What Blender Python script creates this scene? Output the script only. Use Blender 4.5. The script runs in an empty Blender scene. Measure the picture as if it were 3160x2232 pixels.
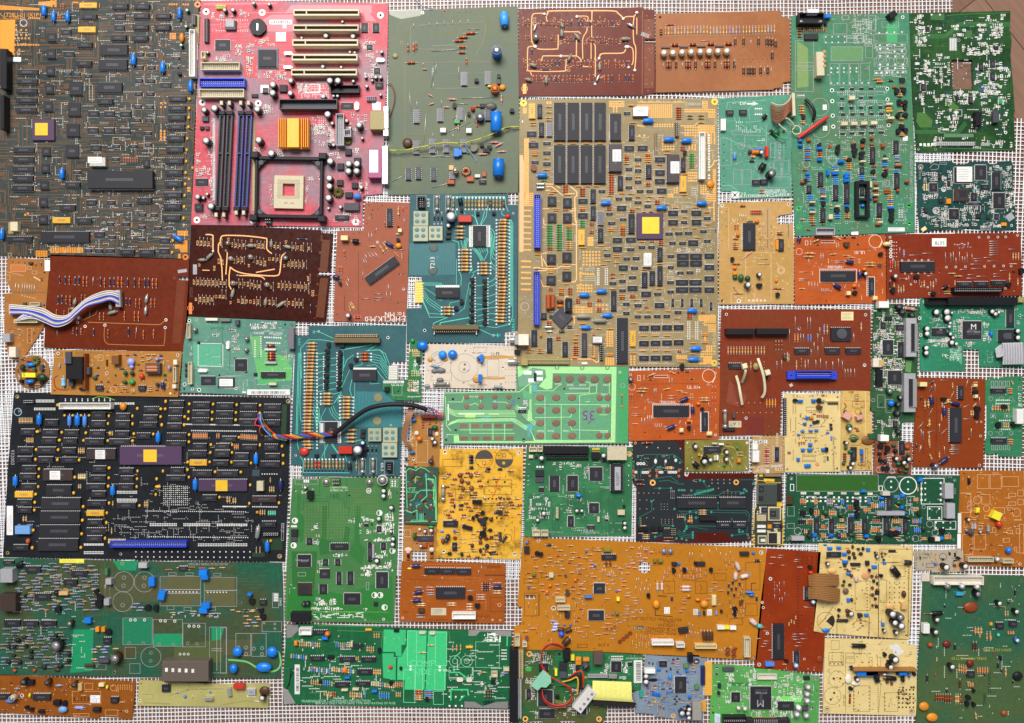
import bpy, math, random
from mathutils import Vector, Matrix
sc = bpy.context.scene
COL = sc.collection
# camera, light, exposure
K = 0.000423          # metres per photo pixel on the board plane
H = 1.082             # camera height above the board plane
Z0 = 0.0038           # top face of a board lying straight on the mat
cam = bpy.data.cameras.new('camera'); camo = bpy.data.objects.new('camera', cam); COL.objects.link(camo)
camo.location = (0, 0, Z0 + H); camo.rotation_euler = (0, 0, 0)
cam.sensor_width = 36; cam.lens = 36 * H / (3160 * K); cam.clip_start = 0.01; cam.clip_end = 50
sc.camera = camo
wd = bpy.data.worlds.new('World'); sc.world = wd; wd.use_nodes = True
wd.node_tree.nodes['Background'].inputs[0].default_value = (0.82, 0.87, 1.0, 1)
wd.node_tree.nodes['Background'].inputs[1].default_value = 0.27
def area(name, loc, target, sx, sy, power, col):
 l = bpy.data.lights.new(name, 'AREA'); l.shape = 'RECTANGLE'; l.size = sx; l.size_y = sy; l.energy = power; l.color = col
 o = bpy.data.objects.new(name, l); COL.objects.link(o); o.location = loc
 o.rotation_euler = (Vector(target) - Vector(loc)).to_track_quat('-Z', 'Y').to_euler()
area('window_light', (-0.50, 2.20, 3.20), (-0.06, 0.0, 0), 2.5, 1.6, 226, (1.0, 0.97, 0.93))
sc.view_settings.view_transform = 'Standard'; sc.view_settings.look = 'None'; sc.view_settings.exposure = -0.1
sc.view_settings.gamma = 1.0; sc.view_settings.use_curve_mapping = False
# colours and materials
def lin(h):
 c = [int(h[i:i+2], 16) / 255 for i in (0, 2, 4)]
 return [x / 12.92 if x <= 0.04045 else ((x + 0.055) / 1.055) ** 2.4 for x in c] + [1]
PAL = dict(black='1c1b1f', chip='2b2a2f', grey='6c6a72', dgrey='4a4a50', lgrey='a5a3a6', white='e6e4de', cream='cabf9c', blue='1374d2',
  navy='23285a', ink='606066', pin='d9d8d4', solder='e2e0da', silver='c4c3bd', gold='f2c235', copper='efb058', orange='e2761c', yellow='e0a82a',
  lemon='e8dc30', red='c2301e', maroon='6e1a14', brown='7a3418', tan='c9a468', tanr='b98c50', beige='e2cf96', green='2f9a48', dgreen='1d5a34', lgreen='8ccc74',
  teal='3ec8a4', purple='4a3350', pink='d69a8e', khaki='9c8c52', olive='7c7a2c', wood='8a5a34', umber='4e3019', amber='d98a1e', rust='a84a1c', mag='a24878',
  ribblue='2a44c8', sky='3f9cf0', pale='d8d0c0', bronze='6f5c34', tgreen='3f7a58', mask='48b05c', lime='8fe872', hole='181416', smoke='8a8878',
  coppergnd='7b6f36', rose='e0707a', mgreen='2f8a56', wirered='d42a1a', skyl='6f9fd8', bluelab='4a7fd0', ivory='cabf9f', sage='8fa58a', lilac='9098d0',
  mint='9fe6b8', pcbdark='16201c', oliveg='6a7436', trk='3fae92', cor='f6b878', gfing='f0b030')
def tone(h):
 """green and blue solder masks are greyer than their nominal ink"""
 c = lin(h); g = .3*c[0]+.6*c[1]+.1*c[2]
 return [(x+(g-x)*.16)*.9 for x in c[:3]]+[1] if c[0] < max(c[1], c[2]) else c
MATS = {}
def nn(t, typ, **kw):
 n = t.nodes.new(typ)
 for k, v in kw.items():
  if k.startswith('i'): n.inputs[int(k[1:])].default_value = v
  else: setattr(n, k, v)
 return n
METAL = {'silver': .75, 'gold': .25, 'gfing': .3}
ROUGH = {'silver': .35, 'gold': .4, 'blue': .3, 'white': .5, 'navy': .3, 'chip': .5, 'black': .45, 'sky': .35, 'orange': .35, 'red': .35, 'hole': .9, 'cor': .6}
def mat(c):
 if c in MATS: return MATS[c]
 m = bpy.data.materials.new('plastic_' + c); m.use_nodes = True; t = m.node_tree; bs = t.nodes['Principled BSDF']
 hexc = PAL.get(c, c)
 bs.inputs['Roughness'].default_value = ROUGH.get(c, .45); bs.inputs['Metallic'].default_value = METAL.get(c, 0)
 if c in ('chip', 'black', 'dgrey'): bs.inputs['Specular IOR Level'].default_value = .28
 oi = nn(t, 'ShaderNodeObjectInfo'); tc = nn(t, 'ShaderNodeTexCoord')
 nz = nn(t, 'ShaderNodeTexNoise'); nz.inputs['Scale'].default_value = 420; nz.inputs['Detail'].default_value = 3
 t.links.new(tc.outputs['Object'], nz.inputs['Vector'])
 a = nn(t, 'ShaderNodeMath', operation='MULTIPLY_ADD'); a.inputs[1].default_value = .26; a.inputs[2].default_value = .74
 t.links.new(oi.outputs['Random'], a.inputs[0])
 b = nn(t, 'ShaderNodeMath', operation='MULTIPLY_ADD'); b.inputs[1].default_value = .5
 t.links.new(nz.outputs[0], b.inputs[0]); t.links.new(a.outputs[0], b.inputs[2])
 mx = nn(t, 'ShaderNodeMix', data_type='RGBA', blend_type='MULTIPLY'); mx.inputs['Factor'].default_value = 1
 mx.inputs[6].default_value = lin(hexc); t.links.new(b.outputs[0], mx.inputs[7])
 t.links.new(mx.outputs[2], bs.inputs['Base Color'])
 MATS[c] = m
 return m
def mth(t, op, a, b=None, c=None):
 n = t.nodes.new('ShaderNodeMath'); n.operation = op
 for i, v in enumerate((a, b, c)):
  if v is None: continue
  if isinstance(v, (int, float)): n.inputs[i].default_value = v
  else: t.links.new(v, n.inputs[i])
 return n.outputs[0]
def trace_group():
 """short parallel copper runs on a millimetre grid"""
 g = bpy.data.node_groups.new('copper_runs', 'ShaderNodeTree')
 g.interface.new_socket('Vector', in_out='INPUT', socket_type='NodeSocketVector')
 for n, d in (('Pitch', 1.3), ('Length', 14), ('Density', .4), ('Width', .5)):
  s = g.interface.new_socket(n, in_out='INPUT', socket_type='NodeSocketFloat'); s.default_value = d
 g.interface.new_socket('Fac', in_out='OUTPUT', socket_type='NodeSocketFloat')
 gi = g.nodes.new('NodeGroupInput'); go = g.nodes.new('NodeGroupOutput')
 sp = g.nodes.new('ShaderNodeSeparateXYZ'); g.links.new(gi.outputs[0], sp.inputs[0])
 def runs(u, v):
  q = mth(g, 'DIVIDE', v, gi.outputs[1]); r = mth(g, 'FLOOR', q); fr = mth(g, 'FRACT', q)
  w1 = g.nodes.new('ShaderNodeTexWhiteNoise'); w1.noise_dimensions = '1D'; g.links.new(r, w1.inputs['W'])
  s = mth(g, 'FLOOR', mth(g, 'ADD', mth(g, 'DIVIDE', u, gi.outputs[2]), mth(g, 'MULTIPLY', w1.outputs[0], 9.0)))
  cb = g.nodes.new('ShaderNodeCombineXYZ'); g.links.new(r, cb.inputs[0]); g.links.new(s, cb.inputs[1])
  w2 = g.nodes.new('ShaderNodeTexWhiteNoise'); w2.noise_dimensions = '2D'; g.links.new(cb.outputs[0], w2.inputs['Vector'])
  return mth(g, 'MULTIPLY', mth(g, 'LESS_THAN', w2.outputs[0], gi.outputs[3]), mth(g, 'LESS_THAN', fr, gi.outputs[4]))
 hx = runs(sp.outputs[0], sp.outputs[1]); vx = runs(sp.outputs[1], sp.outputs[0])
 nz = g.nodes.new('ShaderNodeTexNoise'); nz.inputs['Scale'].default_value = .035; g.links.new(gi.outputs[0], nz.inputs['Vector'])
 pick = mth(g, 'GREATER_THAN', nz.outputs[0], .53)
 o = mth(g, 'ADD', mth(g, 'MULTIPLY', hx, mth(g, 'SUBTRACT', 1, pick)), mth(g, 'MULTIPLY', vx, pick))
 g.links.new(o, go.inputs[0])
 return g
TG = trace_group()
def boardmat(name, c1, c2, amt=.5, patch=.02, tcol=None, pitch=1.3, length=14, dens=.4, width=.5, tmix=.6, rough=.4, dirt=.25, stain=None, samt=.5):
 """laminate: solder mask over two tones, copper runs under it, dust; stain = brown scorch marks"""
 m = bpy.data.materials.new(name); m.use_nodes = True; t = m.node_tree; bs = t.nodes['Principled BSDF']
 bs.inputs['Specular IOR Level'].default_value = .2
 tc = nn(t, 'ShaderNodeTexCoord'); sc_ = nn(t, 'ShaderNodeVectorMath', operation='SCALE'); sc_.inputs['Scale'].default_value = 1000
 t.links.new(tc.outputs['Object'], sc_.inputs[0]); V = sc_.outputs[0]
 nz = nn(t, 'ShaderNodeTexNoise'); nz.inputs['Scale'].default_value = patch; nz.inputs['Detail'].default_value = 3; t.links.new(V, nz.inputs['Vector'])
 rp = nn(t, 'ShaderNodeMapRange'); rp.inputs[1].default_value = .42; rp.inputs[2].default_value = .58; t.links.new(nz.outputs[0], rp.inputs[0])
 mx = nn(t, 'ShaderNodeMix', data_type='RGBA'); mx.inputs[6].default_value = tone(c1); mx.inputs[7].default_value = tone(c2)
 t.links.new(mth(t, 'MULTIPLY', rp.outputs[0], amt), mx.inputs['Factor']); out = mx.outputs[2]
 if tcol:
  gr = nn(t, 'ShaderNodeGroup', node_tree=TG); t.links.new(V, gr.inputs[0])
  for i, v in ((1, pitch), (2, length), (3, dens), (4, width)): gr.inputs[i].default_value = v
  m2 = nn(t, 'ShaderNodeMix', data_type='RGBA'); m2.inputs[7].default_value = lin(tcol); t.links.new(out, m2.inputs[6])
  t.links.new(mth(t, 'MULTIPLY', gr.outputs[0], tmix), m2.inputs['Factor']); out = m2.outputs[2]
 if stain:
  n3 = nn(t, 'ShaderNodeTexNoise'); n3.inputs['Scale'].default_value = .045; n3.inputs['Detail'].default_value = 5; n3.inputs['Roughness'].default_value = .65; t.links.new(V, n3.inputs['Vector'])
  r3 = nn(t, 'ShaderNodeMapRange'); r3.inputs[1].default_value = .50; r3.inputs[2].default_value = .72; t.links.new(n3.outputs[0], r3.inputs[0])
  m3 = nn(t, 'ShaderNodeMix', data_type='RGBA'); m3.inputs[7].default_value = lin(stain); t.links.new(out, m3.inputs[6])
  t.links.new(mth(t, 'MULTIPLY', r3.outputs[0], samt), m3.inputs['Factor']); out = m3.outputs[2]
 n4 = nn(t, 'ShaderNodeTexNoise'); n4.inputs['Scale'].default_value = .16; n4.inputs['Detail'].default_value = 6; t.links.new(V, n4.inputs['Vector'])
 m4 = nn(t, 'ShaderNodeMix', data_type='RGBA', blend_type='MULTIPLY'); m4.inputs['Factor'].default_value = 1; t.links.new(out, m4.inputs[6])
 t.links.new(mth(t, 'MULTIPLY_ADD', n4.outputs[0], dirt * 2, 1 - dirt), m4.inputs[7])
 t.links.new(m4.outputs[2], bs.inputs['Base Color'])
 t.links.new(mth(t, 'MULTIPLY_ADD', n4.outputs[0], .3, rough - .15), bs.inputs['Roughness'])
 return m
# mesh builder
class G:
 def __init__(s): s.v = []; s.f = []; s.m = []; s.s = []; s.n = 0
 def add(s, vs, fs, m, sm=False):
  b = len(s.v); s.v += vs
  for f in fs: s.f.append([i + b for i in f]); s.m.append(m); s.s.append(sm)
 def box(s, x0, y0, x1, y1, z0, z1, m, c=0, mt=None):
  if c <= 0:
   s.add([(x0,y0,z0),(x1,y0,z0),(x1,y1,z0),(x0,y1,z0),(x0,y0,z1),(x1,y0,z1),(x1,y1,z1),(x0,y1,z1)],
      [(0,1,5,4),(1,2,6,5),(2,3,7,6),(3,0,4,7)], m)
   s.add([(x0,y0,z1),(x1,y0,z1),(x1,y1,z1),(x0,y1,z1)], [(0,1,2,3)], mt or m)
  else:
   zc = z1 - c
   s.add([(x0,y0,z0),(x1,y0,z0),(x1,y1,z0),(x0,y1,z0),(x0,y0,zc),(x1,y0,zc),(x1,y1,zc),(x0,y1,zc),
       (x0+c,y0+c,z1),(x1-c,y0+c,z1),(x1-c,y1-c,z1),(x0+c,y1-c,z1)],
      [(0,1,5,4),(1,2,6,5),(2,3,7,6),(3,0,4,7),(4,5,9,8),(5,6,10,9),(6,7,11,10),(7,4,8,11)], m)
   s.add([(x0+c,y0+c,z1),(x1-c,y0+c,z1),(x1-c,y1-c,z1),(x0+c,y1-c,z1)], [(0,1,2,3)], mt or m)
 def quad(s, x0, y0, x1, y1, z, m): s.add([(x0,y0,z),(x1,y0,z),(x1,y1,z),(x0,y1,z)], [(0,1,2,3)], m)
 def lathe(s, prof, mats, axis='z', o=(0,0,0), n=12, sx=1, sy=1):
  b = len(s.v)
  for t, r in prof:
   for i in range(n):
    a = 2*math.pi*i/n; p, q = r*math.cos(a)*sx, r*math.sin(a)*sy
    s.v.append((o[0]+p, o[1]+q, o[2]+t) if axis == 'z' else (o[0]+t, o[1]+p, o[2]+q))
  k = len(prof)
  for j in range(k-1):
   for i in range(n):
    a0 = b+j*n+i; a1 = b+j*n+(i+1) % n; f = [a0, a1, a1+n, a0+n]
    s.f.append(f); s.m.append(mats[j]); s.s.append(True)
  for j, mm in ((0, mats[0]), (k-1, mats[-1])):
   if prof[j][1] > 1e-6:
    f = [b+j*n+i for i in range(n)]
    s.f.append(f if j else f[::-1]); s.m.append(mm); s.s.append(False)
 def ell(s, c, r, m, n=12, k=6):
  pr = [(-r[2]*math.cos(math.pi*j/k), max(1e-5, math.sin(math.pi*j/k))) for j in range(k+1)]
  b = len(s.v)
  for t, q in pr:
   for i in range(n):
    a = 2*math.pi*i/n; s.v.append((c[0]+r[0]*q*math.cos(a), c[1]+r[1]*q*math.sin(a), c[2]+t))
  for j in range(k):
   for i in range(n):
    a0 = b+j*n+i; a1 = b+j*n+(i+1) % n; s.f.append([a0, a1, a1+n, a0+n]); s.m.append(m); s.s.append(True)
 def prism(s, poly, z0, z1, m, mt=None, sm=False):
  k = len(poly)
  s.add([(x,y,z0) for x,y in poly]+[(x,y,z1) for x,y in poly], [(i,(i+1)%k,(i+1)%k+k,i+k) for i in range(k)], m, sm)
  s.add([(x,y,z1) for x,y in poly], [tuple(range(k))], mt or m)
 def ring(s, x, y, r0, r1, z, m, n=16):
  vs = []
  for i in range(n):
   a = 2*math.pi*i/n; vs += [(x+r0*math.cos(a), y+r0*math.sin(a), z), (x+r1*math.cos(a), y+r1*math.sin(a), z)]
  s.add(vs, [(2*i, 2*i+1, (2*i+3) % (2*n), (2*i+2) % (2*n)) for i in range(n)], m)
 def disc(s, x, y, r, z, m, n=12): s.add([(x+r*math.cos(2*math.pi*i/n), y+r*math.sin(2*math.pi*i/n), z) for i in range(n)], [tuple(range(n))], m)
 def ribbon(s, pts, w, z, m):
  L, R = [], []; k = len(pts)
  for i in range(k):
   a = Vector(pts[max(i-1,0)]); b = Vector(pts[i]); c = Vector(pts[min(i+1,k-1)])
   d1 = (b-a).normalized() if i else (c-b).normalized(); d2 = (c-b).normalized() if i < k-1 else d1
   n1 = Vector((-d1.y, d1.x)); n2 = Vector((-d2.y, d2.x)); nb = n1+n2
   nb = nb.normalized() if nb.length > 1e-6 else n1
   q = w/2/max(.45, nb.dot(n1)); L.append((b.x+nb.x*q, b.y+nb.y*q, z)); R.append((b.x-nb.x*q, b.y-nb.y*q, z))
  s.add(L+R, [(i+k, i+k+1, i+1, i) for i in range(k-1)], m)
 def tube(s, pts, r, m, n=7):
  k = len(pts); P = [Vector(p) for p in pts]; b = len(s.v)
  for i in range(k):
   d = (P[min(i+1,k-1)]-P[max(i-1,0)]).normalized(); u = d.cross(Vector((0,0,1)))
   u = u.normalized() if u.length > 1e-4 else Vector((1,0,0)); w = u.cross(d)
   rr = r[i] if isinstance(r, list) else r
   for j in range(n):
    a = 2*math.pi*j/n; s.v.append(tuple(P[i]+u*rr*math.cos(a)+w*rr*math.sin(a)))
  for i in range(k-1):
   for j in range(n):
    a0 = b+i*n+j; a1 = b+i*n+(j+1) % n; s.f.append([a0, a1, a1+n, a0+n]); s.m.append(m); s.s.append(True)
  s.f.append([b+j for j in range(n)]); s.m.append(m); s.s.append(False)
  s.f.append([b+(k-1)*n+j for j in range(n)]); s.m.append(m); s.s.append(False)
 def merge(s, o, M):
  b = len(s.v); s.v += [tuple(M @ Vector(p)) for p in o.v]
  s.f += [[i+b for i in f] for f in o.f]; s.m += o.m; s.s += o.s
 def mesh(s, name):
  me = bpy.data.meshes.new(name); me.from_pydata(s.v, [], s.f)
  keys = []; idx = []
  for k in s.m:
   if k not in keys: keys.append(k)
   idx.append(keys.index(k))
  for k in keys: me.materials.append(k if not isinstance(k, str) else mat(k))
  me.polygons.foreach_set('material_index', idx); me.polygons.foreach_set('use_smooth', s.s)
  me.update()
  return me
def spline(pts, sub=6):
 P = [Vector(p) for p in pts]; P = [P[0]]+P+[P[-1]]; out = []
 for i in range(1, len(P)-2):
  for j in range(sub):
   t = j/sub; a, b, c, d = P[i-1:i+3]
   out.append(.5*((2*b)+(c-a)*t+(2*a-5*b+4*c-d)*t*t+(3*b-a-3*c+d)*t**3))
 return out+[P[-2]]
def link(name, me, parent=None, loc=(0,0,0), rz=0, **pr):
 o = bpy.data.objects.new(name, me); COL.objects.link(o); o.parent = parent; o.location = loc; o.rotation_euler = (0,0,rz)
 for k, v in pr.items(): o[k] = v
 return o
def thing(name, label, cat, loc=(0,0,0), group=None):
 o = link(name, None, None, loc, label=label, category=cat)
 o.empty_display_size = .01
 if group: o['group'] = group
 return o
def textmesh(txt, size, m):
 cu = bpy.data.curves.new('t', 'FONT'); cu.body = txt; cu.size = size; cu.align_x = 'CENTER'; cu.align_y = 'CENTER'; cu.resolution_u = 2
 o = bpy.data.objects.new('t', cu); COL.objects.link(o)
 me = bpy.data.meshes.new_from_object(o.evaluated_get(bpy.context.evaluated_depsgraph_get()))
 bpy.data.objects.remove(o); bpy.data.curves.remove(cu)
 g = G(); g.v = [tuple(v.co) for v in me.vertices]; g.f = [list(p.vertices) for p in me.polygons]; g.m = [m]*len(g.f); g.s = [False]*len(g.f)
 bpy.data.meshes.remove(me)
 return g
# electronic parts (local x along the part, z up, metres)
mm = .001
def dip(L, Wd, h, col, pitch=2.54, pinout=.7, mark=True, allsides=False, pincol='pin'):
 g = G(); z = .5*mm; c = min(.35*mm, h*.2)
 g.box(-L/2, -Wd/2, L/2, Wd/2, z*.4, h, col, c)
 n = max(2, round(L/(pitch*mm))); pw = .28*pitch*mm
 for sg in (-1, 1):
  for i in range(n):
   x = -L/2+(i+.5)*L/n; y0 = sg*Wd/2; y1 = sg*(Wd/2+pinout*mm)
   g.box(x-pw, min(y0,y1), x+pw, max(y0,y1), 0, h*.45, pincol)
 if allsides:
  n = max(2, round(Wd/(pitch*mm)))
  for sg in (-1, 1):
   for i in range(n):
    y = -Wd/2+(i+.5)*Wd/n; x0 = sg*L/2; x1 = sg*(L/2+pinout*mm)
    g.box(min(x0,x1), y-pw, max(x0,x1), y+pw, 0, h*.45, pincol)
 if mark and L > 7*mm:
  rd = random.Random(int(L*1e5)); rows = 2 if Wd < 10*mm else 3
  for j in range(rows):
   y = (j-(rows-1)/2)*1.25*mm; x = -L*.22
   while x < L*.2:
    w = rd.uniform(.5, 1.0)*mm; g.quad(x, y-.35*mm, x+w, y+.35*mm, h+.02*mm, 'ink'); x += w+.3*mm
 return g
def axial(L, w, col, body=.6, bands=()):
 """resistor: leads, dog-bone body, colour bands"""
 g = G(); r = w/2; b = L*body/2; lr = .28*mm
 g.lathe([(-L/2, lr), (-b, lr)], ['pin'], 'x', (0,0,r), 5); g.lathe([(b, lr), (L/2, lr)], ['pin'], 'x', (0,0,r), 5)
 pr = [(-b, r*.55), (-b*.93, r*.97), (-b*.62, r)]; ms = [col, col]
 xs = [-.62, -.5, -.3, -.18, .02, .14, .5, .62]; cs = [bands[0] if bands else col, col, bands[1] if len(bands) > 1 else col, col, bands[2] if len(bands) > 2 else col, col, bands[3] if len(bands) > 3 else col]
 for x, c in zip(xs[1:], cs): pr.append((b*x, r*.9 if -.5 <= x <= .5 else r)); ms.append(c)
 pr += [(b*.93, r*.97), (b, r*.55)]; ms += [col, col]
 g.lathe(pr, ms, 'x', (0,0,r), 9)
 return g
def axcap(L, w, col, lead=2.5):
 g = G(); r = w/2; lr = .35*mm; l = lead*mm
 g.lathe([(-L/2-l, lr), (L/2+l, lr)], ['pin'], 'x', (0,0,r), 5)
 e = min(L*.08, .8*mm); end = 'silver' if col in ('blue', 'navy', 'black', 'dgrey') else col
 g.lathe([(-L/2, r*.86), (-L/2+.3*mm, r*.97), (-L/2+e, r), (-L/2+2*e, r*.9), (-L/2+2.6*e, r), (L/2-e*.6, r), (L/2, r*.84)], [col]*4+[col, col], 'x', (0,0,r), 14)
 g.lathe([(-L/2-.05*mm, r*.5), (-L/2+.1*mm, r*.84)], [end], 'x', (0,0,r), 12)
 return g
def elec(d, h, col, top='white'):
 g = G(); r = d/2
 g.lathe([(0, r), (h*.94, r), (h, r*.94)], [col, col], 'z', (0,0,0), 16)
 g.lathe([(h+.02*mm, r*.88), (h+.03*mm, r*.1)], [top], 'z', (0,0,0), 16); g.disc(0, 0, r*.12, h+.04*mm, top)
 g.box(-r*.6, -.12*mm, r*.6, .12*mm, h, h+.06*mm, 'lgrey')
 return g
def header(L, Wd, h, col, rows=2, pins=True, pitch=2.54, fl=None, pc='pin', wall=.9):
 """shrouded pin header: floor, four walls, two rows of pins"""
 g = G(); t = wall*mm; f = h*.4
 g.box(-L/2, -Wd/2, L/2, -Wd/2+t, 0, h, col); g.box(-L/2, Wd/2-t, L/2, Wd/2, 0, h, col)
 g.box(-L/2, -Wd/2+t, -L/2+t, Wd/2-t, 0, h, col); g.box(L/2-t, -Wd/2+t, L/2, Wd/2-t, 0, h, col)
 g.box(-L/2+t, -Wd/2+t, L/2-t, Wd/2-t, 0, f, fl or col)
 if pins:
  n = max(1, int((L-2*t)/(pitch*mm)))
  for i in range(n):
   x = -L/2+t+(i+.5)*(L-2*t)/n
   for j in range(rows):
    y = 0 if rows == 1 else (j-.5)*2*min(1.27*mm, Wd*.2)
    g.box(x-.33*mm, y-.33*mm, x+.33*mm, y+.33*mm, f, h*.85, pc)
 return g
def pinrow(L, Wd, h, col, pitch=2.54):
 g = G(); g.box(-L/2, -Wd/2, L/2, Wd/2, 0, h*.35, col); n = max(1, round(L/(pitch*mm))); rows = 2 if Wd > 4*mm else 1
 for i in range(n):
  for j in range(rows):
   x = -L/2+(i+.5)*L/n; y = 0 if rows == 1 else (j-.5)*Wd/2
   g.box(x-.35*mm, y-.35*mm, x+.35*mm, y+.35*mm, 0, h, 'pin')
 return g
def crystal(L, Wd, h, col='silver'):
 g = G(); r = Wd/2; pts = []
 for sg in (1, -1):
  for i in range(7):
   a = math.pi/2-math.pi*i/6 if sg > 0 else -math.pi/2-math.pi*i/6
   pts.append((sg*(L/2-r)+r*math.cos(a), r*math.sin(a)))
 pts = pts[::-1]
 g.prism([(x*1.06, y*1.12) for x, y in pts], 0, h*.15, col); g.prism(pts, h*.15, h, col)
 return g
def to92(d, h, col='black'):
 g = G(); r = d/2; pts = [(r*math.cos(a), r*math.sin(a)) for a in [math.radians(-35+250*i/9) for i in range(10)]]
 g.prism(pts, .6*mm, h, col)
 for x in (-.5, 0, .5): g.box(r*x-.2*mm, -.2*mm, r*x+.2*mm, .2*mm, 0, .6*mm, 'pin')
 return g
def film(L, Wd, h, col):
 """dipped film or ceramic capacitor: rounded slab"""
 g = G(); c = min(L, Wd)*.28
 g.box(-L/2, -Wd/2, L/2, Wd/2, 0, h*.55, col); g.box(-L/2, -Wd/2, L/2, Wd/2, h*.55, h, col, min(c, h*.4))
 return g
def fuse(L, Wd, h):
 g = G(); r = Wd/2; z = h*.3+r
 g.lathe([(-L/2, r), (-L*.3, r)], ['silver'], 'x', (0,0,z), 10); g.lathe([(L*.3, r), (L/2, r)], ['silver'], 'x', (0,0,z), 10)
 g.lathe([(-L*.3, r*.85), (L*.3, r*.85)], ['smoke'], 'x', (0,0,z), 10)
 for sg in (-1, 1): g.box(sg*L*.4-L*.07, -r*1.15, sg*L*.4+L*.07, r*1.15, 0, z-r*.2, 'silver')
 return g
def toroid(d, h, col, wire):
 g = G(); R = d*.33; r = d*.17
 pts = [(R*math.cos(a), R*math.sin(a), r) for a in [2*math.pi*i/24 for i in range(25)]]
 g.tube(pts, r*.8, col, 8)
 for i in range(12):
  a = 2*math.pi*i/12; ca, sa = math.cos(a), math.sin(a)
  g.tube([((R+q*r)*ca, (R+q*r)*sa, r+w*r) for q, w in ((-1,-.5),(-1,.4),(0,1.05),(1,.4),(1,-.5))], d*.05, wire, 5)
 return g
def coil(L, Wd, h, core, wire):
 """small transformer: core block, bobbin with windings"""
 g = G(); g.box(-L/2, -Wd/2, L/2, Wd/2, 0, h*.8, core, .5*mm)
 g.box(-L*.36, -Wd*.36, L*.36, Wd*.36, h*.8, h, wire, .5*mm)
 for i in range(-2, 3): g.box(-L*.38, i*Wd*.14-Wd*.03, L*.38, i*Wd*.14+Wd*.03, h*.8, h+.3*mm, 'cream' if i % 2 else wire)
 return g
# boards: outline + list of parts measured on the photo plane
R3 = 3.28
REG = dict(A1=(0,0,3.7032), A2=(0,400,3.7032), A3=(580,0,3.7032), A4=(580,300,3.7032), B1=(1170,0,R3), B2=(1800,0,R3), B3=(2460,0,R3), B4=(1560,290,R3),
  B5=(1560,680,R3), B6=(2200,280,R3), C1=(2460,440,R3), C2=(2460,900,R3), C3=(1900,920,R3), C4=(1000,580,R3), C5=(0,760,R3), C6=(540,680,R3),
  D1=(0,1180,2.8957), D2=(440,1180,2.8957), D3=(860,1080,R3), D4=(0,1700,3.0486), D5=(860,1440,R3), D6=(680,1830,2.4957), E1=(1340,1120,2.8971),
  E2=(1880,1330,R3), E3=(2400,1330,3.0211), E4=(1560,1640,2.87), E5=(1560,1940,3.1889), E6=(2160,1980,1.8686), E7=(2330,1650,1.5759), N=(0,0,1))
def W(px, py, h=0):
 f = (H-h)/H
 return ((px-1580)*K*f, (1116-py)*K*f)
def at(reg, x, y, z):
 """point of the place seen at pixel x, y of a photo tile, z metres above the mat's base"""
 X, Y, s = REG[reg]; p = W(X+x/s, Y+y/s, z-Z0)
 return Vector((p[0], p[1], z))
BANDS = dict(tan=('brown','black','red','gold'), blue=('navy','red','black','brown'), sky=('navy','red','black','brown'), beige=('brown','black','red','gold'), rust=('red','black','yellow'), khaki=('brown','black','brown'),
  brown=('black','yellow','red'), green=('brown','black','red'), maroon=('black','gold','red'), pink=('red','brown','red'), orange=('brown','red','brown'), red=('black','red','yellow'), tanr=('brown','red','brown','gold'), lilac=('navy','red','black'), black=('red','yellow','brown','lgrey'))
DEFC = dict(c='chip', s='chip', q='chip', p='chip', r='tan', e='blue', E='navy', d='orange', D='orange', b='black', x='silver', t='black', C='cream', P='black', l='white', B='white', w='silver', T='black', I='black', f='silver', y='red')
NAME = dict(c='chip', s='chip', q='chip', p='chip', r='resistor', e='capacitor', E='capacitor', d='capacitor', D='capacitor', b='box_capacitor', x='crystal', t='transistor', C='connector', P='pin_header', l='sticker', B='sticker', w='jumper_wire', T='coil', I='transformer', f='fuse', y='diode')
ALL = []
FLAGS = ('np', 'silk', 'mirror', 'blank', 'm', 'k', 'd', 'l', 'vert')
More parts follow.
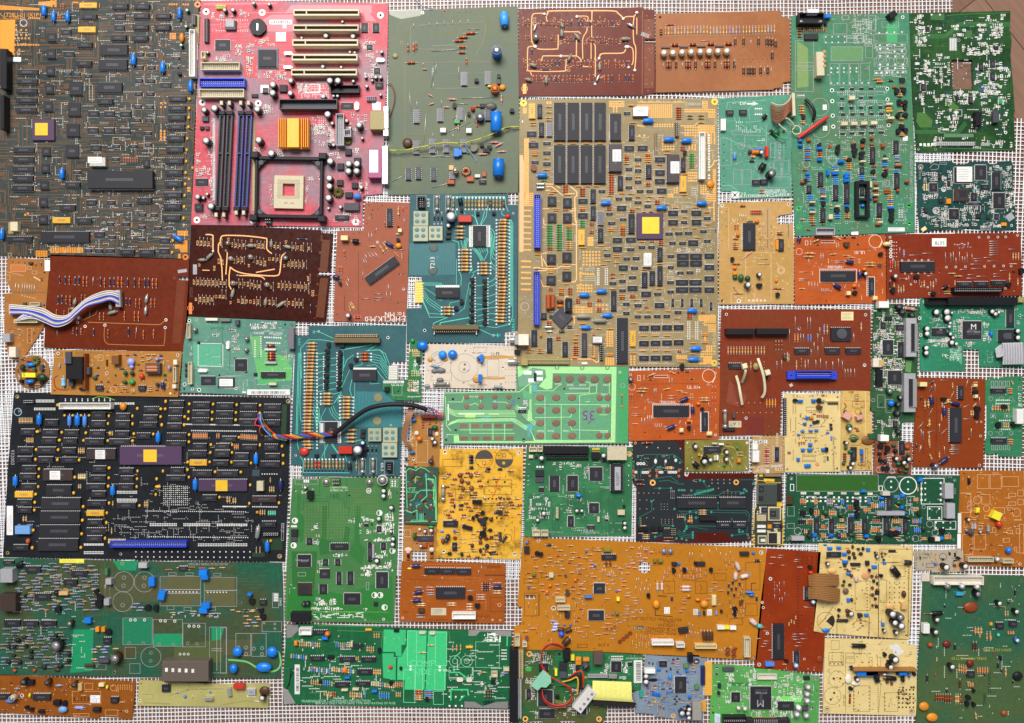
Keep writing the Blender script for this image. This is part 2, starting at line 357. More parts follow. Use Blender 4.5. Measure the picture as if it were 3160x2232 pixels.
class Board:
 def __init__(s, label, reg, outline, m, spec='', name='circuit_board', lay=0, rot=0, seed=1, cat='circuit board', group='circuit boards laid out on the mesh mat', th=1.6):
  s.zt = Z0+lay*.0021; s.th = th*mm; s.h0 = s.zt-Z0; s.rot = math.radians(rot); s.rd = random.Random(seed)
  s.tr = REG[reg]; pts = [s.nat(*outline[i:i+2]) for i in range(0, len(outline), 2)]
  s.cx = sum(p[0] for p in pts)/len(pts); s.cy = sum(p[1] for p in pts)/len(pts)
  c = W(s.cx, s.cy, s.h0); s.base = Vector((c[0], c[1], s.zt-s.th))
  s.root = thing(name, label, cat, s.base, group)
  s.poly = [s.loc(p[0], p[1]) for p in pts]; s.holes = []; s.comps = []; s.flat = {}; s.nf = {}; s.mat = m; s.smd = G(); s.solo = []
  s.run(spec); ALL.append(s)
 def nat(s, x, y): X, Y, q = s.tr; return (X+x/q, Y+y/q)
 def loc(s, px, py, h=0): p = W(px, py, s.h0+h); return (p[0]-s.base.x, p[1]-s.base.y)
 def L(s, x, y, h=0): return s.loc(*s.nat(x, y), h)
 def inside(s, x, y):
  c = False; P = s.poly
  for i in range(len(P)):
   (x0, y0), (x1, y1) = P[i-1], P[i]
   if (y0 > y) != (y1 > y) and x < (x1-x0)*(y-y0)/(y1-y0)+x0: c = not c
  return c
 def sz(s, d): return abs(d)/s.tr[2]*K
 def fl(s, part, lev):
  n = s.nf[part] = s.nf.get(part, 0)+1; g = s.flat.setdefault(part, G())
  return g, s.th+(lev+(n % 61)*.0009)*mm
 # ---- one line of the part list
 def run(s, spec):
  for line in spec.strip().split('\n'):
   for it in line.split(';'):
    if it[0:1] == "'" and '>' in it.split('|')[0]:
     h, b = it.split('>', 1)
     for e in b.split('/'): q, tx = e.split('|'); s.item("' %s %s|%s" % (q, h[2:], tx))
    elif '>' in it and it[0] != "'":          # kind and options once, then x y dx dy of every piece
     head, body = it.split('>'); k, _, op = head.partition(' ')
     for e in body.split('/'):
      e, _, rp = e.partition('*'); q = [float(v) for v in e.split()]
      if len(q) == 4: q[2] += q[0]; q[3] += q[1]
      s.item('%s %s %s%s' % (k, ' '.join('%g' % v for v in q), op, ' *'+rp if rp else ''))
    elif it.strip(): s.item(it.strip())
 def item(s, it):
  txt = ''
  if '|' in it: it, txt = it.split('|', 1)
  tk = it.split(); k = tk[0]; num = []; o = {}; col = None; reps = []
  sub = k[0] == '/' and len(k) > 1
  if sub: k = k[1:]
  if k == '@': s.tr = REG[tk[1]]; return
  for t in tk[1:]:
   if len(t) == 6 and all(ch in '0123456789abcdef' for ch in t) or '+' in t and t[0] not in '="*': col = t
   elif (t[0].isdigit() or t[0] == '-' or t[0] == '.') and not o and col is None and not reps: num.append(float(t))
   elif t[0] == '*': a = t[1:].split(','); reps.append((int(a[0]), float(a[1]), float(a[2])))
   elif t[0] == '=': o['name'] = t[1:]
   elif t[0] == '"': o['label'] = t[1:].replace('_', ' ')
   elif t in FLAGS: o[t] = 1
   elif t in PAL or '+' in t or t == 'none': col = t
   elif t[0] in 'hwfsanz' and len(t) > 1: o[t[0]] = float(t[1:])
   else: col = t
  offs = [(0, 0)]
  for n, dx, dy in reps: offs = [(a+i*dx, b+i*dy) for i in range(n) for a, b in offs]
  for dx, dy in offs:
   c = col or DEFC.get(k, 'solder')
   if '+' in c and k not in 'RQ': c = s.rd.choice(c.split('+'))
   q = num[:]
   if k in 'Et(oT' and len(k) == 1: q[0] += dx; q[1] += dy
   elif k in ('-', '~', '#'): q = [v+(dx if i % 2 == 0 else dy) for i, v in enumerate(q)]
   elif k != "'": q[0] += dx; q[1] += dy; q[2] += dx; q[3] += dy
   else: q[0] += dx; q[1] += dy
   s.one(k, q, c, o, txt, sub)
 def put(s, name, key, fn, x, y, rz, h, sub, o, size):
  s_ = dict(name=o.get('name', name), key=key, fn=fn, pos=s.L(x, y, h), rz=rz, h=h, z=s.th, size=size, label=o.get('label'), kids=[])
  hh = o.get('_h', (0, 0)); s_['hh'] = hh
  if not sub and hh[0] and name in ('chip', 'connector') and any(c['name'] == name and abs(c['pos'][0]-s_['pos'][0]) < (c['hh'][0]+hh[0])*.6 and abs(c['pos'][1]-s_['pos'][1]) < (c['hh'][1]+hh[1])*.6 for c in s.comps): return
  if not sub and any(c['name'] == s_['name'] and abs(c['pos'][0]-s_['pos'][0])+abs(c['pos'][1]-s_['pos'][1]) < 1.7*mm and .6 < c['size']/max(size, 1e-12) < 1.7 for c in s.comps): return
  if sub and s.comps: par = s.comps[-1]; s_['z'] = s.th+par['h']+(.03*mm); par['kids'].append(s_)
  else: s.comps.append(s_)
 def spread(s, x0, y0, x1, y1, N, dx, dy):
  done = []
  for _ in range(N*6):
   x, y = s.rd.uniform(x0, x1), s.rd.uniform(y0, y1)
   if all(abs(x-a) > dx or abs(y-b) > dy for a, b in done): done.append((x, y))
   if len(done) >= N: break
  return done
 def one(s, k, q, c, o, txt, sub):
  if k == 'R':      # loose rows of axial parts
   mix = (o.get('mix') or c).split('+'); l = q[5]; w = o.get('w', 16); v = 'vert' in o
   for x, y in s.spread(*q[:4], int(q[4]), *((w*1.35, l*1.1) if v else (l*1.1, w*1.35))):
    cc = s.rd.choice(mix); e = (x, y-l/2, x, y+l/2) if v else (x-l/2, y, x+l/2, y)
    s.one('w' if cc == 'pin' else 'r', e, 'silver' if cc == 'pin' else cc, {'w': w*.45 if cc == 'pin' else w}, '', False)
   return
  if k == 'Q':      # loose dipped parts
   mix = (o.get('mix') or c).split('+'); d = q[5]
   for x, y in s.spread(*q[:4], int(q[4]), d*1.1, d*.9):
    a, b = d/2*s.rd.uniform(.75, 1.1), d/2*s.rd.uniform(.5, 1); a, b = (a, b) if s.rd.random() < .6 else (b, a)
    s.one('D', (x-a, y-b, x+a, y+b), s.rd.choice(mix), {'h': o.get('h', 5)}, '', False)
   return
  rq = lambda v: round(v/(.15*mm))*.15*mm
  if k in ('c','s','q','p','b','d','D','x','C','P','l','B','I','m'):
   x0, y0, x1, y1 = q[:4]; x, y = (x0+x1)/2, (y0+y1)/2; Lx, Ly = s.sz(x1-x0), s.sz(y1-y0); rz = math.radians(o.get('a', 0))+s.rot
   o = dict(o, _h=(Lx/2, Ly/2))
   if Ly > Lx: Lx, Ly = Ly, Lx; rz += math.pi/2
   Lx, Ly = max(rq(Lx), .6*mm), max(rq(Ly), .45*mm)
   dh = dict(c=3.4, s=1.9, q=2.2, p=3.4, b=6, d=min(6, max(2, Ly/mm*1.1)), D=Ly/mm*.8, x=3.5, C=8, P=7, l=.12, B=.12, I=9)
   h = o.get('h', dh.get(k, 3))*mm
   if k == 'c': fn = lambda: dip(Lx, Ly, h, c)
   elif k == 's': fn = lambda: dip(Lx, Ly, h, c, 1.4, .8)
   elif k == 'q': fn = lambda: dip(Lx, Ly, h, c, 1.05, 1.0, allsides=True)
   elif k == 'p': fn = lambda: dip(Lx, Ly, h, c, 1.4, .25, allsides=True)
   elif k == 'b':
    def fn(): g = G(); g.box(-Lx/2, -Ly/2, Lx/2, Ly/2, 0, h, c, min(.4*mm, h*.3, Ly*.2)); return g
   elif k == 'd': fn = lambda: film(Lx, Ly, h, c)
   elif k == 'D':
    def fn(): g = G(); g.ell((0,0,h/2), (Lx/2, Ly/2, h/2), c); return g
   elif k == 'x': fn = lambda: crystal(Lx, Ly, h, c)
   elif k == 'C': r_ = int(o.get('n', 2)); fn = lambda: header(Lx, Ly, h, c, r_, 'np' not in o)
   elif k == 'P': fn = lambda: pinrow(Lx, Ly, h, c)
   elif k == 'I': fn = lambda: coil(Lx, Ly, h, c, 'rust')
   else:
    def fn():
     g = G(); g.box(-Lx/2, -Ly/2, Lx/2, Ly/2, 0, h, c); rd = random.Random(int(Lx*1e6)+7)
     if k == 'B':
      x = -Lx*.4
      while x < Lx*.4: w_ = rd.choice((.3,.3,.6,.9))*mm; g.quad(x, -Ly*.34, x+w_, Ly*.22, h+.02*mm, 'chip'); x += w_+rd.choice((.3,.5,.8))*mm
     elif 'blank' not in o:
      for j in range(max(1, min(5, int(Ly/(2.0*mm))))):
       n_ = max(1, min(5, int(Ly/(2.0*mm)))); y = (j-(n_-1)/2)*Ly*.8/n_; x = -Lx*.4
       while x < Lx*rd.uniform(.1,.4): w_ = rd.uniform(.4,1.2)*mm; g.quad(x, y-.28*mm, x+w_, y+.28*mm, h+.02*mm, '70707c'); x += w_+.35*mm
     return g
   key = (k, round(Lx*1e6), round(Ly*1e6), round(h*1e6), c, int(o.get('n', 0)), 'np' in o, 'blank' in o)
   s.put(NAME[k], key, fn, x, y, rz, h, sub, o, Lx*Ly)
  elif k in ('r', 'w', 'e', 'f', 'y'):
   if k == 'r': c = {'orange': 'c8824a', 'blue': '3f86c0', 'navy': '262c4c'}.get(c, c)
   x0, y0, x1, y1 = q[:4]; Lr = max(rq(s.sz(math.hypot(x1-x0, y1-y0))), 1*mm); rz = math.atan2(-(y1-y0), x1-x0)
   wd = rq(s.sz(o['w'])) if 'w' in o else dict(r=2.0, w=.7, e=6, f=5, y=1.8)[k]*mm
   bf = o.get('f', .6); h = wd if k != 'f' else wd*1.3
   if k == 'r' or k == 'y': fn = lambda: axial(Lr, wd, c, bf, BANDS.get(c, ()) if k == 'r' else ('lgrey',))
   elif k == 'e': fn = lambda: axcap(Lr, wd, c)
   elif k == 'f': fn = lambda: fuse(Lr, wd, h)
   else:
    def fn(): g = G(); r = .3*mm; g.tube([(-Lr/2,0,0), (-Lr/2+.4*mm,0,.8*mm), (Lr/2-.4*mm,0,.8*mm), (Lr/2,0,0)], r, c, 5); return g
   s.put(NAME[k], (k, round(Lr*1e6), round(wd*1e6), c, bf), fn, (x0+x1)/2, (y0+y1)/2, rz, h, sub, o, Lr*wd)
  elif k == 'E':
   d = rq(s.sz(q[2])); h = o.get('h', max(5, min(20, d/mm*1.35)))*mm; top = c if c == 'orange' else 'silver' if 'm' in o else ('dgrey' if 'k' in o else 'white')
   s.put('capacitor', (k, round(d*1e6), round(h*1e6), c, top), lambda: elec(d, h, c, top), q[0], q[1], s.rd.uniform(0, 3), h, sub, o, d*d)
  elif k == 't':
   d = rq(s.sz(q[2])); h = o.get('h', 4.5)*mm
   s.put('transistor', (k, round(d*1e6), round(h*1e6), c), lambda: to92(d, h, c), q[0], q[1], math.radians(o.get('a', s.rd.choice((0,90,180,270)))), h, sub, o, d*d)
  elif k == 'T':
   d = rq(s.sz(q[2])); h = d*.4
   s.put('coil', (k, round(d*1e6), c), lambda: toroid(d, h, c, 'olive' if c == 'black' else 'rust'), q[0], q[1], 0, h, sub, o, d*d)
  elif k == 'o':
   x, y = s.L(q[0], q[1]); r = s.sz(q[2])
   if all(math.hypot(x-a, y-b) > (r+(e or 0))*1.15 for a, b, e in s.holes if e) and all(s.inside(x+r*1.3*math.cos(v*.8), y+r*1.3*math.sin(v*.8)) for v in range(8)): s.holes.append((x, y, r))
   if c != 'none':
    g = G(); s.solo.append(('mounting_ring', g)); z = s.th+.12*mm; g.ring(x, y, r*1.02, r*o.get('s', 1.7), z, c if c != 'solder' else 'silver')
  elif k == '.':
   x0, y0, x1, y1 = q[:4]; n, m_ = int(q[4]), int(q[5]) if len(q) > 5 else 1; w = o.get('s', .55)*mm
   for i in range(n):
    for j in range(m_):
     x, y = s.L(x0+(x1-x0)*i/max(1, n-1), y0+(y1-y0)*j/max(1, m_-1)) if m_ > 1 else s.L(x0+(x1-x0)*i/max(1, n-1), y0+(y1-y0)*i/max(1, n-1))
     g, z = s.fl('solder_dot_pattern' if c == 'solder' else 'plated_dot_pattern', .10); g.quad(x-w, y-w, x+w, y+w, z, c)
  elif k == ':':
   x0, y0, x1, y1 = q[:4]; p = 1.27*mm/K*s.tr[2]*o.get('s', 1.6)
   for _ in range(int(q[4])):
    x = x0+round(s.rd.random()*(x1-x0)/p)*p; y = y0+round(s.rd.random()*(y1-y0)/p)*p; n = s.rd.choice((1,2,2,3,4,5,6,8)); d = s.rd.random() < .7
    for i in range(n):
     xx, yy = (x+i*p, y) if d else (x, y+i*p)
     if xx > x1 or yy > y1: break
     a, b = s.L(xx, yy); g, z = s.fl('solder_dot_pattern' if c == 'solder' else 'plated_dot_pattern', .10); w = o.get('w', .52)*mm; g.quad(a-w, b-w, a+w, b+w, z, c)
  elif k in ('-', '~'):
   pts = [s.L(q[i], q[i+1]) for i in range(0, len(q)-1, 2)]
   if k == '~': pts = [tuple(p[:2]) for p in spline([(x,y,0) for x,y in pts], 5)]
   g, z = s.fl('silkscreen_print' if 'silk' in o else 'copper_pattern', .14); g.ribbon(pts, s.sz(o.get('w', 5)), z, c)
  elif k == '#':
   pts = [s.L(q[i], q[i+1]) for i in range(0, len(q)-1, 2)]
   g0, z = s.fl('printed_area', .04+o.get('z', 0)); g = G(); s.solo.append((o.get('name', 'copper_area'), g)); ar = sum(pts[i-1][0]*pts[i][1]-pts[i][0]*pts[i-1][1] for i in range(len(pts)))
   g.add([(x, y, z) for x, y in (pts if ar > 0 else pts[::-1])], [tuple(range(len(pts)))], c)
  elif k == '[':
   x0, y0, x1, y1 = q[:4]; c = 'lgrey' if c == 'solder' else c; g, z = s.fl('silkscreen_print', .2); a, b = s.L(x0, y1); d, e = s.L(x1, y0); w = s.sz(o.get('w', 3.5))
   for r_ in ((a,b,d,b+w), (a,e-w,d,e), (a,b+w,a+w,e-w), (d-w,b+w,d,e-w)): g.quad(*r_, z, c)
  elif k == '(':
   c = 'lgrey' if c == 'solder' else c; g, z = s.fl('silkscreen_print', .2); x, y = s.L(q[0], q[1]); r = s.sz(q[2]); g.ring(x, y, r-s.sz(o.get('w', 4)), r, z, c, 28)
  elif k == '%':
   x0, y0, x1, y1 = q[:4]; c = 'lgrey' if c == 'solder' else c
   for _ in range(int(q[4])):
    a, b = s.L(s.rd.uniform(x0, x1), s.rd.uniform(y0, y1)); g, z = s.fl('silkscreen_print', .2); v = s.rd.random() < .4
    for i in range(s.rd.choice((2,3,3,4))):
     w = s.rd.uniform(.45, .7)*mm; u = i*.85*mm
     if v: g.quad(a, b+u, a+1.0*mm, b+u+w, z, c)
     else: g.quad(a+u, b, a+u+w, b+1.0*mm, z, c)
  elif k == "'":
   g0 = textmesh(txt, s.sz(q[2])*1.35, c if c != 'solder' else 'white'); x, y = s.L(q[0], q[1]); g, z = s.fl('lettering', .22+o.get('z', 0))
   M = Matrix.Translation((x, y, z)) @ Matrix.Rotation(math.radians(o.get('a', 0)), 4, 'Z')
   if 'mirror' in o: M = M @ Matrix.Scale(-1, 4, (1,0,0)); g0.f = [f[::-1] for f in g0.f]
   g.merge(g0, M)
  elif k == 'n':
   x0, y0, x1, y1 = q[:4]; N = int(q[4]); kinds = {'a': ('smoke','tan','lgrey','chip'), 'd': ('chip','dgrey','smoke'), 'l': ('lgrey','white','pin','tan')}['a' if 'd' not in o and 'l' not in o else ('d' if 'd' in o else 'l')]
   i = 0
   while i < N:
    x = s.rd.uniform(x0, x1); y = s.rd.uniform(y0, y1); d = s.rd.random() < .5; st = s.rd.choice((14, 18, 24))*s.tr[2]/R3*o.get('s', 1)
    for j in range(s.rd.choice((1,2,3,4,5))):
     xx, yy = (x+j*st, y) if d else (x, y+j*st)
     if xx > x1 or yy > y1: break
     a, b = s.L(xx, yy); u, v = (s.rd.choice((.8, 1.0, 1.3))*mm, s.rd.choice((.45,.6,.8))*mm)
     if d: u, v = v, u
     c2 = s.rd.choice(kinds); g = s.smd; z = s.th; hh = s.rd.uniform(.5, 1.1)*mm; e = .62
     if u > v:
      g.box(a-u*e, b-v*.8, a+u*e, b+v*.8, z, z+hh, c2); g.box(a-u*1.35, b-v*.9, a-u*e, b+v*.9, z, z+hh*1.05, 'pin'); g.box(a+u*e, b-v*.9, a+u*1.35, b+v*.9, z, z+hh*1.05, 'pin')
     else:
      g.box(a-u*.8, b-v*e, a+u*.8, b+v*e, z, z+hh, c2); g.box(a-u*.9, b-v*1.35, a+u*.9, b-v*e, z, z+hh*1.05, 'pin'); g.box(a-u*.9, b+v*e, a+u*.9, b+v*1.35, z, z+hh*1.05, 'pin')
     i += 1
 # ---- turn the lists into Blender objects
 def finish(s):
  cu = bpy.data.curves.new('outline', 'CURVE'); cu.dimensions = '2D'; cu.fill_mode = 'BOTH'; cu.extrude = s.th/2
  loops = [s.poly]+[([(x+r*math.cos(2*math.pi*i/14), y+r*math.sin(2*math.pi*i/14)) for i in range(14)] if r is not None else x) for x, y, r in s.holes]
  for lp in loops:
   sp = cu.splines.new('POLY'); sp.points.add(len(lp)-1); sp.use_cyclic_u = True
   for p, (x, y) in zip(sp.points, lp): p.co = (x, y, 0, 1)
  o = bpy.data.objects.new('outline', cu); COL.objects.link(o)
  me = bpy.data.meshes.new_from_object(o.evaluated_get(bpy.context.evaluated_depsgraph_get())); bpy.data.objects.remove(o); bpy.data.curves.remove(cu)
  me.materials.clear(); me.materials.append(s.mat)
  link('substrate', me, s.root, (0, 0, s.th/2))
  for part, g in s.solo: link(part, g.mesh(part), s.root)
  for part, g in s.flat.items():
   if g.f: link(part, g.mesh(part), s.root)
  if s.smd.f: link('surface_components', s.smd.mesh('surface_components'), s.root, kind='stuff')
  by = {}
  for c in s.comps: by.setdefault(c['name'], []).append(c)
  for name, L in by.items():
   L.sort(key=lambda c: -c['size']); rest = G()
   for i, c in enumerate(L):
    if i < 100: ob = s.emit(c, s.root, c['pos'], c['rz'], c['z'])
    else: rest.merge(c['fn'](), Matrix.Translation((c['pos'][0], c['pos'][1], c['z'])) @ Matrix.Rotation(c['rz'], 4, 'Z'))
   if rest.f: link('small_'+name+'s', rest.mesh('rest'), s.root, kind='stuff')
 def emit(s, c, par, pos, rz, z):
  me = MESH.get(c['key'])
  if me is None: me = MESH[c['key']] = c['fn']().mesh(c['name'])
  ob = link(c['name'], me, par, (pos[0], pos[1], z), rz)
  if c['label']: ob['label'] = c['label']
  for k in c['kids']:
   d = Vector((k['pos'][0]-c['pos'][0], k['pos'][1]-c['pos'][1])); ca, sa = math.cos(-c['rz']), math.sin(-c['rz'])
   s.emit(k, ob, (d.x*ca-d.y*sa, d.x*sa+d.y*ca), k['rz']-c['rz'], k['z']-c['z'])
  return ob
MESH = {}
# floor and mesh mat
def floor():
 m = bpy.data.materials.new('parquet'); m.use_nodes = True; t = m.node_tree; bs = t.nodes['Principled BSDF']
 tc = nn(t, 'ShaderNodeTexCoord'); mp = nn(t, 'ShaderNodeMapping'); mp.inputs['Rotation'].default_value[2] = math.radians(52); t.links.new(tc.outputs['Object'], mp.inputs[0])
 br = nn(t, 'ShaderNodeTexBrick'); br.inputs['Scale'].default_value = 1; br.inputs['Brick Width'].default_value = .42; br.inputs['Row Height'].default_value = .065
 br.inputs['Mortar Size'].default_value = .0007; br.inputs['Mortar'].default_value = lin('3a2a22'); br.inputs['Color1'].default_value = lin('8a6854'); br.inputs['Color2'].default_value = lin('745240')
 t.links.new(mp.outputs[0], br.inputs['Vector'])
 m2 = nn(t, 'ShaderNodeMapping'); m2.inputs['Scale'].default_value = (6, 90, 1); t.links.new(mp.outputs[0], m2.inputs[0])
 nz = nn(t, 'ShaderNodeTexNoise'); nz.inputs['Scale'].default_value = 2; nz.inputs['Detail'].default_value = 6; t.links.new(m2.outputs[0], nz.inputs['Vector'])
 mx = nn(t, 'ShaderNodeMix', data_type='RGBA', blend_type='MULTIPLY'); mx.inputs['Factor'].default_value = 1; t.links.new(br.outputs[0], mx.inputs[6])
 t.links.new(mth(t, 'MULTIPLY_ADD', nz.outputs[0], .7, .62), mx.inputs[7]); t.links.new(mx.outputs[2], bs.inputs['Base Color']); bs.inputs['Roughness'].default_value = .5
 g = G(); g.quad(-3, -3, 3, 3, 0, m); link('floor', g.mesh('floor'), kind='structure')
floor()
def mat_weave(label, x0, y0, x1, y1, pitch, rot, seed, z, col='e6e6e8', sag=0.0):
 """open weave anti-slip mesh: two sets of flat strands, each a little wavy"""
 rd = random.Random(seed); g = G(); a = math.radians(rot); ca, sa = math.cos(a), math.sin(a); cx, cy = (x0+x1)/2, (y0+y1)/2
 def P(u, v, zz):
  x, y = u-cx, v-cy; return (cx+x*ca-y*sa, cy+x*sa+y*ca, zz)
 def w(px, py): return (px-1580)*K, (1116-py)*K
 X0, Y0 = w(x0, y1); X1, Y1 = w(x1, y0); cx, cy = (X0+X1)/2, (Y0+Y1)/2; p = pitch*K
 for k in (0, 1):
  L = (X1-X0) if k == 0 else (Y1-Y0); n = int(L/p); M = (Y1-Y0) if k == 0 else (X1-X0); seg = max(2, int(M/.022)); ph = rd.uniform(0, 6)
  for i in range(n+1):
   hw = rd.uniform(.00060, .00074) if k == 0 else rd.uniform(.00050, .00064); b = len(g.v); off = rd.uniform(-.12, .12)*p
   for j in range(seg+1):
    s_ = M*j/seg; d = off+rd.uniform(-.07, .07)*p+.5*p*math.sin(s_*9+ph+i*.02)*.6; q = (X0 if k == 0 else Y0)+i*p+d
    for u, zz in ((-hw, z), (-hw*.7, z+.0006), (hw*.7, z+.0006), (hw, z)):
     z2 = zz+(.0003 if k else 0)
     g.v.append(P(q+u, Y0+s_, z2) if k == 0 else P(X0+s_, q+u, z2))
   for j in range(seg):
    for e in range(3):
     A = b+j*4+e; f = [A, A+1, A+5, A+4]; g.f.append(f if k == 0 else f[::-1]); g.m.append(col); g.s.append(False)
 link('mesh_mat', g.mesh('mesh_mat'), None, label=label, category='mat', group='white mesh mats under the boards')
mat_weave('large white open mesh mat under most boards, ending beside the bare parquet', -70, -60, 2952, 2300, 11.9, .5, 1, .0003)
mat_weave('white mesh mat strip along the right edge, below the bare parquet corner', 2790, 362, 3260, 2300, 12.2, -1.2, 2, .0014)
mat_weave('second white mesh layer under the middle boards, doubling the weave in the gaps', 850, 285, 2700, 1790, 12.3, -1.6, 3, .0014)
mat_weave('white mesh mat piece lying doubled at the left edge by the round board', -70, 880, 400, 1760, 11.5, 2.2, 4, .0014)
# boards, top left
Board('large grey green board with orange copper runs and small blue capacitors, top left corner', 'N', [-25,-14,619,2,613,20,600,400,586,801,-25,786],
 boardmat('mask_grey_green', '424b48', '2d3b38', .9, .010, '94602f', 1.25, 26, .42, .42, .75, .42), '''
@ A1;: 150 20 2180 1500 330 s1.6 w.38;c yellow>905 30 200 60/890 305 200 65
c>1283 40 172 65/1533 45 170 60/928 160 172 60/1525 150 172 60/1772 155 171 57/1518 280 172 60/1764 283 173 62/1265 400 172 62/1512 405 173 63/877 480 171 65/868 695 172 60/1110 1130 175 65/1143 510 312 120/1125 680 325 120/1110 940 280 120/188 795 242 55*5,-3,108/1925 1098 197 62*4,-5,107
s>1312 160 118 68/1308 285 112 65/697 335 111 70/728 590 117 65/728 825 77 37*2,112,2/965 850 75 40/1975 650 75 40/1960 757 78 36/1835 945 115 65/1650 1505 80 40
p>540 375 100 100/532 565 100 100/525 765 100 95/512 965 100 100/500 1170 105 100/788 940 152 145/772 1178 150 147/758 1418 152 142
s 1563 602 1640 645 *2,133,2 *6,-7,150;s 1005 1268 1125 1335 *3,183,2 *2,-6,193;D yellow>2146 1110 30 40*4,-4,107;e w54>488 55 0 113/2168 925 0 115
e w46>600 130 0 108;e w50>760 130 0 110/2043 95 0 110;e w56>1512 620 0 115/1847 710 0 110;E dgreen>2135 118 40/2123 303 40/2067 517 38
D amber>2040 365 55 115;P>2185 160 43 115;t>2045 840 46;C white h9>2160 340 66 532;# 2236 168 2280 168 2272 500 2228 500 khaki =printed_strip
l>2230 500 32 190;[>1240 1270 22 60;% 1450 520 2100 1000 40;% 1600 20 2200 560 30;# 0 60 450 95 450 120 0 115 amber
# 0 230 175 225 160 630 110 635 100 560 0 555 amber;# 440 25 620 10 625 50 560 75 440 60 amber;# 830 20 895 22 895 40 830 36 amber
. amber s1.2>185 290 300 400 3 3/175 440 330 515 5 2/160 570 220 620 2 2/1950 390 2000 440 3 3/1840 1180 1890 1225 2 2/2200 965 2215 1010 2 3
. amber s1.1>240 510 440 515 8/350 205 450 212 5/1940 50 2020 52 4/2095 52 2150 54 3;. amber s1.4>590 15 635 70 2 3
' 48 amber>225 175|SP-1728U-01 (X1P1);' 40 amber>160 205|SC-17852H;b 365 1365 620 1605 purple h3 =ceramic_chip;/l 415 1415 560 1555 gold blank h.4 =lid
( w10>270 265 44;l blank>150 655 90 50;b black h13 =edge_connector>0 565 75 447/0 1090 46 385;l white z14>20 568 52 37/0 980 55 32/5 1095 43 30
o orange s2.6>2258 52 14;o khaki s1.7>2190 1487 12;r w16 rust>690 40 0 60*3,18,0/655 165 0 60*3,18,0
r w12 tan>1135 40 0 50/1497 48 0 50/1740 58 0 50/1740 165 0 50/1985 165 0 50/1735 295 0 50/1975 295 0 50/1480 410 0 60/1725 415 0 50/1090 490 0 55
r w12 cream>1115 420 0 50;r w18 green>1910 720 0 70;r w16 cream>1935 720 0 50;r 1658 615 1658 660 w12 tan *2,138,2 *6,-6,150
r w10 tan>450 800 0 50*5,-4,108;@ A2;: 100 20 2130 1420 330 s1.6 w.38;c yellow>598 1005 202 65;b 1020 318 1205 420 silver h6 =oscillator
/l 1030 325 1190 395 white;c h8>1005 470 735 202;c h4>465 1165 550 125
c>70 1222 290 63/150 200 238 65*5,-4,109/740 600 168 60/1558 780 170 60/682 860 173 65/868 1010 172 60/1365 1370 165 60/1578 1370 182 60/1900 65 200 65*8,-6,130
p>475 200 105 95/468 395 100 95/455 590 105 95/445 785 103 95/435 980 110 95/748 175 152 140/1635 345 77 80
s>1035 178 115 67/835 472 85 36/1290 175 75 35/1483 175 77 35/1648 155 77 40/1280 322 75 38/985 805 110 70/1222 815 88 45/1403 845 87 40/1588 955 74 40*2,131,4/1220 1062 80 43*2,173,0/1580 1095 75 40/1762 1112 76 38*2,136,1/1080 1170 110 75/1240 1212 75 38/1577 1240 73 35/1822 1240 113 65/1815 1360 115 68/975 1365 70 40/1085 1365 85 43/1208 1365 97 43/1652 25 76 37
D yellow>2122 82 28 42*8,-6,130/1955 1250 30 40/1948 1385 30 40;e w56>693 448 0 108;e w54>1985 1210 85 62/5 1140 0 110
b ivory h7 =crystal>115 1055 85 105;# 95 1060 235 1060 235 1190 95 1190 khaki;. amber s1.25>585 1358 940 1400 14 3
. amber s1.3>420 1395 530 1445 5 3/1840 20 1880 110 2 4/2150 670 2165 700 2 2
. amber s1.5>2040 1170 2135 1200 5 2/2012 1325 2130 1350 6 2/2075 1280 2130 1390 3 5;. amber s1.6>2050 1435 2055 1460 1 2
. amber s1.4>2160 565 2200 435 2/290 975 320 960 2;o orange s2.3>2120 1458 15;o khaki s1.7>112 1430 14/2188 8 12;% 1100 700 2100 1300 60
% 500 1300 1500 1420 14;r w12 tan>1375 190 0 50/1775 45 0 45/1135 830 0 50/1335 810 0 50/1520 835 0 50/1690 960 0 50/1325 1060 0 55/1505 1065 0 55
r w10 tan>405 210 0 55*5,-3,109;r w13 rust>1410 320 0 55*9,20,0;r w12 rust>1775 310 0 50;r w8 pin>2100 1070 0 50;n 1100 420 2000 1250 40
''')
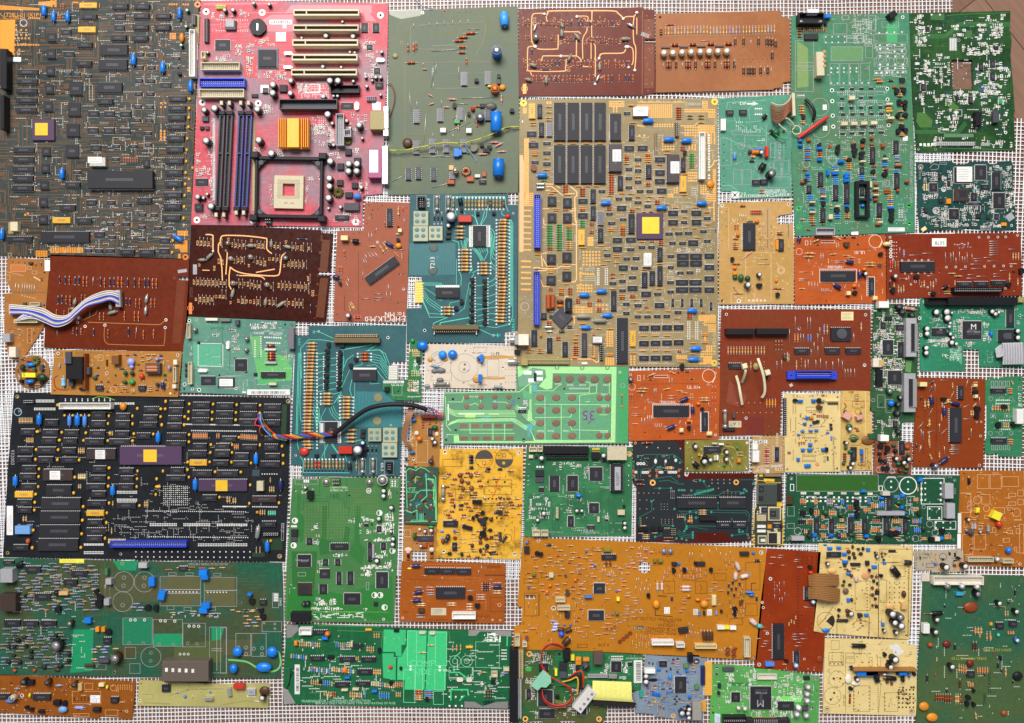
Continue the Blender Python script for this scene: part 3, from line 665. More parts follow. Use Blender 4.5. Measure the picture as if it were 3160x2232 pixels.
mb = Board('bright red computer motherboard with five cream expansion slots and white capped capacitors', 'N', [621,4,760,2,1198,11,1196,150,1190,297,1184,480,1180,598,1121,605,1117,700,860,697,589,694,600,500,610,250],  # red mask made paler: the window's sheen is put into its colour
 boardmat('mask_red', 'c9535f', '917f8a', .9, .011, 'e0707a', 1.5, 9, .3, .45, .6, .38), '''
@ A3;o white s3>208 135 13/848 145 13/2200 175 13/165 1172 13/803 1182 13;o white s3.2>2163 1205 13;b 425 235 545 340 dgrey h4 =socketed_chip
/l 442 240 535 320 blank lgrey;q 310 455 480 575;/' 395 535 34 lgrey a180|ILAX;b 795 560 1030 785 5d6a78 h1.5 =chip;/p 808 575 1012 768 h2
# 330 150 2100 150 2100 60 1180 60 1120 140 rose;# 960 170 1200 170 1200 360 900 360 860 220 rose;# 700 420 1180 380 1180 480 900 540 700 520 c8303c
# 2000 60 2150 245 2040 240 1980 80 rose;# 650 620 790 620 790 900 640 880 c8303c;# 1250 950 1600 950 1600 1100 1260 1100 b84858
# 180 40 1010 30 1010 50 180 58 rose;P lemon h9>300 35 110 43;C ivory h9>148 712 440 88/126 1018 511 94;C ribblue h9>130 893 515 97;E dgreen>748 38 44
E black>925 50 44/418 115 50/512 115 50/222 600 36/968 970 78/965 1065 80/1172 925 66/1168 1068 64/1545 1105 60/1662 1098 38/1708 1098 38/1888 930 38/2212 595 40/2030 880 36/2102 885 32/2145 883 44/2200 883 44/2105 920 32/2042 988 40/2200 1085 36/1850 598 34/1905 603 34/183 1258 68/300 1240 84/790 1250 78/1595 1310 80/1648 1412 44/1812 1382 44/1955 1432 78/1852 1465 40
E black h15>1620 925 76/1712 925 76;E black h7>1575 410 62/1885 418 60/1540 765 48/1750 770 34;E black h6>1298 435 34;E dgreen h7>1765 250 32
l white>930 228 260 52/1083 285 42 40;l white blank h1.2 =metal_tab>1005 368 115 107;' 1060 253 34 chip a180|P4S5A/DX+
s>1980 262 75 108/2110 265 75 105/1748 1175 137 73;q>2042 508 66 60/2125 775 70 65;c>2140 945 88 60
x silver h4>1098 592 92 34/1092 750 93 34/2150 665 93 41/1905 1165 45 90;b silver h1.6 =heat_tab>830 972 95 93;b dgrey h4 =regulator>848 1000 62 60
b chip h4 =regulator>1045 968 85 82;b khaki h12 =serial_port>2080 1270 160 210;b silver h12 =port_shell>2240 1215 50 255;P black h8>170 195 52 275
C cream h8 n1>148 590 50 78;b chip h2>725 1075 75 40;n 280 120 700 200 40 s.8;n 300 640 500 700 24 s.8;n 660 500 760 900 50 s.8
n 770 440 1000 540 30 s.8;n 800 820 1150 910 40 s.8;n 1230 950 1380 1100 30 s.8;n 1980 420 2180 660 40 s.8;n 2020 690 2160 900 40 s.8
n 860 1180 980 1300 40 s.8;n 540 470 620 640 20 s.8;n 1420 1330 1600 1540 50 s.8;n 1820 1290 2060 1500 40 s.8;: 230 215 700 360 30 w.3
: 1230 940 1620 1120 60 w.5;: 700 720 1100 900 20 w.3;.>330 225 680 232 14/330 352 680 356 14;[ w14 white>1340 960 170 105
# 1408 970 1495 970 1495 1050 1408 1050 c03038;% 240 60 2100 500 50;% 200 600 1100 900 40;C black h9 np =riser_slot>1628 972 327 88
C dgrey h12 np =graphics_slot>1045 1135 655 110;P purple h8>2035 1090 105 55;@ A4;n 940 1000 965 1240 10 d;n 1340 990 1365 1240 10 d
b amber h3 =heat_sink>1035 245 337 327;C lgrey h11 =power_connector n2>1690 190 90 360/1785 370 77 82
E black>205 500 84/806 493 84/950 645 84/1625 735 80/1835 765 80/1930 765 80/1832 850 80/1926 848 80/1614 930 78/1614 1022 78/1605 1155 80/1978 1033 50/1990 470 38/1662 548 42/108 1142 66/175 1153 40/217 1110 40/260 1250 84/1742 1258 44/1605 1272 34
E black k>1615 545 48;c>1680 1348 158 54;b dgrey h6 =relay>1785 1210 170 85;' 26 lgrey>1880 1245|TDK;s>85 930 137 82;c chip h4 =regulator>75 1215 90 85
b dgrey h4 =regulator>160 220 72 55;b black h3>135 335 45 35;b dgrey h3>195 330 45 42
b chip h4 =regulator>1795 590 73 72/1705 755 75 75/1895 690 80 55/1700 945 72 65/1795 1085 85 65/1870 975 70 65;T 1828 500 84 black
T 1712 1085 116 black;D bluelab h10>1880 1088 95 80;o white s3>102 1405 13/747 1410 13/1918 1428 14;b khaki h12 =serial_port>2070 155 160 220
b silver h10 =port_shell>2230 110 60 330/2215 560 70 430;b 2060 590 2215 920 mag h12 =printer_port;/l 2090 630 2190 885 white
# 2100 60 2205 60 2205 150 2110 150 white =printed_patch;n 80 800 250 900 30 s.8;n 100 600 140 760 10 s.8;n 240 240 300 1200 60 s.7
n 1020 600 1090 700 16;n 1420 300 1680 560 70 s.8;n 1880 580 1960 660 16;n 1960 950 2060 1100 24;n 1500 880 1560 940 6;n 1650 1300 1960 1440 30
n 140 1330 300 1380 14;n 1380 880 1430 960 8;n 1600 600 1760 700 20;n 760 560 860 660 14;.>1500 240 1600 340 5 5/1630 370 1660 500 3 8
- w7 e04048>120 100 90 400 60 1440;- w6 e04048>200 1395 500 0/1340 1460 640 5;% 100 700 300 1100 30;% 900 600 1700 640 14
' 34 lgrey>1040 1425|FAN1 CPU1;P black h8>875 1380 70 65;P lgrey h.8 =pin_field>280 240 30 940;P khaki h.8 =pin_field>735 240 30 1060
''', name='motherboard', cat='motherboard', seed=3)
# the pieces of the motherboard with shapes of their own
def mb_parts(b):
 b.comps = [c for c in b.comps if c['name'] != 'expansion_slot']
 def slot(x0, x1, y, wd, h, reg, col, name, split, gold):
  b.tr = REG[reg]; Lx = b.sz(x1-x0); Wd = b.sz(wd)
  def fn():
   g = G(); t = Wd*.28; L = Lx/2
   g.box(-L, -Wd/2, L, -Wd/2+t, 0, h, col, .3*mm); g.box(-L, Wd/2-t, L, Wd/2, 0, h, col, .3*mm)
   for u in (-L, -L+split*Lx-.8*mm, L-1.5*mm): g.box(u, -Wd/2+t, u+1.5*mm, Wd/2-t, 0, h, col)
   g.box(-L, -Wd/2+t, L, Wd/2-t, 0, h*.3, gold)
   n = int(Lx/(1.27*mm))
   for i in range(n):
    x = -L+(i+.5)*Lx/n
    for sg in (-1, 1): g.box(x-.3*mm, sg*(Wd/2-t)-.35*mm, x+.3*mm, sg*(Wd/2-t)+.35*mm, h*.3, h+.03*mm, '6a5630')
   return g
  b.put(name, (name, reg, round(Lx*1e5), col), fn, (x0+x1)/2, y, 0, h, False, {}, Lx*Wd)
 for x, y in ((1208, 143), (1202, 317), (1195, 487), (1188, 655), (1182, 826)): slot(x, x+745, y, 74, .0115, 'A3', 'ivory', 'expansion_slot', .2, '8a6a2a')
 b.tr = REG['A4']
 for (x0, x1, col, lat) in ((390, 340, '3e3a42', 380), (478, 428, '3e3a42', 470), (608, 560, '2c3a80', 600), (700, 645, '2c3a80', 690)):
  xt, yt, xb, yb = x0, 205, x1, 1255
  Lx = b.sz(yb-yt); a = math.atan2(-(yb-yt), xb-xt)
  def fn(col=col, Lx=Lx):
   g = G(); w = 2.9*mm; h = 7*mm
   for sg in (-1, 1): g.box(-Lx/2, sg*w-.9*mm, Lx/2, sg*w+.9*mm, 0, h, col, .3*mm)
   g.box(-Lx/2, -w+.9*mm, Lx/2, w-.9*mm, 0, h*.5, 'black')
   for u in (-Lx/2, -.09*Lx, Lx/2-1.5*mm): g.box(u, -w+.9*mm, u+1.5*mm, w-.9*mm, h*.5, h, col)
   n = int(Lx/(2*mm))
   for i in range(n):
    x = -Lx/2+(i+.5)*Lx/n
    for sg in (-1, 1): g.box(x-.2*mm, sg*(w-1.0*mm)-.2*mm, x+.2*mm, sg*(w-1.0*mm)+.2*mm, h*.5, h*.96, 'lgrey')
   for sg in (-1, 1): g.box(sg*(Lx/2+2.2*mm)-2.3*mm, -4*mm, sg*(Lx/2+2.2*mm)+2.3*mm, 4*mm, 0, 9*mm, 'black', .4*mm)
   return g
  b.put('memory_slot', ('memory_slot', col), fn, (xt+xb)/2, (yt+yb)/2, a, .007, False, {}, 1)
  def lat_():
   g = G(); g.box(-2.2*mm, -2.9*mm, 2.2*mm, 2.9*mm, 0, 10*mm, 'black', .3*mm); g.box(-1.9*mm, -2.7*mm, 1.9*mm, 2.7*mm, 10*mm, 13*mm, 'ivory', .5*mm); return g
  for x, y in ((lat, 65), (x1-22 if x1 < 500 else x1-12, 1320 if x1 > 500 else 1345)): b.put('latch', ('latch',), lat_, x, y, 0, .013, False, {}, .5)
 # processor socket and its frame
 def frame():
  g = G(); w, d = b.sz(770)/2, b.sz(700)/2; h = 9*mm; t = 4.6*mm
  for x0, y0, x1, y1 in ((-w, -d, w, -d+t), (-w, d-t, w, d), (-w, -d+t, -w+t*.8, d-t), (w-t*.8, -d+t, w, d-t)): g.box(x0, y0, x1, y1, 1*mm, h, 'black', .8*mm)
  for sx in (-1, 1):
   for sy in (-1, 1):
    pts = [(sx*(w-t*.6), sy*(d-t*.8))]
    for i in range(9):
     q = math.pi/2*i/8; R = 20*mm; pts.append((sx*(w-t*.6-R+R*math.sin(q)), sy*(d-t*.8-R+R*math.cos(q))))
    if sx*sy > 0: pts = pts[::-1]
    g.prism(pts, 1*mm, h*.75, 'black')
    g.box(sx*w-5*mm, sy*(d+.5*mm)-4*mm, sx*w+5*mm, sy*(d+.5*mm)+4*mm, 0, 13*mm, 'black', 1*mm)
    g.lathe([(h*.75, 3.4*mm), (h*.75+.6*mm, 3.2*mm)], ['dgrey'], 'z', (sx*(w-7.2*mm), sy*(d-8*mm), 0), 16)
  return g
 b.put('cooler_frame', ('cooler_frame',), frame, 1150, 1030, math.radians(-1), .009, False, {}, 9)
 def sock():
  g = G(); w = b.sz(335)/2; d = b.sz(375)/2; h = 5*mm; q = b.sz(70)
  cy = .14*d
  g.box(-w, -d, w, cy-q, 0, h, 'b9ad8e', .3*mm); g.box(-w, cy+q, w, d, 0, h, 'b9ad8e', .3*mm); g.box(-w, cy-q, -q, cy+q, 0, h, 'b9ad8e'); g.box(q, cy-q, w, cy+q, 0, h, 'b9ad8e')
  n = 24; st = 1.27*mm
  for i in range(-12, 13):
   for j in range(-9, 13):
    x, y = i*st*.92, cy+j*st*.9-1*mm
    if abs(x) < q+.5*mm and abs(y-cy) < q+.5*mm or abs(x) > w-1.2*mm or y > d-1*mm: continue
    g.quad(x-.28*mm, y-.28*mm, x+.28*mm, y+.28*mm, h+.03*mm, 'umber')
  for i in (-3, -2, -1, 2, 3, 4): g.quad(i*1.6*mm-.3*mm, -d*.72, i*1.6*mm+.3*mm, -d*.63, h+.04*mm, 'black')
  g.tube([(-w-1*mm, -d*.8, 3*mm), (-w-.9*mm, d*1.15, 4*mm)], .9*mm, 'silver', 7)
  return g
 b.put('processor_socket', ('processor_socket',), sock, 1150, 1085, math.radians(-1.2), .005, False, {}, 8)
 # gold finned heat sink, battery holder
 def fins():
  g = G(); w = b.sz(337)/2; d = b.sz(327)/2
  g.box(-w, -d, w, d, 3*mm, 4.2*mm, 'amber'); g.box(-w*.42, -d, w*.38, d, 4.2*mm, 14*mm, 'f5b41e', .3*mm)
  for i in range(4):
   for sg in (-1, 1): x = sg*w*(.55+.14*i); g.box(x-.6*mm, -d, x+.6*mm, d, 4.2*mm, 14*mm, 'f0a020', .2*mm)
  t = textmesh('ECS ELITEGROUP', 3.2*mm, 'cream'); g.merge(t, Matrix.Translation((0, 0, 14.1*mm)) @ Matrix.Rotation(math.radians(-90), 4, 'Z'))
  return g
 b.comps = [c for c in b.comps if c['name'] != 'heat_sink']
 b.put('heat_sink', ('heat_sink',), fins, 1203, 408, 0, .014, False, {}, 5)
 b.tr = REG['A3']
 def hold():
  g = G(); r = b.sz(96); pts = [(r*(1-.07*(1 if i % 4 == 0 else 0))*math.cos(2*math.pi*i/28), r*(1-.07*(1 if i % 4 == 0 else 0))*math.sin(2*math.pi*i/28)) for i in range(28)]
  g.prism(pts, 0, 5*mm, 'black'); g.lathe([(5*mm, r*.8), (5.02*mm, r*.78)], ['chip'], 'z', (0,0,0), 24); g.box(-.9*mm, -5*mm, .9*mm, 4*mm, 5*mm, 6*mm, 'silver'); return g
 b.put('battery_holder', ('battery_holder',), hold, 793, 303, 0, .006, False, {}, 4)
 b.item("' 910 712 60 lgrey a180 z1.9|SiS"); b.item("' 905 640 24 ink a180 z1.9|962LUA")
 for y in (612, 655): b.item("' 920 %d 20 ink a180 z1.9|0308AA" % (y-20))
mb_parts(mb)
GROUND = dict()
Board('translucent grey green experimental board with silver jumper wires and upright blue capacitors', 'N', [1199,34,1597,20,1601,300,1603,595,1197,602,1198,300],
 boardmat('bare_greygreen', '66755e', '70795a', .8, .01, '6a6f4c', 14, 90, .3, .35, .55, .45, .2), '''
@ B1;# 100 110 440 100 420 160 220 195 105 150 a0a090 =torn_tape;' 52 4a4a44 a180>880 115|Telefon;e w86 sky>1262 115 10 130;E blue h18 m>1190 505 100
e w110 blue>1183 1120 0 200;E orange h10>1172 892 84;E navy h9 m>1022 1180 86
w>348 225 0 55*2,88,0/505 215 5 50/585 210 5 52/665 200 0 55/742 195 3 55/822 195 4 53/898 180 4 70/893 296 122 2/525 520 355 -25/548 820 2 90/445 625 2 47/805 640 1 155/378 1005 10 90/630 990 0 90/785 1050 115 2/875 1120 -3 210/740 1345 20 60/542 1340 3 60/590 1510 0 90/620 1590 140 -4/345 1270 -5 30/960 1150 5 90/790 1170 -30 100
w w10>545 620 -17 260/580 615 -10 130/560 620 -20 200/305 900 17 225/480 1110 -32 350/832 995 333 -10/620 1370 300 -135;w w9>750 1210 60 -60
r w22 rust>290 435 2 110/345 430 5 110/372 420 2 100;r w26 rust>850 335 150 -10
r w24 rust>780 378 140 -10/740 412 140 -7/790 470 100 0/790 527 95 -2/260 632 125 -4;r w20 rust>880 580 5 85/985 1215 7 90;r w16 orange>430 700 60 0
r w22 pink>690 1000 100 5/1235 940 5 110/1110 1440 110 -2/1160 1490 100 -50/990 1560 120 -4;r w18 pink>640 1083 80 0/495 950 50 30/500 1060 60 -20
r w18 rust>960 1075 90 0;r w20 pink>800 1245 3 85/1190 1535 100 -5;r w16 pink>1245 1300 95 -15
c grey>832 725 56 140/1075 715 55 140/350 1105 55 140/590 1095 55 135/790 1085 55 130/345 1420 60 140/512 1400 53 150/652 1405 53 140/830 1405 55 140
c dgrey>1075 1085 55 135;b white h5>618 1295 57 45/880 1298 55 47;D umber h4 =buzzer>235 1395 100 100
t>985 815 46/1207 770 44/765 1065 50/1345 1120 50/910 1150 40/1040 1470 44/1115 1485 50/1065 1520 46/1105 1520 46;b dgrey h5>1190 800 35 50
D red h6 =lamp>925 1070 45 50;b green h4>760 1215 58 35;D amber h4>1215 850 65 60;D lemon h4>1095 855 45 30;b blue h6>755 1500 53 85
D 5a564c h5 =wire_bundle>1070 1030 120 80;b chip h3>1020 1050 60 40;t 6a6450>955 1490 90;D green h3>890 1535 22 23;D 8a8450 h2>130 535 60 55
o khaki>228 433 8;o silver>440 130 8;o rust>665 118 9
- w10 5a5836>260 590 0 890/320 270 0 230/270 500 430 0/320 270 620 240 1060 230/260 640 990 -20/250 1370 1000 -40
~ w10 5a5836>1080 240 1060 400 980 560;- w8 5a5836>250 1000 550 -5/640 750 460 -10/1000 640 200 0;- w14 5a5836>560 900 440 -10
. 8a8a70 s.5>545 465 760 455 14;. 4a4a40 s.5>550 575 770 575 12;@ N;e w34 blue>1538 488 0 52;E tan m>1405 525 18;b tan h5>1385 510 15 15
T 1438 528 28 cream;b rust h3>1488 530 12 15;b rust h5>1380 555 22 13;b rust h4>1440 545 22 15;b blue h6>1415 462 10 18;b pale h4>1465 538 17 10
c dgrey>1252 520 16 35/1283 516 16 37/1330 518 16 39;c grey>1388 515 16 38;c chip>1478 555 22 11;w>1300 485 90 -5/1210 560 40 -20/1330 580 80 -20
''', seed=5)
Board('dark red brown board with raised cream tracks, beside the bare copper brown board', 'N', [1601,29,1985,23,1986,29,2019,31,2021,122,1989,122,1989,130,2021,130,2024,287,1983,294,1800,295,1601,297],
 boardmat('bare_redbrown', '64200c', '702a12', .6, .02, rough=.35, dirt=.15), '''
@ B1
~ cor w10>1675 137 1600 137 1555 150 1543 220 1543 400 1575 470 1620 498 1790 498 1810 480 1812 350/1575 468 1520 475 1503 510 1503 690 1530 720 1860 722 1885 690 1895 600/1690 165 1695 200 1705 220/1645 620 1655 575 1690 567 1920 568/2296 540 2240 550 2228 590
~ cor w12>1697 160 1710 130 1760 112 2296 110
- cor w10>2153 115 2153 210 2140 225/1870 323 2020 323 2040 345/1920 568 2000 568 2030 590 2050 625/1998 405 -2 165/2175 440 2188 470 2188 780/2060 675 90 2
~ cor w9>2000 165 2090 165 2115 180 2105 220/2105 280 2100 320 2070 370 2058 430 2062 600;- cor w9>2150 260 2 120/2145 435 0 165/1530 730 15 35
D pin h2 =solder_blob>1655 125 35 30/1985 150 35 35/1560 450 40 40/1820 550 40 35;e w24 silver>1588 250 -23 60
e w36 smoke>1848 235 14 40/1850 300 0 65/1492 795 48 15;e w34 smoke>1990 345 40 50/1940 555 -25 55/1692 780 0 60;e w40 smoke>1535 645 55 20
E smoke m h8>1588 370 60;e w28 silver>2225 765 -25 55;e w32 smoke>2232 645 3 60;r w16 maroon+maroon+ink>1483 205 0 70*2,37,0
r w16 maroon>1637 205 0 70/1637 365 0 75*2,37,0;r w16 maroon+brown+2a3050>1695 210 0 65*4,38,2/2020 205 0 75*8,38,0
r w16 maroon+brown+navy>1870 205 0 75*3,37,0
r w16 maroon+rust>1483 355 0 65*2,38,0/1752 355 0 70*2,37,0/1483 600 0 80/1965 620 0 70*3,38,0/2130 620 0 70*2,40,0
r w16 rust+brown+2a3050>1905 370 0 70*3,38,0;r w16 maroon+rust+navy>2130 370 0 70*5,38,0;r w16 rust+2a3050+maroon>1595 610 0 70*7,38,0
r w16 rust+brown>1555 760 0 70*3,38,0/2130 750 0 80*2,38,0;r w16 rust+2a3050+brown>1750 760 0 80*9,38,0;r w16 navy>1545 490 0 80
r w14 navy>1630 705 110 0;' 34 d89a60 a90>1575 205|D2/1840 430|V1/1920 700|D1;( copper w5>1473 900 32;# 1455 850 1490 850 1490 950 1455 950 copper
% 1450 180 2296 280 40 d89a60;% 1450 380 2296 450 30 d89a60;% 1450 600 2296 680 40 d89a60;% 1550 770 2296 840 36 d89a60;@ B2
~ cor w12>0 108 300 112 350 135 405 185
~ cor w10>405 185 440 170 500 168 520 160 540 125/515 165 505 260 510 420 530 480 530 600 520 700/460 470 495 490 505 530 505 620 490 660
- cor w9>542 180 0 170/90 115 -5 95;~ cor w11>160 590 180 550 240 542 380 540 420 520 435 470
D pin h2 =solder_blob>390 175 30 30/525 110 35 30/415 455 60 35/505 695 35 30/445 665 30 30/145 575 30 30/105 835 30 30;e w30 silver>460 240 55 30
e w36 smoke>390 388 70 0;e w34 smoke>167 645 0 65;e w28 silver>155 765 -25 55;r w16 rust+brown+2a3050>105 205 0 70*8,38,0/105 380 0 70*7,38,2
r w16 rust+2a3050>218 605 0 80*2,38,0/330 610 0 80*4,38,0/215 755 0 80*3,38,0;r w16 rust>60 745 0 80/365 755 0 75;r w16 rust+navy>430 750 0 80*3,37,2
l a-20 lgrey>585 335 85 40;- w5 9a5a34 silk>600 110 -5 840;% 610 130 700 940 20 a86a40;- w3 9a5a34 silk>615 200 100 0*24,0,8/615 450 100 0*50,0,9
% 10 210 480 280 16 d89a60;% 10 390 480 450 14 d89a60;% 10 610 480 680 14 d89a60
''', seed=6)
Board('copper brown board with a row of eight round silver transistors', 'N', [2024,43,2409,33,2412,51,2437,57,2439,251,2416,255,2414,270,2389,272,2387,277,2024,286],
 boardmat('bare_copper', '9a6038', 'a86c42', .8, .012, rough=.4, dirt=.14), '''
@ B2;r w26 black>790 275 0 95;r w18 tan+tanr+lgrey>833 268 0 102*14,32.5,-1;r w18 tan+lgrey+lilac>1290 265 0 100*10,32.5,-1
r w18 tan+lgrey>1622 258 0 97*11,31.5,-1;r w14 rust>833 250 102 -5;w w10>1180 412 100 0
r w28 maroon>880 450 105 0/1062 447 103 0/1245 442 100 0/1425 440 100 0;b dgrey h1.5>790 475 90 15/975 470 85 15/1150 466 90 14/1335 462 90 15
E tan h8>820 535 66/910 535 66/1003 530 66/1095 527 66/1188 524 66/1278 522 66/1367 520 66/1457 518 66
w>810 620 0 80*4,196,-3/1542 605 0 85/1697 385 0 80/1833 672 0 83/1902 668 0 82;r w30 brown>852 605 0 100*4,197,-2/882 605 0 100*4,197,-2
r w26 umber>942 605 0 100*4,197,-2/1542 375 0 90/1627 370 0 95/1778 370 0 95/1860 370 0 100*3,30,3/1953 395 0 95
r w28 umber>1917 510 0 100/1628 665 0 100/1672 665 0 100*3,31,0/1800 662 0 98/1872 662 0 98;o umber s1.4>778 175 10;. 5a3a24 s.5>1585 378 1950 372 8
. 5a3a24 s.6>1585 555 1820 550 4/1580 605 1860 600 7/1610 630 1870 628 4
''', seed=7)
Board('tall pale green board with white outlines, blue resistors and a black plug on top', 'N', [2443,50,2460,47,2805,40,2812,250,2822,457,2824,717,2455,729,2444,524,2441,280],
 boardmat('mask_green_pale', '3f8f68', '5c8458', .8, .012, '4a9a78', 2.2, 16, .25, .4, .5, .35, .18), '''
@ B3;C black h12 np =serial_port>20 130 250 105;b white h11 =port_shell>105 90 105 50;D silver h10>15 190 60 50/220 190 55 50;b blue h6>285 140 55 40
b black h9 a35 =clip>930 115 80 60;b chip h3.4 =chip>75 340 140 60;c>78 342 137 50/1042 785 53 45;r w16 tan+rust+khaki>70 270 0 50*13,18,0
r w18 tan+rust>0 280 55 0*4,0,28
t>290 230 40/1010 920 56/1090 915 56/1035 1030 56/1095 1040 56/1095 1085 44/1030 1165 52/1100 1165 52/1065 1280 50/1025 1325 52/1100 1320 52/65 1185 44
# 0 415 110 490 115 880 0 890 6f8a4e;# 345 470 660 470 660 610 345 620 5d8a58;# 905 200 1015 200 1015 430 905 430 3a9a5e
[>-20 410 185 520/-20 632 205 38/-20 680 205 35/340 475 325 145/690 470 75 120/270 355 230 85/365 240 140 105/795 190 235 155/855 220 170 60/775 345 340 95/330 645 95 220*3,100,0/640 640 95 225/775 590 345 85/660 200 40 40/840 525 80 20/575 185 15 50/410 935 80 33*4,100,2/805 930 80 32/415 1048 70 30*5,98,-3/420 1195 80 33*4,100,-2/825 1190 55 25/425 1310 75 32*5,97,-4/40 1260 85 120/-10 955 85 40
(>865 610 70/865 610 44/1045 610 70/1045 610 44/230 1085 92/235 1300 98
[ w5>800 470 160 50/980 470 110 30/930 505 175 40/780 715 160 55/930 715 180 30/450 160 75 40/720 160 75 150/500 390 160 45/500 360 100 25
% 560 150 800 450 70;% 280 100 1100 240 20;% 780 450 1120 800 40;% 300 600 760 880 20;: 560 200 760 440 60;: 780 440 1100 560 16;: 780 680 1100 800 16
. s.9>345 695 600 690 5 2/345 735 600 728 5/345 845 720 840 7;. s.8>290 375 480 372 4/290 430 480 428 4/390 1370 870 1360 6/10 970 65 968 4
. s1>830 335 1060 325 4/835 460 1060 455 4;. s1.3>840 570 1070 575 4/840 655 1070 655 4/835 695 1070 690 4/800 740 1070 735 6
. s1.2>840 498 915 495 2/985 523 1060 520 2;b 198 525 275 765 ivory h12 a2 =power_connector;/D 225 540 262 575 tanr h.6;/D 225 588 262 622 tanr h.6
/D 225 636 262 670 tanr h.6;/D 225 684 262 718 tanr h.6;r w24 orange>770 800 100 -2/790 825 100 -1;r w22 black>920 812 70 -2
' 30 lgrey a180>950 248|C14;' 26 lgrey a180>735 455|JP7-OUT
s>440 985 35 25*4,97,-4/437 1080 33 30*5,98,-2/440 1340 45 25*5,98,-3/440 890 40 25*4,97,-2/450 1145 35 27*5,97,-2
b cream h7>530 970 60 40/450 1235 65 35*4,100,-3/905 1040 65 22/920 1180 65 25;: 390 880 920 1400 70 s2
- w4 lgrey silk>340 930 580 -5/400 1040 520 -20/400 1185 530 -20/400 1300 530 -15;o white s1.9>352 915 11/355 1025 11/360 1172 11/365 1283 11
o white s1.7>912 900 11/915 1008 11/920 1158 11/925 1268 11/1068 175 10;l white h1>260 1060 40 55/262 1275 43 50;d tan>905 1080 55 25
d yellow>905 1110 65 25;d tanr>915 1210 60 22;d rust>970 870 40 20/1045 870 40 20;r w22 tanr>1010 950 70 0*2,0,18/1020 1125 70 0*2,5,75
r w22 rust>1015 1060 70 0;r w20 tanr>1025 1250 60 0;r w22 orange>1030 1350 80 0*2,0,18;l white>1070 1380 50 45
r w22 tan+orange+rust>15 1070 65 0*4,2,26;r w20 tan>30 1222 60 0*2,0,20;D blue h6>15 1405 50 30/15 1455 50 30;d rust h5>105 1400 40 30
% 10 1250 130 1500 14;% 180 1420 1120 1500 40;@ B6
t>1085 548 44/1275 570 52/1270 612 52/1435 560 56/1440 600 56/1435 640 48/1525 505 48/1515 630 56/1510 675 52/1385 700 48/945 905 36/1630 820 52/1745 845 56/1815 1215 52/1810 1260 52/1812 1300 52/1120 1140 50/1260 1210 54/1360 1205 50
d rust>1400 525 50 20/1590 535 40 15/1740 1000 60 20*2,0,22
d rust h5>1505 545 35 30/1600 465 30 25/1850 745 70 20/1640 935 40 20/1635 1090 40 25/1655 1340 50 20;d rust h6>1715 535 30 35
d blue h6>1062 568 53 27/1280 698 55 30/1215 820 60 30/1160 800 25 55/1335 830 55 28/1340 858 40 27/1335 890 55 35/1785 1170 55 25
d blue h5>1065 685 45 25/945 825 35 30/1345 1155 35 20
b cream h7>1495 705 55 17/1725 680 55 18/1230 800 45 18/1630 980 55 18/1630 1045 55 17/1095 1062 55 16/985 1118 55 17/985 1220 55 18/1240 1160 50 18
r w20 blue+blue+tan+rust>920 585 80 0*6,0,22;r w18 tan+rust>1055 610 65 0*4,0,20
r w18 tan>1310 670 60 2*2,0,18/1715 795 45 0/1770 1080 60 0/1650 1298 60 0/880 1300 60 2
r w20 tanr>1350 730 70 0*4,0,20/970 1260 75 0*4,0,22/1330 1240 70 0*3,0,21;r w20 blue>1705 720 75 -2*3,0,20/1210 765 70 0*2,0,20
r w18 blue+lgrey>1830 655 75 0*4,0,19;r w18 rust>1160 555 55 -2*2,0,16/900 800 70 0/1595 762 75 0/985 1355 65 0/1090 1350 60 0/940 1400 60 8
r w16 navy>1715 655 55 0
c>1830 505 50 135/1592 570 53 165/1487 775 48 70/1065 825 53 145/1218 955 54 153/1330 945 55 195/950 960 50 75/1838 840 52 150/1660 1135 55 140/1090 1190 52 140
b black h7 =chip_socket>1450 915 32 370/1558 915 32 370/1482 915 76 33/1482 1090 76 25/1482 1262 76 23;s>1490 990 45 70
D blue h5>1503 1145 42 35/1590 1070 30 32;. s.7>1465 935 1475 1270 2 22/1562 930 1575 1262 2 22;C lgrey h9 np =ribbon_header>1045 1390 190 70
# 1130 1400 1155 1400 1155 1455 1130 1455 chip;l white>1772 1385 170 40;# 1400 1430 1470 1425 1475 1460 1400 1460 white
[>1875 1185 60 135/1715 905 75 70;. s.8>1890 1210 1915 1280 2 4
r w19 blue>1210 870 70 0*5,0,19/1480 860 65 0*3,0,19/1830 805 65 0*2,0,20/1075 1095 65 0*2,0,18/950 1060 80 0*4,0,20/965 1190 75 0/1230 1245 70 0*3,0,20
r w18 blue>935 870 65 0*3,0,19;D rust h6>890 905 50 35/1745 775 40 30/1950 898 50 37/1865 990 35 35;r w19 tan+blue>1600 850 60 0*3,0,18
x ivory>1590 915 22 65;r w20 rust>1620 1010 70 0*2,0,20/965 1150 75 0;r w19 blue+tan>1765 1060 70 0*6,0,21;d cream h6>1675 1320 50 20
r w19 blue+rust>1075 985 75 0*4,0,21;r w14 tan>1180 1160 35 0*2,0,30;b cream h6>1175 1250 43 50;( w5>1210 700 50/945 745 38;( w4>1210 700 38
(>1755 940 30/1050 515 26/1170 590 20/1745 940 14;: 900 530 1980 1360 150 s1.8 w.42;% 860 500 2000 1400 150;o green s2.4>865 1195 13/870 1380 13
o green s2.2>1985 1165 13/1990 1350 13;o green>1272 1420 9;' 30 lgrey a90>2010 850|APCC (C) 1997 640-0732P REV 16
''', seed=8)
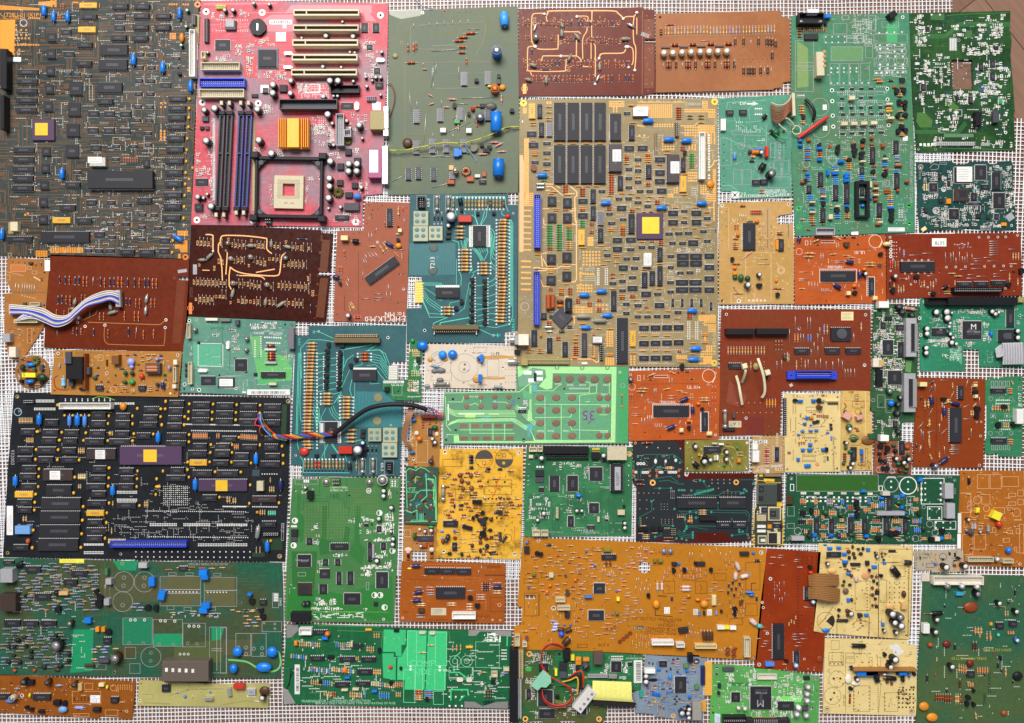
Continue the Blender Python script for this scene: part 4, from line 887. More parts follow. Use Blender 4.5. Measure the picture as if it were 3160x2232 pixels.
Board('dark green board with a square hole and tiny silver parts, near the parquet', 'N', [2806,41,2940,38,3118,34,3117,78,3112,82,3120,110,3122,125,3118,170,3126,260,3132,345,3128,348,3133,463,2829,471,2822,380,2817,305,2808,120],
 boardmat('mask_dark_green', '1f4a22', '2e6428', .8, .02, '173a1a', 2.0, 16, .4, .5, .5, .4), '''
@ B3;n 1190 270 1380 470 50 l s.9;n 1270 270 1360 340 20 l;n 1400 230 1700 370 30 l s.9;n 1800 250 2080 400 90 l s.9;n 1660 430 2060 560 110 l s.9
n 1190 560 1540 860 130 l s.9;n 1790 620 2150 860 110 l s.9;n 1850 860 2080 960 50 l s.8;n 1200 920 1560 1060 50 l s.9;n 1580 930 1830 1050 70 l s.9
n 1820 940 2140 1120 60 l s.9;n 1400 1100 1640 1330 60 l s.9;n 1700 1120 2140 1330 70 l s.9;n 1330 1380 2180 1500 60 l s.9;n 1150 150 1280 240 20 l
n 1900 150 2140 220 20 l;: 1180 560 2150 1350 150 s1 2a5a78 w.4;: 1450 160 1760 330 26 s1 2a5a78 w.4;: 1700 300 1950 420 30 s1 2a5a78 w.4
: 1820 860 2050 960 40 s.8 3a6a9a w.4;: 1180 180 2100 1500 60 s1.5
s>1298 270 47 50/1255 850 50 70/1840 640 45 75/1955 605 50 80/1955 735 50 80/1735 975 45 70/1995 465 45 40;s a20>1597 965 43 50;s green>2045 1000 35 50
b black h9 =connector>1810 1130 60 140;b dgrey h6 =connector>1985 1120 60 120;# 1485 590 1490 590 1490 595 1485 595 solder
# 1350 140 1490 140 1490 205 1350 200 3a6a34;# 1700 310 1770 310 1770 390 1700 385 44702c
# 1215 1140 1290 1140 1370 1220 1360 1290 1240 1290 1205 1230 44702c;# 1490 1050 1560 1020 1640 1090 1600 1130 44702c
P lgrey h5 =ribbon_header>1425 1430 385 40;# 1485 1355 1785 1355 1785 1390 1485 1390 5f8260;P lgrey h4>1875 1445 85 30;[ w8>1540 385 75 130
. s.7>1555 400 1600 500 4 9;[ w7>1605 1110 65 70;. s1.6>1250 1465 1368 1462 4;o>1228 1512 8/1400 1512 8;o white s2>1215 288 8/2110 1342 8
o none>1430 690 9;(>1635 408 16;. s1>1360 150 1445 150 2
- w8 35703a>1180 350 1500 350 1640 230 2160 230*4,0,12/1180 1325 1620 1325 1700 1230*3,10,12/1440 1500 740 20/1510 160 1700 145 2140 130
- w6 35703a>1500 360 140 -80*3,20,6;% 1200 180 2150 1500 40 5f8260
''', seed=9)
ALL[-1].tr = REG['B3']; ALL[-1].holes.append(([ALL[-1].L(*p) for p in ((1560,605),(1770,605),(1782,905),(1575,905))], None, None))
Board('large tan board with gold squares, two long blue headers and eight big chips', 'N', [1604,308,1700,306,2214,304,2214,620,2216,1134,1594,1128,1598,800,1600,560],
 boardmat('laminate_tan', '9f8c66', '8b7c58', .7, .01, 'ab9766', 1.3, 14, .3, .4, .4, .4, .2), '''
@ B4;: 370 380 2120 1600 330 s1.3 w.36;: 1100 560 2120 1600 160 s1.3 w.36;c h4>492 90 116 380*4,136,0/490 520 116 385*4,136,0/1060 200 110 270
c 1048 510 1178 785 h6 3a3034;/l 1078 575 1165 695 white;c 1635 615 1760 895 h6 3a3034;/l 1662 695 1750 815 white
D grey h3.6>545 145 27 27*4,136,0/562 425 28 27*4,136,0;c yellow>240 95 60 155/1770 830 60 162/740 1375 60 155
c>322 105 50 135/338 290 52 140/1250 315 58 150/1135 830 55 140/1422 715 58 140/1778 645 47 140/860 965 55 140/860 1135 55 140/935 1360 57 140/1245 1215 63 195
c grey>418 290 52 140/938 1190 54 140
s>218 378 94 57/235 490 95 58/383 485 72 33/383 580 72 35/383 690 72 38/265 675 67 30/1200 180 62 32/1205 525 95 57/1340 522 98 56/1310 650 65 30/1218 745 62 33/1312 760 63 35/1218 838 62 32/1312 875 63 33/1515 640 100 52/1518 770 94 58/1515 858 97 57/1535 955 95 55/1332 970 63 30/1430 970 62 30/1218 932 62 30/945 970 63 30/738 1060 92 52/735 1205 95 57/1118 1048 62 30/1215 1045 63 33/1310 1085 65 30/1130 1130 92 55/1022 1200 63 30/1160 1258 60 27/1040 1292 70 33/1410 1120 62 32/1088 1455 92 55/1222 1452 96 53/1088 1545 92 55/1235 1560 67 30/1350 1538 62 30/1448 1538 62 30/1650 1180 95 55/1782 1172 58 28/1885 1180 97 55/1650 1275 95 57/1780 1285 60 30/1885 1272 97 58/2012 1245 63 30/1622 1402 70 30*3,98,-4/1975 1378 60 30/1662 1495 60 30/1760 1495 65 33/1852 1480 98 60/2012 1475 63 30
b 1330 1208 1595 1470 purple h3 =ceramic_chip;/l 1380 1252 1552 1418 gold blank h.4 =lid;p>425 1038 90 92/582 1055 88 93/425 1208 90 92/582 1208 88 92
b 1292 138 1445 225 silver h6 =oscillator;/l 1308 142 1438 210 white;e w50>1398 266 100 0/1608 456 100 0/1788 468 97 0
e w48>325 820 97 0/970 1100 95 0/1535 1150 97 0;e w46>1942 1105 96 0;r w28 silver f.98>310 912 90 0;r w34 silver f.98>310 948 90 0
D amber h4>2038 868 80 82;D amber h2>2045 945 20 25/2075 945 20 25;C ribblue h9>290 1020 65 535;C white h9>1962 390 60 468
. s1.2>2060 418 2060 770 1 14/2060 825 2060 855 1 2;P umber h8>1725 280 37 145
r w14 tan>400 130 80 0*2,0,54/400 240 80 0*2,0,25/240 315 80 0/375 650 75 0/375 765 75 0/1420 1040 75 0/1410 1082 70 0/1230 1008 80 0/1020 1028 75 0/1305 1155 75 0/1600 1115 70 0/980 1575 60 0
r w14 amber>240 290 80 0/245 470 75 0/510 500 80 0*4,135,0/700 935 80 0*3,90,-1/1030 1365 80 0*2,0,18/475 1160 70 0*2,0,18/590 1020 80 0/1600 570 70 0/1600 605 70 0/1250 290 80 0/1780 812 80 0/1770 1020 80 0/1300 722 75 0/1310 838 65 0/1540 1040 75 0/1140 1005 75 0/1680 1150 75 0/1890 1148 75 0/2005 1318 80 0/1910 1452 70 0/1380 1192 50 0/1550 1188 70 0/1350 1495 70 0/930 1538 80 0/740 1558 80 0/430 1010 70 0/1790 1245 50 0/1790 1358 50 0/1680 1358 40 0/1890 1358 50 0
r w18 orange+amber>255 580 85 0*3,0,18;r w16 green>350 875 80 0/745 1285 70 0*4,0,18;r w0 amber>1180 495 160 0/1660 1360 300 0
r w15 rust>1715 140 80 0*7,0,18/1035 820 75 0*12,0,17/1760 535 70 0*3,0,16/570 925 75 0*5,0,17/740 960 80 0*5,0,17/1410 905 70 0*2,0,20/1015 1140 70 0*3,0,16/840 1310 70 0*2,0,18/840 1390 70 0*2,0,16
r w15 rust+tan>1190 610 75 0*6,0,19
r w15 rust+amber>1405 608 75 0*5,0,19/740 1145 80 0*3,0,17/1150 1330 75 0*6,0,18/1540 1490 70 0*3,0,18/410 1555 80 0*2,0,18
r w15 rust+green>1850 610 75 0*9,0,16.5
r w14 rust>1500 1080 75 0*3,0,16/1520 720 80 0/1245 1175 75 0*2,0,18/300 1580 70 0/1310 1045 65 0/1450 1192 50 0/1450 1495 70 0
r w15 amber>1190 670 72 0*2,0,19/600 1330 90 0*2,0,18;r w12 rust>565 1178 85 0
r w15 green>405 1335 85 0*15,0,17.3/505 1325 80 0*15,0,18/605 1325 80 0*10,0,16;r w15 tan>600 1500 90 0*5,0,18/1945 288 80 0;r w22 amber>1235 112 75 0
r w18 khaki>1830 215 80 0*2,0,30/1940 215 85 0*2,0,30;r w18 amber>2005 1195 80 0/450 990 80 0
# 142 620 175 620 188 720 182 1600 140 1600 d9a878 =bare_copper_edge;. copper s.95>195 460 230 1130 4 38/200 1010 275 1130 5 7
. copper s1.1>190 1180 250 1182 4/190 1180 250 1182 4*8,0,57/1820 340 1950 420 6 4/1650 1020 1690 1040 3 2
. copper s1>1340 115 1680 235 18 7/1860 160 2115 180 14 2/2000 80 2040 140 3 4/1820 160 1840 180 2 2/2060 190 2115 235 4 3/1055 80 1195 125 9 3/1095 140 1125 180 2 3/1960 325 2110 385 9 4/2050 400 2115 500 3 6/2105 770 2120 1000 2 13/1980 930 2050 1010 4 5/2040 1020 2120 1080 5 4/2110 1090 2118 1280 1 11/1510 310 1690 330 8 2/1590 480 1700 560 5 4/1850 800 1930 880 5 4/1340 320 1400 330 4/1860 520 1920 560 3 3/1710 960 1735 1000 2 3/2060 1150 2100 1150 3
. copper s1.2>1355 422 1405 422 2/425 85 455 95 2 2/185 150 205 190 2 3;. copper s1.3>840 1460 880 1530 3 4;. 8a8a80 s.9>1400 330 1600 360 9 2
- cor w11>630 915 720 990 722 1030 700 1050 705 1280 718 1310 718 1600;- cor w9>400 912 490 915 555 955/410 938 470 938 580 1030/375 980 75 -5
- cor w8>600 1008 100 2/650 1190 65 -12/670 1315 45 10;- cor w7>375 1163 65 0/670 1163 45 0/385 1260 390 1320 410 1330/1770 325 1910 325 1945 290
- cor w10>2070 745 2100 715 2110 680 2140 678;- cor w6>370 1350 30 5;# 1340 68 1810 68 1810 92 1340 92 c8a468 =printed_strip
% 1345 70 1800 80 26 6a5430;[ grey w8>1842 80 143 45;' 38 cream>1912 104|0000207;' 30 c8b084 a90>2128 250|REV. C1;o gold s2.5>182 95 13/2116 80 13
o smoke>1155 85 12/2116 1390 11/235 820 7;D white h1>165 265 15 35;t brown h4>290 745 70;w>300 690 10 60;t>1815 590 44;d brown>1800 600 12 35
. s.4>1880 960 1940 1025 6 4;. 5a3a34 s.8>1510 410 1530 610 2 12;@ B5;: 370 200 2120 1460 200 s1.3 w.36;: 1100 200 2120 1000 160 s1.3 w.36
p>418 345 92 95/575 325 93 95/415 560 93 90/575 518 90 92;C ribblue h9>285 520 63 535;p a-45 h4 3c3a40>490 905 160 160
c>935 80 57 142/1538 275 54 140/1380 528 58 150/1458 515 57 140/1538 465 54 195/1068 715 57 200/260 1112 62 160/418 1190 57 150/575 1232 57 148/360 940 58 60
c h4>1128 990 112 458;c yellow>1262 1118 56 160;c 3a3034>770 1142 58 238;c black h9 =relay>605 790 70 135;b 1392 335 1478 472 silver h6 =oscillator
/l 1398 338 1470 460 white;b 880 1180 978 1245 silver h6 =oscillator;/l 885 1182 972 1235 white;s 1738 335 1855 398 *2,132,0 *2,0,72
s 1728 602 1850 660 *2,135,0 *2,0,74
s>2018 335 94 55/2018 450 94 55/2018 565 94 55/2018 678 94 57/1645 350 60 30/1645 462 57 30/1640 615 62 30/1642 710 60 30/1738 518 64 30/1835 515 65 30/1150 455 88 57/1272 468 70 32/1198 375 60 30/1290 370 65 32/1000 338 62 32/1252 565 70 30/1155 600 60 32/1055 622 65 30/1155 698 60 30/1238 662 97 56/1375 720 97 58/1508 732 67 30/1192 832 63 33/1308 848 67 32/1512 835 96 55/1192 925 63 33/1312 962 58 30/1408 962 62 30/1505 958 63 32/1602 955 63 33/1715 918 65 32/1680 798 28 72*4,96,0/2068 832 27 73/1355 1065 95 55*4,117,-2/1355 1220 95 56*4,117,-3/1355 1370 95 55*3,117,-2
e w46>752 755 96 0;e w44>925 718 97 0/985 962 95 0;e w40>768 1085 94 0;e w48>1845 915 95 0/1882 1298 98 0/1858 1408 102 0
e w46 smoke>725 972 130 0/895 1015 125 0;e w28 silver>400 1082 85 0;d rust h9>412 752 43 148/460 752 42 138;D brown h6>518 800 72 42
D orange h5>522 850 66 35;D dgrey h5>442 955 38 33;D amber h5>345 1145 25 40;y w22 silver>400 1125 90 0;y w28 dgrey>525 1122 90 0
r w15 rust>620 690 70 0*4,0,19/700 800 70 0*3,0,16/815 835 75 0*3,0,16/915 800 70 0*2,0,16/910 890 75 0*3,0,16/405 1025 75 0*3,0,16/500 1185 70 0*3,0,12/1825 960 80 0*3,0,16/915 910 70 0
r w15 rust+amber>525 690 80 0*4,0,20/1140 755 85 0*3,0,18/1245 760 85 0*2,0,18
r w14 rust>425 690 65 0*2,0,18/1970 932 60 0/1730 1320 60 0*2,0,14/1380 808 70 0/1395 880 65 0/1050 545 75 0/1050 582 75 0/275 298 75 0
r w16 tanr>315 1305 80 0*3,0,18/185 1335 95 0*2,20,-22;r w16 rust>675 1280 75 0*5,0,20;r w16 tan>850 1275 75 0*6,0,20
r w24 amber>680 1200 60 0*2,0,30/660 1390 80 0;r w20 amber>855 1388 65 0
r w14 amber>1830 940 70 0/1360 1168 80 0*3,118,0/1360 1322 80 0*3,118,0/1255 1040 85 0/1255 1345 85 0/1030 1098 70 0/695 1160 55 0/1290 805 70 0/1320 920 70 0/1420 920 70 0/1620 918 60 0/1000 410 70 0/955 448 75 0/1090 350 75 0*2,0,20/1090 428 75 0/1365 498 75 0/1525 440 75 0/1520 690 75 0/1050 695 75 0/280 345 95 0/425 470 75 0/580 450 70 0/580 490 70 0/580 645 70 0/1860 1242 80 0/1860 1355 80 0/1740 1436 80 0
r w15 amber>1980 1148 80 0*2,0,16/1980 1225 80 0*2,0,16/1025 1350 75 0*2,0,16/740 1045 80 0/420 515 70 0*2,0,17;r w18 dgrey>610 1070 80 0*2,0,16
r w14 tan>1700 992 70 0/905 1098 75 0/1150 540 70 0/280 490 90 0;r w13 rust>870 1158 50 0;r w14 lgrey>440 928 70 0
- cor w10>718 0 718 600 700 625 660 625/345 490 520 490 560 468 655 468/660 1410 690 1405 880 1405 920 1440 945 1425 950 1330
- cor w9>360 345 368 400 372 470/380 390 40 80/330 510 400 512 420 495/600 820 605 770 640 770/450 1020 40 -30/645 990 695 970 695 1050
- cor w8>370 340 50 -12/280 480 70 -2/355 600 380 670 450 670;- cor w7>665 450 50 0;. copper s1.1>165 415 250 417 6*6,0,57
. copper s1.3>755 540 890 548 6/760 490 760 690 2 6
. copper s1.2>730 660 870 720 6 3/790 320 950 450 6 5/920 860 1020 900 4 2/690 880 870 930 8 3/1020 1400 1090 1460 4 4/1270 1380 1305 1460 2 4/1030 1130 1080 1270 3 7/2020 1150 2025 1240 1 5
. copper s1.05>1960 970 2120 1010 10 3/2015 1030 2120 1060 6 2/2060 1080 2120 1125 4 3/2040 1275 2085 1330 3 4/1980 1330 2085 1380 6 3/2010 1390 2080 1445 5 4/1860 1450 2020 1450 10/1735 1375 1830 1395 6 2
. s.7>930 490 945 650 2 10/1010 490 1030 650 2 10/1845 1030 1865 1200 2 10/1925 1030 1945 1200 2 10
. s.4>1350 1045 1800 1048 24*4,0,88/1340 1450 1700 1452 22/850 470 890 475 4;. s.35>810 490 900 505 9 2/810 570 900 610 9 3
[ white>1735 290 35 25*3,98,0/1935 500 33 25;( lgrey w7>195 875 44;' 34 d8c08c a90>2115 1250|54-18323-01;o gold s2.4>2112 1445 13
o smoke>2118 112 9/328 405 9;% 150 700 280 1060 10;P black h8>955 1262 40 153;b pale h13 =socket>130 1155 105 110;e w60 silver>40 1212 70 0
b silver h10 =nut>90 1165 40 95;b black h6>90 1310 60 40;e w52 silver>25 1432 95 0;P khaki h9 =edge_header>215 1395 430 65
b khaki h9 =port>160 1400 65 70;n 1640 500 2000 560 8;b white h1.5 =white_bracket>772 1436 58 26
''', seed=10)
# boards of the right half
Board('small jade green board with white relay outlines, few parts and a printed DIP arrow', 'B6', [60,80,780,40,790,500,800,1075,235,1095,185,1090,185,1020,80,1015,65,500],
 boardmat('mask_jade', '4a987a', '56a486', .7, .012, '5ab48c', 2, 16, .2, .4, .5, .35, .14), '''
' 32 white>305 133|DIP;# 345 125 405 125 405 108 462 135 400 150 400 142 345 142 white =printed_arrow;% 190 125 270 140 8;b white h5>82 285 50 117
c>135 195 75 53/270 190 75 55/400 900 80 55/485 895 70 55;E black m>600 835 80;e w62 black>530 735 -40 60;e w40 black>545 245 -35 35
e w44 black>585 420 25 -20;D dgreen h8>610 380 80 70;T 720 410 30 black;e w34 bluelab>225 640 0 50;D dgrey h6>360 590 40 45;d orange h6>400 600 75 35
d bluelab h5>430 580 80 20;d red h7>535 560 33 110;E dgreen>495 625 44;r w22 orange>375 650 65 5;r w22 tan>375 668 65 2;r w26 dgrey>360 705 75 3
r w18 orange>470 1005 60 -2/470 1030 60 0
[>320 455 220 115/190 400 165 50/625 520 95 175/615 710 155 140/565 870 220 115/205 800 85 155/300 800 90 155/70 480 115 280/580 530 60 150/425 205 70 17
(>285 560 36/465 770 38/498 860 38/590 755 26;' 34 lgrey a-90>670 610|MT-28UK/692 790|S198A;' 612 1012 26 white a3|SFZ200/1700 ++
' 26 white a3>625 1032|HUNGARY LTD;' 30 white a2>395 1068|858-3173902BHAA/610 1064|PCS-81/730 1056|REV.81;' 28 white>295 1045|P S S
# 188 1022 258 1022 258 1090 188 1090 white =printed_patch;- chip w6 silk>195 1030 55 55/250 1030 -55 55;( chip>222 1056 12
- 8cc49a w4>140 190 145 120 540 100/205 240 235 330 235 400/270 240 265 330 330 370/350 200 80 -90/540 300 380 320 320 320/100 470 220 90/540 350 0 190/630 500 -150 -130
- 8cc49a w5>90 960 180 960 240 1005;- 8cc49a w3>360 190 15 110;% 100 500 560 760 40;% 400 780 760 900 14;% 400 980 560 1040 10;: 220 300 480 420 14 s2
: 440 490 520 520 6;. s.9>430 183 490 183 4/430 240 490 240 4;. hole s.7>110 545 120 945 1 6;. hole s.6>600 560 740 690 2 2;o none>90 110 8/410 72 5
o silver s1.5>745 1035 9
''', seed=21)
Board('tan board with one upright black chip and a slot notched into its side', 'N', [2219,631,2225,626,2300,624,2443,620,2444,660,2408,664,2396,672,2397,686,2404,693,2447,690,2450,800,2449,938,2219,940,2219,780],
 boardmat('lam_tan2', 'c49a5e', 'b8904e', .7, .012, 'd0aa70', 2.2, 16, .2, .35, .4, .4, .14), '''
@ B6;c h4>308 1340 124 270;# 340 1318 405 1318 405 1338 340 1338 dgrey;r w22 rust>265 1163 80 0;r w20 rust>392 1200 0 60*6,19,0
w>505 1205 0 60/270 1240 0 70*4,20,0/478 1330 0 60*2,22,0/488 1435 0 75/640 1430 75 0/640 1462 75 0/775 1560 0 50/295 1480 0 50/470 1550 0 60*3,22,0
D orange h5>428 1298 47 42/238 1432 38 43;r w16 rust>228 1345 0 75*2,25,0/195 1500 75 0;r w20 tanr+rust>195 1540 75 0*4,0,19
[>535 1190 37 410/745 1350 37 145;. 5a3a24 s.5>553 1210 553 1590 1 26;. 5a3a24 s.6>764 1365 764 1480 1 8;c>665 1505 55 115;r w26 rust>640 1445 75 0
r w14 tan>640 1497 70 0;- e0c090 w4 silk>160 1185 0 415/60 1185 100 0;~ 8a8a70 w5 silk>80 1260 110 1330 70 1400/160 1290 120 1300 180 1350
% 180 1280 700 1500 30 ecd4a0;o white s1.6>95 1163 10/765 1150 10/90 1230 6;o none>136 1225 6/136 1375 6/92 1515 6;@ C1;.>-780 640 -780 640 1;@ N
d amber>2262 840 14 10;D dgreen h5>2262 850 16 12;D dgreen h7>2280 845 18 23;D dgreen h6>2300 850 18 16;E dgreen>2310 880 18;E black>2345 848 14
t>2344 880 18/2260 800 14/2400 910 15;r w5 tan>2262 880 13 20/2260 905 40 0;b amber h3>2395 740 25 30;c>2402 738 16 57
r w5 rust>2255 815 35 0/2380 890 40 2;D orange h4>2262 822 13 10;( e0c090 w2>2410 835 12/2410 835 8;[ e0c090 w1.5>2300 780 80 150/2255 905 75 31
. e8dcc0 s1.4>2312 928 2360 928 5;. 8a6434 s.8>2310 700 2380 760 5 4;w>2330 800 40 0/2340 815 35 0/2300 740 0 30*3,8,0;o none>2230 929 5
o white s1.6>2280 930 4;D orange>2392 860 10 12;% 2260 700 2430 930 50 ecd4a0;b tan h.4 =printed_strip>2285 690 15 80;r w4 pink>2290 800 40 -30
''', seed=22)
def orange_audio(label, reg, pts, spec, seed, hole=None):
 Board(label, reg, pts, boardmat('lam_orange', 'bc5a24', 'a84c20', .6, .02, 'c4682e', 2.4, 14, .25, .4, .4, .4, .14), spec, seed=seed)
OA = '''
c %(a)s;[ %(b)s;c %(c)s;[ %(d)s
'''
orange_audio('bright orange board directly under the tall pale green board', 'N', [2452,734,2560,731,2732,724,2733,830,2735,935,2453,941], '''
@ C1;c h4>245 1300 345 100;[ white w5>225 1280 377 138/702 1358 83 197;c>728 1370 54 175;' 28 white>382 1262|F0015AN;' 34 white a180>630 1112|UL 01
e w40 navy>505 1200 70 15/20 1000 10 -40;e w38 navy>640 1305 5 65;e w42 navy>385 1435 60 40;t umber>505 1025 60;D orange h5>665 1265 45 35
E black>698 1330 44;b beige h6>505 1505 40 40;d orange h5>565 1430 43 35;t>590 1522 46/850 1130 44;d beige h6>775 1555 45 40;D beige h8>880 1000 85 50
r w22 tan>80 1120 110 0/65 1155 110 0/155 1010 85 -35/690 1218 110 0*2,0,27;r w18 tan>395 955 55 30
r w16 tan>330 1135 80 -10/140 985 0 65/400 1010 0 60
r w14 tan>460 1140 90 10/510 1162 80 3/620 1175 0 55*2,16,0/318 1175 0 55/20 1480 65 0/655 1550 0 50/870 1480 -5 60
w>418 1015 0 85/20 1312 100 0/20 1380 100 0*2,0,14/155 1305 0 80/118 1175 0 80/240 1120 0 90*2,22,0/380 1200 90 0*2,0,20/118 1410 0 90*4,30,2/490 1440 -20 70/860 1320 0 80/560 1460 0 70/625 1440 0 50
r w14 pink>250 1475 0 35*4,22,0;r w22 black>830 1215 0 55*2,24,0;r w18 dgrey>460 960 50 0/540 955 70 5;r w10 umber>190 1033 40 3/595 1030 45 0
r w14 rust>810 1400 0 50*2,0,40;( e8c8b0 w6>790 1000 68;( e8c8b0>20 1105 34;[ white>240 990 140 28/80 995 30 45;. 5a2410 s.5>100 1080 740 1080 32
. 5a2410 s.6>250 1005 370 1005 9;% 140 1160 600 1280 16;% 700 1080 860 1100 5;% 250 1480 360 1520 8;. 5a2410>780 1280 790 1400 1 2
# 825 1060 860 990 865 1010 835 1065 e8c8b0;o none>148 1560 7/445 1555 7/295 1605 7
''', 23)
orange_audio('bright orange board between the green keypad and the brown board with cable ties', 'C3', [132,738,600,725,1055,712,1052,1000,1045,1425,600,1437,130,1446], '''
c h4>385 1088 355 112;[ white w5>372 1070 383 145/855 1150 87 205;c>872 1158 63 187;' 28 white>530 1055|F0015AN;' 34 white>778 905|UL 01
# 835 912 858 912 846 892 white;e w42 navy>655 1045 80 -30/525 1325 75 -30;e w40 navy>780 1100 5 65;E navy m>155 825 46
t>678 695 60/882 1128 44/748 1315 44;D orange h5>820 1052 42 38;d beige h6>650 1320 40 42/925 1355 55 40;d orange h5>722 1228 43 30
r w22 tan>228 918 107 0/210 946 110 0/320 795 90 -35/850 1013 105 0*2,0,25;r w18 tan>540 740 70 30;r w16 tan>480 930 80 -18/288 775 0 65/545 800 0 65
r w14 tan>615 938 75 7/665 960 70 3/760 965 0 65*2,22,0/465 970 0 60/797 1335 0 65/1020 1275 -5 60
w>570 810 0 80/165 1108 100 0/165 1170 100 0*2,0,22/298 1100 0 85/265 970 0 80/390 915 0 90*2,18,0/530 990 95 0*2,0,26/262 1215 0 85*2,30,0/322 1190 0 100*3,19,0/655 1240 -25 70/1012 1115 0 85/710 1255 0 75/770 1240 0 70/940 1060 0 50
r w14 pink>165 1275 65 0/400 1270 0 40*4,22,0;y>980 890 0 75*2,30,0/980 1000 0 70*2,30,0;r w14 rust>150 970 0 70*2,20,0/955 1090 0 40/960 1200 0 60
r w18 dgrey>620 750 30 0;r w14 dgrey>690 745 70 0;r w10 umber>325 828 55 0/745 820 50 0;( e8c8b0 w6>942 788 68;( e8c8b0>165 900 36
[ white>388 780 142 28/220 782 30 56;. 5a2410 s.5>260 872 830 865 34;. 5a2410 s.6>398 794 520 794 9;% 290 1020 480 1080 12;% 920 870 1040 890 6
% 390 1300 510 1310 6;# 972 852 1010 785 1012 800 985 856 e8c8b0;o none>295 1362 7/447 1405 7/598 1357 7/147 1365 7/147 1410 7
o white s1.5>150 775 8/1010 760 8/1010 1385 8
''', 24)
Board('long red brown board with a white sticker reading 5078 and a black socket', 'N', [2736,724,2940,721,3150,719,3152,800,3154,912,2940,918,2736,920],
 boardmat('lam_redbrown', '86341c', '7a2c18', .6, .02, '92401f', 2.4, 18, .3, .4, .4, .4, .12), '''
@ C1;c h4>1052 1205 343 95;l white blank>1365 970 145 82;' 38 6a6a70 a180 z.2>1442 1015|5078;c>1625 1412 150 43/1798 1408 147 44/1970 1398 150 44
C black h9 =ribbon_socket>1592 1465 493 50;E dgrey h9>1000 1355 46;t>1215 1360 52/978 1495 58/2145 1435 52/2275 1300 60/1385 1530 46
e w40 black>1490 1470 40 -15;D umber h3>2185 1290 30 20
w>1140 1140 110 0/1275 1122 100 0/1038 1065 0 60/1130 1355 0 60/1352 1410 0 90/1405 1380 0 70/1500 1115 0 105/1555 1120 0 100/1580 1105 0 95/1607 1170 0 60/1642 1105 0 100/1672 1155 0 55/1697 1160 0 60/1720 1120 0 100/1770 1130 0 65/1950 1000 90 0*7,0,23/1790 1175 70 0/1800 1200 70 0/1760 1232 90 0/1895 1165 70 0/1930 1200 105 0/1650 1287 70 0/1770 1278 100 0/2055 1298 65 0/1730 1338 70 0/1820 1355 100 0/1720 1375 100 0/1990 1330 60 0*2,0,26/1320 1350 70 0/2145 1080 65 0
r w20 lilac>1085 1080 0 80;r w22 olive>998 1200 0 80;r w18 rust>1025 1200 0 70;y>948 1195 0 75/970 1195 0 75;r w20 chip>945 1390 0 100
r w16 tan>985 1420 0 50/1382 1400 0 80/2238 1375 0 75/1490 1530 70 0;r w17 tan>1030 1445 0 85/1082 1440 0 80/1290 1395 0 75/1590 1352 90 0
r w14 lgrey>1055 1460 0 65;r w14 rust>1240 1390 0 50*2,22,20/1040 1380 60 0;r w15 tan>1530 1325 80 0/2150 1228 80 0/2190 1115 0 70*2,27,0
r w16 orange>2245 1110 0 80;r w18 tan>2155 1320 0 90;r w20 olive>1490 1508 70 0;r w12 tan>1600 1395 0 55;% 1580 1025 1750 1040 7 white
% 1620 1062 1740 1078 5;o white s2>948 1005 8/948 1045 8/948 1085 8/948 1120 8/948 1155 8
( white>1840 960 12/1935 960 12/2030 958 12/2110 956 12/1510 1262 12/1605 1260 12/1702 1258 12/1897 1255 12/1992 1252 12/2088 1250 12/2165 1250 12/970 1185 10/1060 1195 10*5,67,-1/1090 1325 10*5,67,-1/1150 1437 10/1255 1455 10/1105 1380 10/945 1300 10/1340 1530 14/1320 1465 10/2110 1475 12/1195 1405 14
o white s1.5>940 960 8/2230 940 8;o none>1440 1305 11/1440 1517 11/2200 1500 10/1135 1510 7/1212 1510 7
. 4a1a0c s.5>1500 1255 2180 1248 34/1820 958 2110 955 16;. e0c8b8 s.6>980 1010 1005 1155 2 5
''', seed=25)
